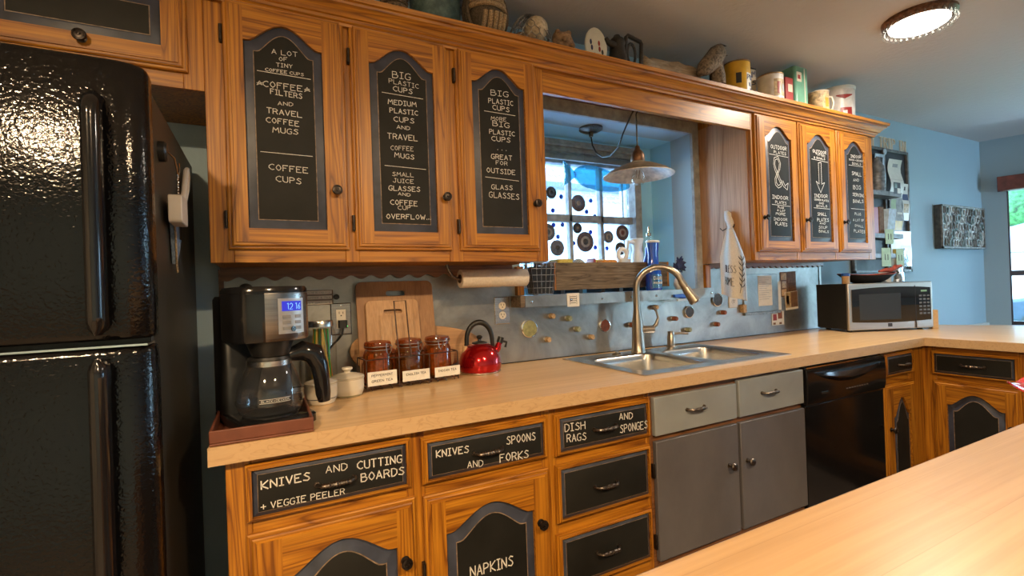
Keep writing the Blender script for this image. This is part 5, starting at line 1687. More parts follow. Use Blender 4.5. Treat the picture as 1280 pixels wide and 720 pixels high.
# ================================================================== ON THE BACKSPLASH
WY = -0.003
def outlet(x, z, label, plate_mat, slots='duplex'):
    t = thing('power_outlet', label, 'outlet', (x, WY, z-0.06))
    m = MB(); m.loops([[(x+a, y, z+b) for a, b in ((-hw, -hh), (hw, -hh), (hw, hh), (-hw, hh))] for hw, hh, y in ((0.036, 0.058, WY), (0.036, 0.058, WY-0.003), (0.033, 0.055, WY-0.0055))])
    pl = part('cover_plate', m, plate_mat, t)
    if slots == 'decora':
        part('socket', MB().box(x-0.0165, x+0.0165, WY-0.0075, WY-0.005, z-0.034, z+0.034), 'outlet_ivory', t, bev=0.001)
        zs = (z+0.018, z-0.018)
    else:
        zs = (z+0.0205, z-0.0205)
        for zz in zs:
            part('socket', MB().cyl((x, WY-0.005, zz), (x, WY-0.0075, zz), 0.0165, n=24), 'outlet_ivory', t)
    for zz in zs:
        m = MB()
        m.box(x-0.0075, x-0.0055, WY-0.0085, WY-0.007, zz, zz+0.009); m.box(x+0.0055, x+0.0075, WY-0.0085, WY-0.007, zz, zz+0.008)
        m.cyl((x, WY-0.007, zz-0.006), (x, WY-0.0085, zz-0.006), 0.0025, n=10)
        part('slots', m, 'ink', t)
    part('screw', MB().lathe((x, WY-0.0055, z+(0.0 if slots != 'decora' else 0.049)), [(0.004, 0), (0.0035, 0.0015), (0.0005, 0.002)], n=12, axis='-y'), 'chrome', t)
    return t
outlet(0.877, 1.147, 'outlet in a dark bronze plate with a black plug, above the straw jar', 'steel_dark', 'decora')
t = thing('plug_and_cable', 'black plug and cord running from the left outlet down behind the jars', 'cord', (0.885, -0.02, 1.05))
part('plug', MB().loops([rrect(0.864, 0.894, -0.040, -0.0115, 0.006, z) for z in (1.115, 1.143)]), 'black_plastic', t)
part('cable', MB().tube([(0.879, -0.034, 1.118), (0.874, -0.045, 1.095), (0.862, -0.045, 1.078), (0.846, -0.040, 1.062), (0.828, -0.030, 1.04), (0.818, -0.025, 1.00), (0.812, -0.025, 0.93), (0.80, -0.035, 0.919)], 0.004, 8), 'black_plastic', t)
part('pilot_light', MB().sphere((0.893, -0.036, 1.121), 0.0022), 'led_green', t)
outlet(1.533, 1.144, 'white duplex outlet in a steel plate between the cutting boards and the window ledge', 'steel')
outlet(2.990, 1.143, 'white outlet half hidden behind the hanging tea towel', 'outlet_ivory')

# word magnets above the jar
for k, (zz, tx, lab) in enumerate(((1.246, 'HOUSE BLEND MIX', 'top'), (1.228, 'COFFEE & TEA', 'middle'), (1.210, 'HOT DRINKS', 'bottom'))):
    t = thing('word_strip', '%s of three cream word strips stuck on the backsplash above the straw jar' % lab, 'magnet strip', (0.80, WY, zz-0.008), group='word strips above the straw jar')
    part('strip', MB().box(0.748-0.004*k, 0.852, WY-0.004, WY, zz-0.0082, zz+0.0082), 'card_brown', t)
    part('paper_face', MB().box(0.752-0.004*k, 0.848, WY-0.0048, WY-0.004, zz-0.0062, zz+0.0062), 'label_paper', t)
    m = MB(); write(m, tx, (0.760, WY-0.0048, zz-0.003), (0.842, WY-0.0048, zz-0.003), (0, 0, 1), 0.0045, 0.0006, (0, -1, 0), off=0.0004)
    part('writing', m, 'ink', t, smooth=False)
def disc(x, z, r, mat, label, rim='chrome', grp=None, d=0.010, name='disc_magnet'):
    t = thing(name, label, 'magnet', (x, WY, z-r), group=grp)
    part('rim', MB().lathe((x, WY, z), [(r, 0), (r, d), (r*0.9, d+0.001), (r*0.88, d-0.002)], n=32, axis='-y', cap=False), rim, t)
    part('face', MB().lathe((x, WY, z), [(r*0.89, 0.0), (r*0.89, d-0.002), (r*0.3, d-0.0015), (0.001, d-0.0015)], n=32, axis='-y'), mat, t)
    return t
disc(0.863, 1.228, 0.010, 'disc_dark', 'small dark round magnet right of the cream word strips', 'disc_dark')
disc(0.5755, 1.262, 0.022, 'disc_dark', 'dark round lid stuck on the wall above the coffee maker', 'disc_dark')
disc(1.662, 1.058, 0.040, 'disc_olive', 'large olive green disc magnet left of the sink')
disc(2.076, 1.044, 0.031, 'disc_rust', 'rust red disc magnet left of the faucet')
disc(2.637, 1.080, 0.032, 'disc_dark', 'dark disc magnet with a pale rim below the right end of the window ledge')
disc(2.856, 1.136, 0.037, 'disc_dark', 'large dark disc magnet at the right end of the window ledge')
def corkm(x, z, mat, label, grp=None):
    t = thing('cork_magnet', label, 'magnet', (x, WY, z-0.013), group=grp)
    part('base', MB().lathe((x, WY, z), [(0.013, 0), (0.0135, 0.004), (0.011, 0.006)], n=20, axis='-y'), 'wire_grey', t)
    part('cork', MB().lathe((x, WY, z), [(0.010, 0.0055), (0.0125, 0.012), (0.012, 0.028), (0.010, 0.032), (0.001, 0.033)], n=20, axis='-y'), mat, t)
for x, z, mt_, lab in ((1.774, 1.107, 'cork', 'tan cork magnet nearest under the card on the window ledge'), (1.864, 1.091, 'cork_green', 'pale green cork magnet below the window ledge, upper of two'),
                      (1.910, 1.039, 'cork_green', 'green cork magnet left of the rust red disc, lower of two'), (1.748, 1.004, 'cork', 'tan cork magnet low down right of the olive disc'),
                      (1.986, 0.997, 'cork', 'tan cork magnet low down at the left back corner of the sink'), (2.236, 1.038, 'cork_red', 'red-brown cork magnet peeping out left of the faucet neck'),
                      (2.392, 1.117, 'cork', 'dark tan cork magnet inside the arch of the faucet'), (2.522, 1.052, 'cork_red', 'red cork magnet right of the faucet head'),
                      (2.617, 0.987, 'cork_green', 'green cork magnet just above the soap dispenser'), (2.890, 1.064, 'cork_red', 'red-brown cork magnet below the large dark disc'),
                      (2.834, 1.003, 'cork_red', 'red cork magnet low down right of the sink')):
    corkm(x, z, mt_, lab)

# paper list, photos
t = thing('list_holder', 'grey metal clip holder with a printed list behind the tea towel', 'clipboard', (3.22, WY, 1.045))
part('back_plate', MB().box(3.075, 3.385, -0.012, WY, 1.05, 1.272), 'galvanized', t, bev=0.002)
sh = part('paper_sheet', MB().box(3.20, 3.325, -0.0135, -0.0122, 1.085, 1.262), 'paper', t)
m = MB()
for k in range(11): m.box(3.208, 3.208+0.108-(k % 3)*0.02, -0.0141, -0.0134, 1.248-k*0.0125, 1.2505-k*0.0125)
part('printed_lines', m, 'paper_grey', sh)
part('bottom_clips', MB().box(3.07, 3.39, -0.02, -0.003, 1.036, 1.050), 'wire_grey', t)
part('wood_end', MB().box(3.045, 3.073, -0.03, WY, 1.055, 1.10), 'cork', t, bev=0.002)
def photo(x0, x1, z0, z1, label, bgm, blobs, tilt=0.0, y=-0.0045):
    t = thing('photo_card', label, 'photo', ((x0+x1)/2, y, z0))
    c = Vector(((x0+x1)/2, 0, (z0+z1)/2))
    def P_(a, b, yy): 
        a -= c.x; b -= c.z
        return (c.x+a*cos(tilt)-b*sin(tilt), yy, c.z+a*sin(tilt)+b*cos(tilt))
    def quad(a0, a1, b0, b1, yy, th): return [[P_(a, b, q) for a, b in ((a0, b0), (a1, b0), (a1, b1), (a0, b1))] for q in (yy, yy-th)]
    part('card', MB().loops(quad(x0, x1, z0, z1, y, 0.001)), bgm, t)
    for k, (u0, u1, v0, v1, mt_) in enumerate(blobs):
        part('print', MB().loops(quad(x0+(x1-x0)*u0, x0+(x1-x0)*u1, z0+(z1-z0)*v0, z0+(z1-z0)*v1, y-0.001, 0.0004)), mt_, t)
photo(3.326, 3.42, 1.053, 1.226, 'narrow pale bookmark card left of the photo strips', 'paper', [(0.3, 0.7, 0.72, 0.9, 'paper_grey'), (0.2, 0.7, 0.05, 0.2, 'card_brown')])
photo(3.42, 3.485, 1.13, 1.282, 'photo strip with pale figures, left of the dark postcard pair', 'card_brown', [(0.1, 0.9, 0.68, 0.95, 'cork'), (0.2, 0.8, 0.36, 0.62, 'tin_tan'), (0.1, 0.8, 0.05, 0.3, 'cork')], 0.03)
photo(3.487, 3.572, 1.145, 1.284, 'dark brown postcard, upper of the two beside the photo strip', 'card_brown', [(0.1, 0.9, 0.1, 0.5, 'tea_dark')], 0.02)
photo(3.455, 3.58, 1.050, 1.160, 'lower wide photo of people with a cream bottom edge', 'paper', [(0.02, 0.45, 0.12, 0.98, 'tin_tan'), (0.45, 0.98, 0.12, 0.98, 'card_brown'), (0.1, 0.3, 0.3, 0.8, 'cork')], 0.05, -0.0065)
photo(3.325, 3.44, 0.962, 1.045, 'small square card with red and brown pictures low on the backsplash', 'paper', [(0.1, 0.4, 0.35, 0.8, 'paint_red'), (0.5, 0.85, 0.45, 0.98, 'cork_red'), (0.1, 0.3, 0.05, 0.2, 'ink_brown'), (0.6, 0.8, 0.05, 0.2, 'ink_brown')])

# paper towel roll under the left wall cabinet
t = thing('paper_towel_roll', 'paper towel roll on a bracket under the left wall cabinet', 'paper towel', (1.42, -0.15, 1.245))
part('roll', MB().lathe((1.285, -0.165, 1.279), [(0.016, 0), (0.034, 0.0), (0.0345, 0.001), (0.0345, 0.279), (0.034, 0.28), (0.016, 0.28)], n=40, axis='x', cap=False), 'towel_roll_paper', t)
part('cardboard_core', MB().lathe((1.283, -0.165, 1.279), [(0.017, 0), (0.017, 0.284), (0.0145, 0.284), (0.0145, 0)], n=24, axis='x', cap=False), 'card_brown', t)
m = MB()
m.tube([(1.235, -0.165, 1.3325), (1.238, -0.165, 1.318), (1.252, -0.165, 1.292), (1.268, -0.165, 1.281), (1.284, -0.165, 1.279), (1.57, -0.165, 1.279)], 0.0062, 10)
m.tube([(1.565, -0.165, 1.3325), (1.574, -0.165, 1.30), (1.568, -0.165, 1.279)], 0.0055, 8)
part('bracket', m, 'pewter', t)

# ================================================================== WINDOW LEDGE
LZ = 1.2035
lg = thing('window_ledge', 'galvanized angle shelf running under the sink window', 'shelf', (2.16, -0.045, 1.155))
m = MB(); m.box(1.600, 2.735, -0.09, -0.0035, 1.200, LZ); m.box(1.600, 2.735, -0.0935, -0.09, 1.155, LZ)
part('angle_sheet', m, 'galvanized', lg)
part('wood_end', MB().box(1.578, 1.5995, -0.0935, -0.0035, 1.155, LZ), 'crate_wood', lg, bev=0.002)
for x in (1.63, 1.83, 2.0, 2.17, 2.33, 2.715):
    part('screw', MB().lathe((x, -0.0935, 1.178), [(0.006, 0), (0.0055, 0.002), (0.001, 0.003)], n=12, axis='-y'), 'chrome', lg)
t = thing('sign_card', 'small white printed card hung on the front of the window ledge', 'card', (1.845, -0.095, 1.148))
part('card', MB().box(1.808, 1.872, -0.0955, -0.0942, 1.148, 1.207), 'paper', t)
m = MB()
for k, w_ in enumerate((0.030, 0.036, 0.034, 0.028)): m.box(1.84-w_/2, 1.84+w_/2, -0.0960, -0.0954, 1.190-k*0.009, 1.1925-k*0.009)
m.box(1.822, 1.8235, -0.0960, -0.0954, 1.158, 1.196); m.box(1.8575, 1.859, -0.0960, -0.0954, 1.158, 1.196)
part('printing', m, 'ink', t)

# wire basket at the left end of the ledge
t = thing('wire_basket', 'small square wire basket with a dark liner at the left end of the window ledge', 'basket', (1.695, -0.05, LZ))
def fr_(k): return [(1.70+sx__*(0.048+0.017*k), -0.047+sy__*(0.030+0.012*k), LZ+0.004+0.138*k) for sx__, sy__ in ((-1, -1), (1, -1), (1, 1), (-1, 1))]
m = MB()
for k in (0, 0.2, 0.4, 0.6, 0.8, 1.0): m.tube(fr_(k), 0.0016 if k < 1 else 0.0024, 5, closed=True)
for i in range(4):
    for q in range(6):
        a0, a1 = Vector(fr_(0)[i]), Vector(fr_(0)[(i+1) % 4]); b0, b1 = Vector(fr_(1)[i]), Vector(fr_(1)[(i+1) % 4])
        m.tube([a0.lerp(a1, q/5.0), b0.lerp(b1, q/5.0)], 0.0014, 5)
part('wires', m, 'wire_grey', t)
m = MB(); L0 = [(1.70+(x-1.70)*0.9, -0.047+(y+0.047)*0.9, z) for x, y, z in fr_(0.02)]; L1 = [(1.70+(x-1.70)*0.9, -0.047+(y+0.047)*0.9, z) for x, y, z in fr_(0.86)]
m.loops([L0, L1])
part('dark_liner', m, 'black_plastic', t)

# weathered crate
t = thing('wooden_crate', 'long weathered wooden crate on the window ledge', 'crate', (2.12, 0.0, LZ))
cx0, cx1, cy0, cy1, cz0, cz1 = 1.790, 2.490, -0.022, 0.115, LZ+0.018, LZ+0.143
part('front_board', MB().box(cx0+0.012, cx1-0.012, cy0, cy0+0.011, cz0, cz1), 'crate_wood', t, bev=0.0015)
part('back_board', MB().box(cx0+0.012, cx1-0.012, cy1-0.011, cy1, cz0, cz1), 'crate_wood', t, bev=0.0015)
for x in (cx0, cx1-0.012): part('end_board', MB().box(x, x+0.012, cy0-0.0005, cy1, cz0, cz1+0.001), 'oak_z', t, bev=0.0015)
part('bottom_board', MB().box(cx0+0.012, cx1-0.012, cy0+0.011, cy1-0.011, cz0, cz0+0.008), 'crate_wood', t)
m = MB()
for x in (1.83, 1.93, 2.06, 2.17, 2.28, 2.40): m.box(x, x+0.022, cy0+0.01, cy1-0.01, LZ, cz0)
part('foot_blocks', m, 'black_plastic', t)
zi = cz0+0.008
_before = set(bpy.data.objects)
# things in the crate
def inb(name, label, cat, m, mat, **k): return solo(name, label, cat, m, mat, **k)
def cushion(x0, x1, y0, y1, z0, z1, r=0.012): return MB().loops([rrect(x0+.006, x1-.006, y0+.006, y1-.006, r, z0), rrect(x0, x1, y0, y1, r, z0+.006), rrect(x0, x1, y0, y1, r, z1-.006), rrect(x0+.006, x1-.006, y0+.006, y1-.006, r, z1)])
inb('sponge', 'yellow kitchen sponge at the left end of the crate', 'sponge', cushion(1.80, 1.885, -0.045, 0.05, zi, zi+0.136), 'sponge_yellow')
inb('scrub_pad', 'grey knitted scrub pad in the crate beside the yellow sponge', 'scrubber', MB().sphere((1.945, 0.005, zi+0.0705), 0.05, sc=(1.0, 0.8, 1.41)), 'scrub_grey')
inb('sponge', 'orange sponge standing in the middle of the crate', 'sponge', cushion(2.06, 2.15, -0.04, 0.02, zi, zi+0.132), 'sponge_orange')
inb('sponge', 'pale yellow sponge behind the orange one in the crate', 'sponge', cushion(2.02, 2.13, 0.022, 0.052, zi, zi+0.138), 'sponge_yellow')
inb('dish_cloth', 'folded dark red cloth in the crate between the scrub pad and the orange sponge', 'cloth', cushion(2.002, 2.015, -0.045, 0.02, zi, zi+0.138, .005), 'paint_red')
t = thing('dish_brush', 'grey brush with a dark round end leaning at the left end of the crate', 'brush', (1.775, 0.10, AZ0))
part('handle', MB().tube([(1.765, 0.105, AZ0+0.001-0.0), (1.770, 0.105, 1.32), (1.775, 0.105, 1.40)], [0.012, 0.012, 0.010], 10), 'black_plastic', t)
part('bristle_head', MB().sphere((1.79, 0.105, 1.385), 0.035, sc=(1.0, 0.5, 1.2)), 'disc_dark', t)
t = thing('handled_bottle', 'white bottle with a round grip hole standing in the crate', 'bottle', (2.21, 0.0, zi))
m = MB(); m.loops([rrect(2.175, 2.25, -0.03, 0.03, 0.015, z) for z in (zi, zi+0.135)])
part('body', m, 'ceramic_white', t)
part('grip_ring', MB().tube([(2.212+0.026*cos(2*pi*i/20), 0.0, zi+0.160+0.027*sin(2*pi*i/20)) for i in range(20)], 0.012, 10, closed=True), 'ceramic_white', t)
t = thing('spray_bottle', 'pale blue-white trigger spray bottle standing in the crate', 'spray bottle', (2.30, 0.0, zi))
part('body', MB().lathe((2.310, 0.0, zi), [(0.030, 0), (0.032, 0.004), (0.032, 0.12), (0.030, 0.16), (0.022, 0.185), (0.028, 0.215), (0.036, 0.238), (0.032, 0.242)], n=24), 'spray_white', t)
part('trigger', MB().tube([(2.285, -0.005, zi+0.222), (2.245, -0.01, zi+0.225), (2.238, -0.01, zi+0.195), (2.246, -0.01, zi+0.165)], [0.012, 0.009, 0.006, 0.004], 8), 'spray_white', t)
t = thing('glass_bottle', 'slim clear bottle with a metal pourer standing in the right end of the crate', 'bottle', (2.415, 0.035, zi))
part('glass', MB().lathe((2.425, 0.035, zi), [(0.022, 0), (0.026, 0.004), (0.026, 0.16), (0.012, 0.205), (0.0115, 0.262)], n=24), 'clear_glass', t)
part('pourer', MB().lathe((2.425, 0.035, zi), [(0.012, 0.260), (0.014, 0.262), (0.014, 0.276), (0.006, 0.282), (0.004, 0.312), (0.001, 0.313)], n=16), 'chrome', t)
t = thing('soap_bottle', 'second blue bottle with a white nozzle standing in the crate behind the dish soap', 'soap bottle', (2.36, 0.0, zi))
part('bottle', MB().lathe((2.372, -0.018, zi), [(0.026, 0), (0.028, 0.004), (0.028, 0.13), (0.018, 0.165), (0.019, 0.195)], n=22), 'blue_bottle', t)
part('nozzle', MB().tube([(2.372, -0.018, zi+0.195), (2.372, -0.018, zi+0.215), (2.395, -0.024, zi+0.228)], [0.015, 0.012, 0.006], 10), 'ceramic_white', t)
for o in set(bpy.data.objects)-_before:
    if o.parent is None and not o.name.startswith('dish_brush'): o.location += Vector((0.03, 0.043, 0.0))
# blue dish soap bottle and its neighbour
t = thing('soap_bottle', 'big blue dish soap bottle with a white flip cap in front of the crate', 'soap bottle', (2.352, -0.0565, LZ))
def oval(rx, ry, z, x=2.352, y=-0.078, n=28): return [(x+rx*cos(2*pi*i/n), y+ry*sin(2*pi*i/n), z) for i in range(n)]
yb_ = -0.0565
T_ = LZ
part('bottle', MB().loops([oval(0.042, 0.028, T_, y=yb_), oval(0.046, 0.032, T_+0.006, y=yb_), oval(0.046, 0.032, T_+0.06, y=yb_), oval(0.041, 0.029, T_+0.10, y=yb_), oval(0.030, 0.024, T_+0.135, y=yb_), oval(0.028, 0.022, T_+0.18, y=yb_), oval(0.036, 0.026, T_+0.236, y=yb_)]), 'blue_bottle', t)
part('cap', MB().loops([oval(0.038, 0.028, T_+0.2365, y=yb_), oval(0.040, 0.030, T_+0.243, y=yb_), oval(0.034, 0.024, T_+0.248, y=yb_)]), 'ceramic_white', t)
def onB(u, z, o=0.0008):       # u in degrees from the front of the bottle
    a = radians(270+u)
    return Vector((2.352+(0.046+o)*cos(a), yb_+(0.032+o)*sin(a), LZ+z))
m = MB()
rows_ = [[onB(-44+88*i/20, 0.012+0.066*(0.5-0.5*cos(pi*j/8)), 0.0006) for i in range(21)] for j in range(9)]
m.loops(rows_, close=False)
lb_ = part('label', m, 'fish_glass', t)
def bword(txt, u0, u1, z, h, r):
    st, W = text_strokes(txt)
    m = MB()
    for s_ in st: m.tube([onB(u0+(u1-u0)*a/W, z+b_*h, 0.0010) for a, b_ in s_], r, 4)
    part('writing', m, 'ceramic_white', lb_)
bword('DAWN', -32, 32, 0.052, 0.017, 0.0017)
bword('POWERWASH', -34, 34, 0.032, 0.010, 0.0010)
# white bud vase with navy flowers
t = thing('bud_vase', 'round white bud vase at the right end of the crate', 'vase', (2.518, -0.06, LZ))
part('vase_body', MB().lathe((2.518, -0.060, LZ), [(0.014, 0), (0.021, 0.006), (0.0265, 0.028), (0.023, 0.050), (0.012, 0.066), (0.010, 0.080), (0.012, 0.086), (0.009, 0.086), (0.007, 0.07)], n=28), 'ceramic_white', t)
t = thing('fabric_flowers', 'dark navy blue flowers in the round white bud vase', 'flowers', (2.518, -0.06, LZ+0.085))
rnd = random.Random(5)
for k, (dx, dz, r) in enumerate(((0.0, 0.135, 0.030), (-0.022, 0.115, 0.022), (0.024, 0.112, 0.024))):
    m = MB()
    c = Vector((2.518+dx, -0.06+0.006*(k-1), LZ+dz))
    for j in range(9):
        a = 2*pi*j/9
        d = Vector((cos(a), -0.4+0.3*(j % 2), sin(a)))
        p = c+d*r*0.55
        m.loops([[p+d*(s_*r)+Vector((-sin(a), 0, cos(a)))*(w_*r*cos(2*pi*i/6))+Vector((0, 1, 0))*(0.08*r*sin(2*pi*i/6)) for i in range(6)] for s_, w_ in ((-0.5, 0.12), (-0.1, 0.34), (0.3, 0.26), (0.6, 0.04))])
    part('blossom', m, 'flower_navy', t)
m = MB()
for dx, dz in ((0, 0.12), (-0.022, 0.105), (0.024, 0.10)): m.tube([(2.518, -0.06, LZ+0.05), (2.518+dx*.4, -0.06, LZ+0.09), (2.518+dx, -0.06, LZ+dz)], 0.002, 5)
part('stems', m, 'leaf', t)
t = thing('scrub_brush', 'bright blue scrub brush hung on the ledge front right of the faucet head', 'brush', (2.50, -0.105, 1.150))
part('handle', MB().loops([[(2.44+0.16*k, -0.0945-o, 1.172-0.008*k+h) for o, h in ((0, -0.007*w_), (0.012, -0.006*w_), (0.014, 0.0), (0.012, 0.006*w_), (0, 0.007*w_))] for k, w_ in ((0, 1.0), (0.3, 1.6), (0.6, 1.5), (1, 0.6))]), 'blue_plastic', t)
part('bristles', MB().box(2.46, 2.585, -0.106, -0.0945, 1.146, 1.157), 'paper_blue', t)

# ================================================================== IN THE WINDOW
def PN(x, z, y=0.316): return Vector((x, y, z))
def ringdisc(x, z, r, mats, label):
    y = 0.3175
    t = thing('window_medallion', label, 'window decoration', (x, y, z-r))
    part('outer_ring', MB().lathe((x, y, z), [(r*0.55, 0), (r, 0), (r, 0.005), (r*0.93, 0.007), (r*0.55, 0.006)], n=32, axis='-y', cap=False), mats[0], t)
    part('inner_ring', MB().lathe((x, y, z), [(r*0.30, 0), (r*0.55, 0), (r*0.55, 0.008), (r*0.34, 0.010), (r*0.30, 0.004)], n=28, axis='-y', cap=False), mats[1], t)
    part('centre', MB().lathe((x, y, z), [(r*0.30, 0), (r*0.30, 0.006), (r*0.1, 0.011), (0.001, 0.011)], n=20, axis='-y'), mats[2], t)
K = 0.0108
def md(px, pz, r, mats, label): ringdisc(px, pz, r, mats, label)
md(2.004, 1.742, 0.032, ('disc_dark', 'disc_grey', 'disc_dark'), 'small dark ringed medallion at the top left of the visible window, near the fish tail')
md(1.952, 1.71, 0.026, ('disc_dark', 'disc_dark', 'disc_grey'), 'dark medallion on the upper pane, cut by the left cabinet edge')
md(2.177, 1.694, 0.046, ('disc_brown', 'disc_grey', 'disc_tan'), 'brown ringed medallion in the middle of the upper sash')
md(1.974, 1.530, 0.045, ('disc_grey', 'disc_tan', 'disc_grey'), 'grey medallion on the lower pane, cut by the left cabinet edge')
md(2.030, 1.447, 0.043, ('disc_grey', 'disc_grey', 'disc_dark'), 'grey medallion low on the left visible pane above the crate')
md(2.165, 1.556, 0.029, ('disc_dark', 'disc_grey', 'disc_tan'), 'small grey medallion under the middle rail of the window')
md(2.214, 1.482, 0.056, ('disc_brown', 'disc_tan', 'disc_dark'), 'largest brown medallion on the lower middle pane')
md(2.376, 1.512, 0.035, ('disc_grey', 'disc_tan', 'disc_grey'), 'tan-centred grey medallion next to the right muntin')
md(2.478, 1.538, 0.045, ('disc_brown', 'disc_tan', 'disc_rust'), 'brown medallion with rusty rings at the right edge of the lower sash')
md(2.460, 1.446, 0.037, ('disc_dark', 'disc_grey', 'disc_dark'), 'dark medallion behind the spray bottle in the lower right pane')
gems = [(704.5, 243), (694, 261), (739.7, 247.8), (734.7, 262.3), (745.4, 268.5), (695, 279.3), (705.8, 279.2), (700.3, 294.7), (740.7, 288.5), (747.2, 308.8), (761.9, 311.2), (719.3, 302.8)]
gpos = [(2.068, 1.724), (2.012, 1.647), (2.263, 1.713), (2.232, 1.650), (2.287, 1.626), (2.013, 1.570), (2.070, 1.572), (2.038, 1.507), (2.254, 1.537), (2.283, 1.452), (2.364, 1.447), (2.137, 1.474)]
gm = None
for i, (x, z) in enumerate(gpos):
    if gm is None:
        m = MB().lathe((x, 0.3175, z), [(0.0125, 0), (0.0125, 0.002), (0.009, 0.006), (0.001, 0.0075)], n=18, axis='-y')
        gm = solo('glass_gem', 'small round cobalt blue glass gem stuck on the window', 'glass gem', m, 'gem_blue', group='blue glass gems on the window')
        g0 = gm.location.copy(); gx0, gz0 = x, z
    else:
        c = gm.copy(); COL.objects.link(c); c.location = g0+Vector((x-gx0, 0, z-gz0))
# hanging glass fish
t = thing('glass_fish', 'turquoise glass fish hanging in front of the sink window', 'fish ornament', (2.24, 0.205, 1.73))
m = MB()
fy = 0.205
def fishloop(k, y):
    L = []
    for i in range(40):
        a = 2*pi*i/40
        L.append((2.262+0.185*k*cos(a), y, 1.803+0.062*k*sin(a)*(1-0.25*cos(a))-0.02*cos(a)))
    return L
m.loops([fishloop(0.90, fy-0.012), fishloop(1.0, fy-0.006), fishloop(1.0, fy+0.004), fishloop(0.9, fy+0.009)])
part('body', m, 'fish_glass', t)
m = MB().loops([[(2.092, y, 1.823), (2.03, y, 1.872), (2.012, y, 1.885), (2.022, y, 1.815), (2.010, y, 1.755), (2.035, y, 1.770), (2.092, y, 1.812)] for y in (fy-0.008, fy+0.006)])
part('tail', m, 'fish_glass', t, bev=0.002)
part('hanging_wire', MB().tube([(2.15, fy, 1.852), (2.15, fy, 1.94), (2.15, 0.243, 1.944)], 0.0012, 5).tube([(2.37, fy, 1.84), (2.37, fy, 1.94), (2.37, 0.243, 1.944)], 0.0012, 5), 'wire_grey', t)
# pendant lamp
t = thing('pendant_lamp', 'pendant lamp with a worn enamel shade and bare bulb over the sink', 'pendant lamp', (2.10, -0.25, 1.69))
px_, py_ = 2.100, -0.25
part('canopy', MB().lathe((2.129, 0.115, AZ1-0.001), [(0.060, 0), (0.060, -0.010), (0.045, -0.018), (0.012, -0.022), (0.010, -0.045), (0.001, -0.046)], n=28), 'pewter', t)
m = MB().tube([(2.129, 0.115, 1.995), (2.132, 0.110, 1.95), (2.135, 0.085, 1.905), (2.128, 0.03, 1.868), (2.110, -0.05, 1.850), (2.085, -0.14, 1.862), (2.065, -0.20, 1.905), (2.055, -0.255, 1.95), (2.060, -0.288, 1.99), (2.072, -0.298, 2.005)], 0.0035, 8)
m.tube([(2.072, -0.298, 2.005), (2.090, -0.285, 2.0), (2.10, -0.25, 1.98), (2.10, -0.25, 1.84)], 0.0035, 8)
part('cord', m, 'black_plastic', t)
part('cord_hook', MB().tube([(2.080, -0.3045, 2.0), (2.080, -0.285, 1.997), (2.080, -0.275, 2.004)], 0.003, 6), 'pewter', t)
part('socket_cap', MB().lathe((px_, py_, 0), [(0.006, 1.842), (0.010, 1.836), (0.012, 1.825), (0.024, 1.812), (0.030, 1.795), (0.031, 1.775), (0.029, 1.768)], n=28), 'copper_dark', t)
part('lamp_shade', MB().lathe((px_, py_, 0), [(0.030, 1.772), (0.034, 1.766), (0.070, 1.756), (0.125, 1.731), (0.149, 1.713), (0.152, 1.711)], n=44, cap=False), 'enamel_shade_top', t)
part('shade_lining', MB().lathe((px_, py_, 0), [(0.030, 1.7695), (0.069, 1.753), (0.124, 1.728), (0.148, 1.7105), (0.1525, 1.709), (0.1525, 1.7115)], n=44, cap=False), 'enamel_cream', t)
part('bulb', MB().lathe((px_, py_, 0), [(0.013, 1.768), (0.014, 1.745), (0.022, 1.728), (0.0305, 1.705), (0.030, 1.688), (0.020, 1.672), (0.001, 1.667)], n=28), 'clear_glass', t)
part('filament', MB().tube([(px_-0.008, py_, 1.735), (px_-0.010, py_, 1.70), (px_-0.003, py_, 1.695), (px_, py_, 1.72), (px_+0.004, py_, 1.695), (px_+0.010, py_, 1.70), (px_+0.008, py_, 1.735)], 0.0012, 5), 'copper_dark', t)

# ================================================================== TEA TOWEL
t = thing('towel_hook', 'small dark double hook on the side of the right wall cabinet', 'hook', (2.745, -0.20, 1.50))
part('hook_plate', MB().cyl((2.7472, -0.205, 1.515), (2.742, -0.205, 1.515), 0.012, n=16), 'dark_bronze', t)
part('prongs', MB().tube([(2.742, -0.205, 1.515), (2.722, -0.235, 1.505), (2.716, -0.245, 1.518)], 0.0028, 6).tube([(2.742, -0.205, 1.515), (2.722, -0.170, 1.495), (2.716, -0.160, 1.508)], 0.0028, 6), 'dark_bronze', t)
t = thing('tea_towel', 'white tea towel with black lettering hanging from the hook on the right cabinet', 'towel', (2.73, -0.22, 1.14))
def towel_pt(u, v_, th=0.0):
    # u across 0..1, v down 0..1 ; gathers at the hook
    zt0, zb0 = 1.520, 1.150
    wd__ = 0.012+0.100*min(1, v_/0.45)**0.8
    z = zt0-(zt0-zb0-0.02)*v_-0.035*v_*u
    yc = -0.205-0.015*v_
    y = yc+wd__*(0.62-u*1.35)
    x = 2.728-0.014*v_+0.014*sin(u*9.0+0.6)*min(1, v_*2+0.2)*(1-0.3*v_)-th
    return Vector((x, y, z))
m = MB()
NU, NV = 26, 30
front = [[towel_pt(i/NU, j/NV) for i in range(NU+1)] for j in range(NV+1)]
back = [[p+Vector((0.0025, 0, 0)) for p in row] for row in front]
m.loops([f_+list(reversed(b_)) for f_, b_ in zip(front, back)])
cloth = part('cloth', m, 'towel_white', t, angle=70)
m = MB()
L = []
for k in range(7):
    z = 1.50+0.092*k/6
    r = [0.010, 0.016, 0.018, 0.019, 0.017, 0.017, 0.010][k]
    L.append([(2.728+r*0.75*cos(2*pi*i/12)+0.003*sin(k*2+i), -0.205+0.004*k-0.012+r*1.1*sin(2*pi*i/12), z) for i in range(12)])
m.loops(L)
part('gathered_top', m, 'towel_white', t, angle=70)
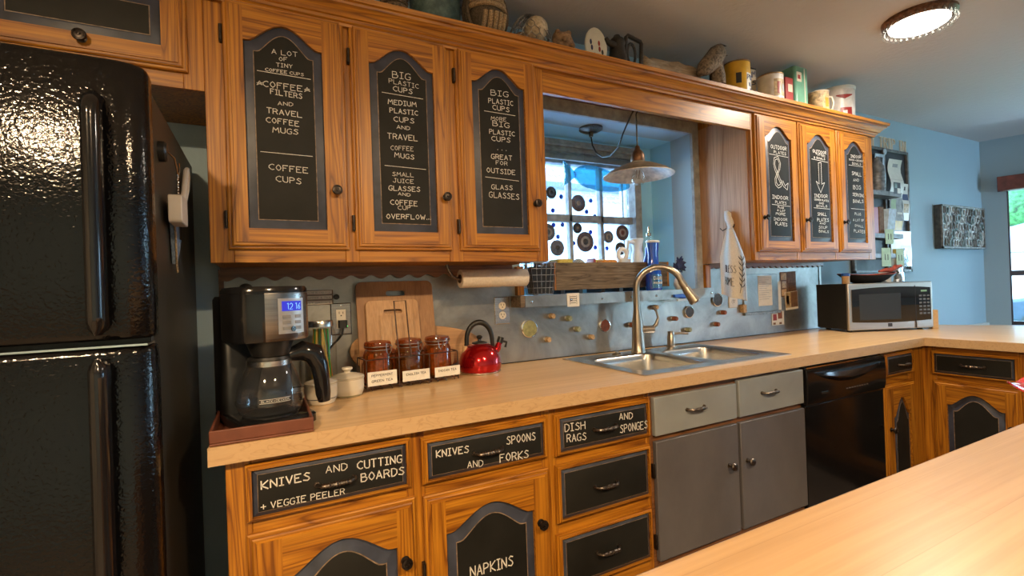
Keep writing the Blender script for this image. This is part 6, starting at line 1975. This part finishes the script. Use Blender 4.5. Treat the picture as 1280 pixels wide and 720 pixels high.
def onT(u, v_): return towel_pt(u, v_)+Vector((-0.0012, -0.0008, 0))
def tstroke(pts, r=0.0012):
    m = MB(); m.tube([onT(u, v_) for u, v_ in pts], r, 5); return m
def tword(txt, u0, v0, du_, h):
    st, W = text_strokes(txt)
    m = MB()
    for s_ in st:
        pts = [(u0+a/W*du_, v0-b_*h) for a, b_ in s_]
        m.tube([onT(*p) for p in pts], 0.0013, 5)
    return m
part('lettering', tword('BLESS', 0.22, 0.66, 0.42, 0.10), 'ink', cloth)
part('lettering', tword('HOME', 0.16, 0.84, 0.42, 0.11), 'ink', cloth)
m = MB()
m.tube([onT(0.72, 0.92), onT(0.80, 0.75), onT(0.84, 0.55), onT(0.80, 0.42)], 0.0011, 5)
for k in range(6):
    v_ = 0.46+0.07*k
    for s_ in (-1, 1):
        m.tube([onT(0.82-0.01*k*0.5, v_+0.03), onT(0.82+s_*0.07, v_), onT(0.82+s_*0.11, v_-0.03)], [0.0010, 0.0024, 0.0006], 5)
part('leaf_sprig', m, 'ink', cloth)

# ================================================================== SIDE OF THE REFRIGERATOR
FXS = 0.4383
t = thing('magnetic_hook', 'black round magnetic hook on the side of the refrigerator', 'hook', (FXS, -0.60, 1.52))
part('magnet', MB().lathe((FXS, -0.60, 1.555), [(0.022, 0), (0.022, 0.012), (0.018, 0.016), (0.001, 0.0165)], n=24, axis='x'), 'black_plastic', t)
part('hook_wire', MB().tube([(FXS+0.016, -0.60, 1.555), (FXS+0.026, -0.59, 1.545), (FXS+0.028, -0.575, 1.522), (FXS+0.026, -0.55, 1.515), (FXS+0.026, -0.525, 1.530), (FXS+0.024, -0.515, 1.552)], 0.002, 6), 'chrome', t)
t = thing('kitchen_timer', 'small white box hanging by a ball chain beside the refrigerator', 'timer', (FXS+0.03, -0.55, 1.40))
tx0 = FXS+0.012
part('case', MB().loops([[(x, -0.553+a, 1.435+b) for a, b in [(p[0], p[1]) for p in rrect(-0.043, 0.043, -0.031, 0.031, 0.008, 0)]] for x in (tx0, tx0+0.026)]), 'white_plastic', t, bev=0.002)
m = MB()
for k in range(9): m.sphere((tx0+0.014, -0.556+0.003*(k % 2), 1.470+0.006*k), 0.003, nu=8, nv=5)
part('ball_chain', m, 'chrome', t)
t = thing('scissor_sheath', 'blue denim scissor pouch hanging beside the refrigerator', 'pouch', (FXS+0.03, -0.46, 1.29))
m = MB()
pq = [(-0.52, 1.455), (-0.352, 1.50), (-0.372, 1.43), (-0.43, 1.36), (-0.478, 1.325), (-0.497, 1.318)]
m.loops([[(x, y, z) for y, z in pq] for x in (FXS+0.002, FXS+0.0115)])
part('pouch', m, 'denim', t, bev=0.002)
part('cord_edge', MB().tube([(FXS+0.012, -0.52, 1.455), (FXS+0.013, -0.508, 1.38), (FXS+0.012, -0.498, 1.318), (FXS+0.012, -0.49, 1.30)], 0.0022, 6), 'rope', t)
t = thing('scissors', 'white handled scissors stuck in the denim pouch beside the refrigerator', 'scissors', (FXS+0.02, -0.38, 1.47))
m = MB().tube([(FXS+0.016, -0.437, 1.47), (FXS+0.018, -0.40, 1.505), (FXS+0.018, -0.345, 1.575), (FXS+0.018, -0.322, 1.585), (FXS+0.018, -0.315, 1.565), (FXS+0.018, -0.34, 1.525), (FXS+0.018, -0.405, 1.475)], 0.006, 8)
part('handles', m, 'white_plastic', t)
part('blades', MB().box(FXS+0.0125, FXS+0.0155, -0.47, -0.42, 1.38, 1.475), 'chrome', t)

# ================================================================== ON TOP OF THE WALL CABINETS
TZ = 2.1235
def topz(y): return TZ if y < -0.33 else 2.1125
CZ = 2.1222
# small woven basket, enamel pot
m = MB()
m.tube([(1.052+0.038*cos(a*0.5)*(1+0.004*a*0.2), -0.24+0.038*sin(a*0.5), CZ+0.008+a*0.0014) for a in range(0, 120)], 0.0085, 7)
solo('coil_basket', 'small coiled wicker basket at the left end of the cabinet top', 'basket', m, 'wicker')
t = thing('enamel_pot', 'dark teal speckled enamel pot on the cabinet top beside the rope knot', 'pot', (1.205, -0.22, CZ))
part('pot_body', MB().lathe((1.205, -0.22, CZ), [(0.070, 0), (0.080, 0.006), (0.088, 0.06), (0.090, 0.16), (0.094, 0.165), (0.094, 0.17), (0.086, 0.168), (0.083, 0.06), (0.07, 0.012)], n=36), 'enamel_pot', t)
part('bail_handle', MB().tube([(1.205+0.095*cos(pi*i/16), -0.22, CZ+0.150+0.07*sin(pi*i/16)) for i in range(17)], 0.004, 6), 'black_iron', t)
# rope knot ball: strands wound three ways
bx_, by_, bz_, br_ = 1.372, -0.285, CZ+0.106, 0.070
t = thing('rope_knot', 'big striped rope ball knot on the cabinet top beside the wire egg basket', 'rope ball', (bx_, by_, CZ))
part('core', MB().sphere((bx_, by_, bz_), br_*0.93, sc=(1, 1, 1.34)), 'rope_dark', t)
def strand(mb, fn, n=28): mb.tube([fn(2*pi*i/n) for i in range(n)], 0.0085, 7, closed=True)
m = MB()
for k in (-2, -1, 0, 1, 2):        # upper horizontal bands
    o = k*0.019+0.045
    r = math.sqrt(max(0.0001, br_**2-(o/1.34)**2))
    strand(m, lambda a: Vector((bx_+r*cos(a), by_+r*sin(a), bz_+o)))
part('rope_band', m, 'rope', t)
m = MB()
for k in (-2, -1, 0, 1, 2):        # lower upright strands
    o = k*0.0185
    pts = []
    for i in range(15):
        a = radians(-88+76*i/14)
        q = math.sqrt(max(0.0001, (br_*1.0)**2-o**2))
        pts.append(Vector((bx_+o+0.012, by_-q*cos(a), bz_+q*1.30*sin(a))))
    m.tube(pts, 0.0085, 7)
part('rope_band', m, 'rope', t)
m = MB()
for k in (-1, 0, 1):
    pts = [Vector((bx_+(br_+0.008)*cos(a), by_+k*0.018, bz_+(br_+0.006)*1.33*sin(a))) for a in [2*pi*i/30 for i in range(30)]]
    m.tube(pts, 0.0075, 7, closed=True)
part('rope_band', m, 'rope_dark', t)
# wire egg basket with wooden balls
ex, ey = 1.562, -0.275
t = thing('egg_basket', 'domed chicken-wire basket of balls on the cabinet top', 'basket', (ex, ey, CZ))
m = MB()
def domep(a, e): return Vector((ex+0.092*cos(a)*cos(e), ey+0.092*sin(a)*cos(e)*0.85, CZ+0.004+0.150*sin(e)))
for ring in range(7):
    e0, e1 = radians(13*ring), radians(13*(ring+1))
    n = 16
    for k in range(n):
        a = 2*pi*(k+0.5*(ring % 2))/n
        p0 = domep(a, e0); p1 = domep(a+pi/n, (e0*0.55+e1*0.45)); p2 = domep(a-pi/n, (e0*0.55+e1*0.45))
        p3 = domep(a+pi/n, min(e1, pi/2))
        m.cyl(p0, p1, 0.0016, n=4, caps=False); m.cyl(p0, p2, 0.0016, n=4, caps=False); m.cyl(p1, p3, 0.0016, n=4, caps=False)
m.tube([domep(2*pi*k/28, 0) for k in range(28)], 0.0025, 6, closed=True)
m.tube([domep(0, radians(i*9)) for i in range(21)], 0.0022, 6)
part('wire_mesh', m, 'wire_grey', t)
solo('wooden_ball', 'large cream ball in the wire egg basket', 'ball', MB().sphere((1.575, -0.300, CZ+0.092), 0.046), 'ball_cream')
for k, (x, y) in enumerate(((1.520, -0.285), (1.607, -0.262), (1.548, -0.235))):
    solo('wooden_ball', 'brown ball in the wire egg basket, %s' % ('left of the cream ball', 'right of the cream ball', 'behind the cream ball')[k], 'ball', MB().sphere((x, y, CZ+0.0385), 0.036), 'ball_brown', group='brown balls in the egg basket')
m = MB()
m.tube([(1.650, -0.30, CZ+0.035), (1.672, -0.30, CZ+0.055), (1.70, -0.295, CZ+0.060), (1.725, -0.295, CZ+0.040), (1.745, -0.29, CZ+0.022)], [0.008, 0.034, 0.042, 0.028, 0.006], 12)
for k in range(7): m.sphere((1.672+0.010*k, -0.30-0.03*sin(k*1.7), CZ+0.055+0.034*cos(k*1.7)), 0.012, nu=8, nv=6)
bmesh.ops.translate(m.bm, verts=m.bm.verts[:], vec=(0, 0, 0.0125))
solo('seashell', 'knobbly tan seashell right of the wire egg basket', 'seashell', m, 'ball_brown')
# white oval plaque
t = thing('painted_plaque', 'white oval plaque painted with small red and blue figures on the cabinet top', 'plaque', (1.862, -0.30, CZ))
ca = radians(-28)
def pq_(a, b, o): # a across, b up
    return Vector((1.862+a*cos(ca)-o*sin(ca)*-1*0.0, -0.30+a*sin(ca)-o+b*0.12, CZ+b))
m = MB()
m.loops([[pq_(0.043*k*cos(2*pi*i/36), 0.086+0.085*k*sin(2*pi*i/36), o) for i in range(36)] for k, o in ((0.95, -0.004), (1.0, -0.002), (1.0, 0.003), (0.94, 0.005), (0.88, 0.004))])
pp = part('plate', m, 'plate_white', t)
for a, b, mt_ in ((-0.018, 0.085, 'paint_navy'), (-0.020, 0.11, 'paint_navy'), (0.012, 0.075, 'paint_red'), (0.022, 0.060, 'ink'), (0.012, 0.10, 'paint_red'), (0.002, 0.045, 'paint_red'), (-0.01, 0.05, 'paint_navy')):
    m = MB(); m.loops([[pq_(a+0.004*cos(2*pi*i/8), b+0.012*sin(2*pi*i/8), o) for i in range(8)] for o in (0.004, 0.0055)])
    part('painted_figure', m, mt_, pp)
part('easel', MB().tube([(1.835, -0.305, CZ+0.003), (1.862, -0.255, CZ+0.003), (1.875, -0.285, CZ+0.10)], 0.003, 6).tube([(1.89, -0.33, CZ+0.003), (1.862, -0.255, CZ+0.003)], 0.003, 6), 'black_iron', t)
# little iron gadget
t = thing('iron_gadget', 'small black cast iron gadget with a squared loop handle on the cabinet top', 'gadget', (2.02, -0.30, CZ))
part('body', MB().lathe((1.965, -0.30, CZ), [(0.040, 0), (0.040, 0.05), (0.034, 0.07), (0.030, 0.105), (0.034, 0.115), (0.030, 0.13), (0.016, 0.142), (0.012, 0.15), (0.001, 0.152)], n=24), 'black_iron', t)
part('spout', MB().tube([(1.94, -0.31, CZ+0.10), (1.905, -0.315, CZ+0.105), (1.895, -0.315, CZ+0.12)], [0.016, 0.011, 0.007], 10), 'black_iron', t)
part('handle', MB().tube([(2.0, -0.30, CZ+0.03), (2.015, -0.30, CZ+0.155), (2.022, -0.30, CZ+0.163), (2.092, -0.30, CZ+0.150), (2.098, -0.30, CZ+0.142), (2.090, -0.30, CZ+0.02)], 0.0085, 8), 'black_iron', t)
part('inner_ring', MB().tube([(2.045+0.022*cos(2*pi*i/18), -0.295, CZ+0.09+0.045*sin(2*pi*i/18)) for i in range(18)], 0.006, 7, closed=True), 'black_iron', t)
part('base_bar', MB().box(1.955, 2.10, -0.325, -0.275, CZ, CZ+0.022), 'black_iron', t, bev=0.003)
# driftwood and birds
m = MB()
rnd = random.Random(8)
L = []
for k in range(15):
    t_ = k/14
    x = 2.12+0.36*t_
    r = 0.029+0.012*sin(pi*min(1, t_*0.9+0.12))+rnd.uniform(-.002, .002)
    c = Vector((x, -0.262+0.010*sin(t_*6), CZ+0.052+0.012*t_*0+0.022))
    L.append([c+Vector((0, r*cos(2*pi*i/14)*1.0, r*1.45*sin(2*pi*i/14)))*(1+0.06*rnd.uniform(-1, 1)) for i in range(14)] if 0 < k < 14 else [c+Vector((0, 0.012*cos(2*pi*i/14), 0.014*sin(2*pi*i/14))) for i in range(14)])
m.loops(L)
lo = min(v.co.z for v in m.bm.verts)
bmesh.ops.translate(m.bm, verts=m.bm.verts[:], vec=(0, 0, CZ-lo))
solo('driftwood', 'long pale weathered piece of driftwood on the cabinet top', 'driftwood', m, 'driftwood', angle=70)
t = thing('carved_bird', 'carved brown wooden bird at the right end of the driftwood', 'bird figure', (2.50, -0.33, CZ))
m = MB()
m.tube([(2.385, -0.352, CZ+0.045), (2.42, -0.352, CZ+0.075), (2.468, -0.352, CZ+0.112), (2.505, -0.352, CZ+0.158), (2.522, -0.352, CZ+0.186)], [0.016, 0.036, 0.044, 0.040, 0.022], 14)
m.tube([(2.49, -0.352, CZ+0.10), (2.505, -0.352, CZ+0.05), (2.508, -0.352, CZ+0.0125)], [0.030, 0.032, 0.030], 12)
part('body', m, 'bird_brown', t, angle=80)
part('beak', MB().cyl((2.522, -0.356, CZ+0.195), (2.545, -0.372, CZ+0.190), 0.008, 0.001, 8), 'bird_dark', t)
t = thing('carved_bird', 'dark brown carved bird standing behind the pale brown one, left of the yellow can', 'bird figure', (2.575, -0.29, CZ))
m = MB()
m.tube([(2.57, -0.29, CZ+0.0), (2.572, -0.29, CZ+0.05), (2.575, -0.29, CZ+0.11), (2.585, -0.29, CZ+0.165), (2.585, -0.29, CZ+0.19)], [0.024, 0.032, 0.034, 0.024, 0.010], 14)
part('body', m, 'bird_dark', t, angle=80)
part('beak', MB().cyl((2.590, -0.305, CZ+0.180), (2.605, -0.33, CZ+0.178), 0.007, 0.001, 8), 'bird_brown', t)
# tins
def cylw(x, y, r, txt, a0, a1, z, h, wd, mat, par, name='lettering'):
    """lettering round a can: angles in degrees, 270 faces the room"""
    st, W = text_strokes(txt)
    m = MB()
    for s_ in st:
        m.tube([Vector((x+(r+.0008)*cos(radians(a0+(a1-a0)*p/W)), y+(r+.0008)*sin(radians(a0+(a1-a0)*p/W)), z+h*q)) for p, q in s_], wd, 4)
    return part(name, m, mat, par)
def band(x, y, r, a0, a1, z0, z1, mat, par, name='label_patch'):
    m = MB()
    n = 14
    m.loops([[Vector((x+(r+o)*cos(radians(a0+(a1-a0)*i/n)), y+(r+o)*sin(radians(a0+(a1-a0)*i/n)), z)) for o, z in ((0, z0), (.0006, z0), (.0006, z1), (0, z1))] for i in range(n+1)])
    return part(name, m, mat, par)
def can(x, y, r, h, label, mat, rim, cat='tin', name='tin_can'):
    t = thing(name, label, cat, (x, y, CZ))
    part('can_body', MB().lathe((x, y, CZ), [(r, 0.003), (r, h-0.003)], n=40), mat, t)
    part('rim', MB().lathe((x, y, CZ+h-0.004), [(r, 0), (r+0.002, 0.001), (r+0.002, 0.006), (r-0.001, 0.007), (r-0.003, 0.003), (0.001, 0.003)], n=40), rim, t)
    part('base_rim', MB().lathe((x, y, CZ), [(r-.002, 0), (r+0.0015, 0.001), (r+0.0015, 0.004), (r, 0.005)], n=40), rim, t)
    return t
x, y, r = 2.720, -0.285, 0.062
t = can(x, y, r, 0.170, 'yellow tin can with a white and purple label on the cabinet top', 'tin_yellow', 'tin_rim')
band(x, y, r, 262, 318, 0.016+CZ, 0.110+CZ, 'plate_white', t)
cylw(x, y, r, 'PUP', 266, 312, CZ+0.078, 0.022, 0.0022, 'paint_navy', t)
for a, z, q in ((272, 0.055, 9), (296, 0.050, 8), (282, 0.028, 8)): band(x, y, r+0.0008, a, a+q*1.6, CZ+z-0.010, CZ+z+0.008, 'paint_navy', t, 'print')
band(x, y, r, 215, 238, 0.06+CZ, 0.11+CZ, 'ink', t, 'print')
t = thing('tin_box', 'cream tin box lettered in dark capitals behind the yellow can', 'tin', (2.90, -0.27, CZ))
m = MB(); m.box(2.840, 2.925, -0.245, -0.205, CZ, CZ+0.205)
bx_p = part('box_body', m, 'ceramic_cream', t, bev=0.003)
m = MB(); m.box(2.84, 2.925, -0.246, -0.204, CZ+0.200, CZ+0.207)
part('edge_band', m, 'ink', t)
for tx, zz, hh in (('IUM', 0.155, 0.028), ('ES', 0.115, 0.02)):
    m = MB(); write(m, tx, (2.852, -0.245, CZ+zz-0.012), (2.918, -0.245, CZ+zz+0.012), (0, 0, 1), hh, 0.005, (0, -1, 0))
    part('lettering', m, 'paint_navy', t, smooth=False)
x, y, r = 2.955, -0.300, 0.060
t = can(x, y, r, 0.145, 'white printed tin can between the yellow can and the red box', 'tin_white', 'tin_rim')
band(x, y, r, 230, 300, CZ+0.03, CZ+0.115, 'tin_tan', t, 'print'); band(x, y, r+0.0008, 245, 262, CZ+0.04, CZ+0.10, 'paint_red', t, 'print'); band(x, y, r+0.0008, 272, 290, CZ+0.05, CZ+0.09, 'paper_grey', t, 'print')
t = thing('tin_box', 'small red tin box left of the green tin', 'tin', (3.09, -0.27, CZ))
part('box_body', MB().box(3.052, 3.116, -0.318, -0.245, CZ, CZ+0.160), 'paint_red', t, bev=0.003)
part('label_patch', MB().box(3.072, 3.108, -0.3188, -0.318, CZ+0.085, CZ+0.125), 'ceramic_cream', t)
t = thing('coffee_tin', 'tall mint green oblong tin with a pale stripe on the cabinet top', 'tin', (3.175, -0.28, CZ))
m = MB(); m.loops([rrect(3.128, 3.245, -0.322, -0.225, 0.018, CZ+z) for z in (0.0, 0.225)]+[rrect(3.132, 3.241, -0.318, -0.229, 0.016, CZ+0.232)])
part('tin_body', m, 'tin_green', t, angle=50)
part('stripe', MB().box(3.205, 3.212, -0.3228, -0.3215, CZ, CZ+0.224), 'ceramic_cream', t)
part('label_patch', MB().box(3.142, 3.182, -0.3228, -0.3215, CZ+0.15, CZ+0.20), 'ceramic_cream', t)
part('label_mark', MB().box(3.150, 3.172, -0.3233, -0.3227, CZ+0.163, CZ+0.185), 'paint_red', t)
x, y, r = 3.375, -0.290, 0.053
t = thing('tin_mug', 'tan printed tin mug with a side handle in front of the white bucket', 'mug', (x, y, CZ))
part('mug_body', MB().lathe((x, y, CZ), [(r*.96, 0), (r, 0.004), (r, 0.125), (r+0.002, 0.13), (r-0.003, 0.13), (r-0.004, 0.02)], n=36), 'tin_tan', t)
part('rim', MB().tube([(x+(r+.001)*cos(2*pi*i/32), y+(r+.001)*sin(2*pi*i/32), CZ+0.13) for i in range(32)], 0.0025, 6, closed=True), 'ceramic_cream', t)
ha = radians(-30)
part('handle', MB().tube([(x+(r+o)*cos(ha), y+(r+o)*sin(ha), CZ+z) for o, z in ((0, 0.112), (0.022, 0.108), (0.030, 0.075), (0.022, 0.040), (0, 0.03))], 0.005, 8), 'ceramic_cream', t)
band(x, y, r, 235, 290, CZ+0.03, CZ+0.11, 'cork', t, 'print'); band(x, y, r+0.0008, 250, 275, CZ+0.04, CZ+0.09, 'straw_orange', t, 'print')
x, y, r = 3.665, -0.235, 0.088
t = thing('white_bucket', 'large white bucket with red shield print at the right end of the cabinet top', 'bucket', (x, y, CZ))
part('bucket_body', MB().lathe((x, y, CZ), [(r*0.95, 0), (r*0.96, 0.004), (r, 0.20)], n=44), 'tin_white', t)
part('lid', MB().lathe((x, y, CZ+0.200), [(r+0.003, -0.006), (r+0.004, 0.012), (r-0.002, 0.016), (0.001, 0.017)], n=44), 'plate_white', t)
def shield(a0, a1, z0, z1, mat, tip):
    m = MB(); n = 12
    rr_ = r+0.0012
    L = []
    for i in range(n+1):
        u = i/n
        zb = z0+(z1-z0)*(abs(2*u-1)*0.8 if tip else 0)
        a = radians(a0+(a1-a0)*u)
        L.append([Vector((x+(rr_-.0016)*cos(a), y+(rr_-.0016)*sin(a), zb)), Vector((x+rr_*cos(a), y+rr_*sin(a), zb)), Vector((x+rr_*cos(a), y+rr_*sin(a), z1)), Vector((x+(rr_-.0016)*cos(a), y+(rr_-.0016)*sin(a), z1))])
    m.loops(L)
    part('red_print', m, mat, t)
shield(205, 262, CZ+0.135, CZ+0.160, 'paint_red', True)
shield(218, 258, CZ+0.035, CZ+0.085, 'paint_red', False)
shield(226, 240, CZ+0.050, CZ+0.068, 'plate_white', False)

# ================================================================== RACK AND PICTURE ON THE RIGHT WALL
RY = -0.004
rk2 = thing('magazine_rack', 'dark metal magazine rack with shelves and clipped papers right of the oak cabinets', 'rack', (4.70, RY, 1.29))
m = MB()
X0, X1, Z0_, Z1_ = 4.18, 4.95, 1.26, 2.155
m.box(X0, X1, -0.014, RY, Z0_, Z1_)
part('back_board', m, 'frame_black', rk2, bev=0.002)
m = MB()
for x in (X0, 4.605, X1-0.022): m.box(x, x+0.022, -0.030, -0.014, Z0_, Z1_)
for z in (Z0_, Z1_-0.02): m.box(X0, X1, -0.030, -0.014, z, z+0.02)
part('frame_bars', m, 'canister_grey', rk2, bev=0.002)
for z in (1.790, 1.500, 1.365):
    m = MB(); m.box(X0, 4.605, -0.125, -0.0305, z-0.008, z); m.box(X0, 4.605, -0.127, -0.124, z-0.008, z+0.022)
    part('shelf', m, 'canister_grey', rk2)
# letters standing on top
lx = 4.405
for i, ch in enumerate('AY TRIP IN'):
    st = FONT.get(ch)
    w_ = 0.048
    if st:
        m = MB()
        for s_ in st.split('|'):
            pts = [Vector((lx+int(c[0])/9*0.060, -0.016, Z1_+0.0045+int(c[1])/9*0.074)) for c in s_.split(' ')]
            for a, b_ in zip(pts, pts[1:]):
                d = (b_-a).normalized(); n_ = Vector((d.z, 0, -d.x))*0.0026
                m.loops([[a-n_-d*.003, a+n_-d*.003, b_+n_+d*.003, b_-n_+d*.003], [q+Vector((0, -0.010, 0)) for q in (a-n_-d*.003, a+n_-d*.003, b_+n_+d*.003, b_-n_+d*.003)]])
        word = {0: 'first', 1: 'first', 3: 'middle', 4: 'middle', 5: 'middle', 6: 'middle', 8: 'last', 9: 'last'}[i]
        solo('wooden_letter', 'tan capital letter %s in the %s word on top of the magazine rack' % (ch, word), 'letter', m, 'letter_tan', group='tan capital letters on the magazine rack', smooth=False)
    lx += 0.060 if ch not in ' I' else 0.046
# canister on the upper shelf
cx_, cy_ = 4.40, -0.080
t = thing('ribbed_canister', 'grey ribbed metal canister on the upper shelf of the magazine rack', 'canister', (cx_, cy_, 1.790))
m = MB(); pr2 = [(0.040, 0)]
for k in range(14): pr2 += [(0.0405+0.002*(k % 2), 0.004+k*0.012), (0.0405+0.002*(k % 2), 0.014+k*0.012)]
pr2 += [(0.038, 0.20), (0.020, 0.235), (0.018, 0.26), (0.001, 0.262)]
part('canister_body', MB().lathe((cx_, cy_, 1.7905), pr2, n=28), 'canister_grey', t)
def sheet(x0, x1, z0, z1, y, mat, label, name='paper_sheet', blobs=(), curl=0.008, cat='paper'):
    t = thing(name, label, cat, ((x0+x1)/2, y, z0))
    m = MB(); n = 10
    L = []
    for j in range(n+1):
        v_ = j/n
        yy = y-curl*sin(pi*v_*1.3)**2
        z = z0+(z1-z0)*v_
        L.append([(x0, yy, z), (x1, yy-curl*0.3, z), (x1, yy-curl*0.3-0.0008, z), (x0, yy-0.0008, z)])
    m.loops(L)
    pg_ = part('page', m, mat, t)
    for u0, u1, v0, v1, mt_ in blobs:
        m = MB(); L = []
        for j in range(5):
            v_ = v0+(v1-v0)*j/4
            yy = y-curl*sin(pi*v_*1.3)**2-0.0011
            z = z0+(z1-z0)*v_
            L.append([(x0+(x1-x0)*u0, yy-curl*0.3*u0, z), (x0+(x1-x0)*u1, yy-curl*0.3*u1, z), (x0+(x1-x0)*u1, yy-curl*0.3*u1-0.0006, z), (x0+(x1-x0)*u0, yy-curl*0.3*u0-0.0006, z)])
        m.loops(L)
        part('print', m, mt_, pg_)
    return t
sheet(4.47, 4.59, 1.84, 2.10, -0.034, 'paper_blue', 'picture postcard with a black fish shape at the top of the magazine rack', blobs=[(0.1, 0.8, 0.72, 0.92, 'ink'), (0.2, 0.9, 0.1, 0.4, 'plate_white'), (0.5, 0.95, 0.5, 0.7, 'tin_tan')])
sheet(4.635, 4.80, 1.78, 2.075, -0.034, 'plate_white', 'long white sheet clipped high on the right half of the magazine rack', blobs=[(0.35, 0.75, 0.82, 0.90, 'paper_grey'), (0.05, 0.95, 0.50, 0.505, 'paper_grey')], curl=0.02)
sheet(4.640, 4.80, 1.56, 1.80, -0.036, 'paper_grey', 'dark grey folded brochure below the long white sheet on the magazine rack', blobs=[(0.1, 0.5, 0.6, 0.95, 'paper_green'), (0.2, 0.9, 0.02, 0.3, 'tin_yellow'), (0.5, 0.9, 0.5, 0.56, 'plate_white')], curl=0.012)
sheet(4.81, 4.895, 1.64, 1.91, -0.036, 'plate_white', 'narrow blue and white ticket strip on the right edge of the magazine rack', blobs=[(0.05, 0.95, 0.55, 0.72, 'paint_navy'), (0.1, 0.9, 0.2, 0.45, 'tin_tan'), (0.2, 0.6, 0.82, 0.92, 'ink')])
sheet(4.64, 4.925, 1.30, 1.56, -0.033, 'ceramic_cream', 'cream map page low on the right half of the magazine rack', blobs=[(0.03, 0.4, 0.80, 0.90, 'ink'), (0.05, 0.2, 0.35, 0.5, 'tin_yellow'), (0.5, 0.95, 0.1, 0.6, 'plate_white')], curl=0.004)
sheet(4.50, 4.59, 1.80, 1.88, -0.128, 'frame_black', 'black photo with white circles on the upper shelf front of the magazine rack', blobs=[(0.1, 0.5, 0.5, 0.9, 'art_teal'), (0.5, 0.95, 0.05, 0.5, 'plate_white')], curl=0.001)
def book(x0, x1, z0, h, mat, label, name='booklet', y0=-0.11, lean_=0.0):
    m = MB(); m.loops([[(x0, y, z0), (x1, y, z0), (x1+lean_, y, z0+h), (x0+lean_, y, z0+h)] for y in (y0, -0.035)])
    return solo(name, label, 'booklet', m, mat, bev=0.001)
book(4.27, 4.33, 1.5005, 0.20, 'paint_red', 'dark red booklet on the middle shelf of the magazine rack')
book(4.345, 4.40, 1.5005, 0.205, 'card_brown', 'brown photo booklet on the middle shelf of the magazine rack')
book(4.425, 4.52, 1.5005, 0.20, 'paper_blue', 'leaning pale blue booklet on the middle shelf of the magazine rack', lean_=0.05)
def gcard(x0, x1, z0, z1, y, label):
    t = thing('green_tag', label, 'card', ((x0+x1)/2, y, z0))
    part('card', MB().box(x0, x1, y-0.0015, y, z0, z1), 'paper_green', t)
    m = MB(); cx3 = (x0+x1)/2; cz3 = (z0+z1)/2
    for s_ in (-1, 1):
        m = MB().box(cx3+s_*0.018-0.004, cx3+s_*0.018+0.004, y-0.0022, y-0.0014, cz3-0.02, cz3+0.02)
        part('print', m, 'ink', t)
gcard(4.37, 4.475, 1.452, 1.552, -0.1275, 'pale green tag card on the middle shelf front of the magazine rack')
gcard(4.315, 4.43, 1.300, 1.425, -0.1275, 'pale green tag card on the lowest shelf front of the magazine rack, left of two')
gcard(4.500, 4.60, 1.296, 1.420, -0.1275, 'pale green tag card on the lowest shelf front of the magazine rack, right of two')
t = thing('clear_bag', 'crumpled clear and silver packet hung at the lower right of the magazine rack', 'packet', (4.75, -0.05, 1.24))
m = MB(); rnd = random.Random(9); L = []
for k in range(6):
    z = 1.30+0.13*k/5
    L.append([(4.75+0.07*cos(2*pi*i/10)*(1-.5*(k/5))+rnd.uniform(-.012, .012), -0.055+0.02*sin(2*pi*i/10)+rnd.uniform(-.003, .003), z) for i in range(10)])
m.loops(L)
part('packet', m, 'silver_foil', t, angle=15)
m = MB().sphere((4.605, -0.036, Z1_-0.03), 0.022, sc=(1, 0.3, 1))
solo('round_magnet', 'pale blue round magnet at the top middle of the magazine rack', 'magnet', m, 'paper_blue')

# carved picture
t = thing('carved_artwork', 'grey rectangular panel of carved swirling shapes on the blue wall', 'wall art', (5.75, -0.03, 1.44))
ax0, ax1, az0, az1 = 5.37, 6.13, 1.438, 1.785
part('back_panel', MB().box(ax0, ax1, -0.045, -0.004, az0, az1), 'art_dark', t, bev=0.003)
m = MB()
m.box(ax0, ax1, -0.058, -0.0455, az0, az0+0.014); m.box(ax0, ax1, -0.058, -0.0455, az1-0.014, az1); m.box(ax0, ax0+0.014, -0.058, -0.0455, az0, az1); m.box(ax1-0.014, ax1, -0.058, -0.0455, az0, az1)
part('frame', m, 'art_grey', t)
rnd = random.Random(21)
for i in range(15):
    for j in range(5):
        x = ax0+0.045+(ax1-ax0-0.09)*i/14+rnd.uniform(-.012, .012); z = az0+0.045+(az1-az0-0.09)*j/4+rnd.uniform(-.012, .012)
        r1, r2 = rnd.uniform(0.014, 0.026), rnd.uniform(0.026, 0.044)
        a = rnd.uniform(-0.6, 0.6)
        m = MB()
        pts = []
        for k in range(14):
            q = 2*pi*k/14
            u, v_ = r1*cos(q), r2*sin(q)
            pts.append((x+u*cos(a)-v_*sin(a), -0.052, z+u*sin(a)+v_*cos(a)))
        m.tube(pts, 0.0055, 6, closed=True)
        part('carved_swirl', m, ('art_grey', 'art_teal', 'art_white', 'art_grey', 'art_white')[(i*3+j*2) % 5], t)
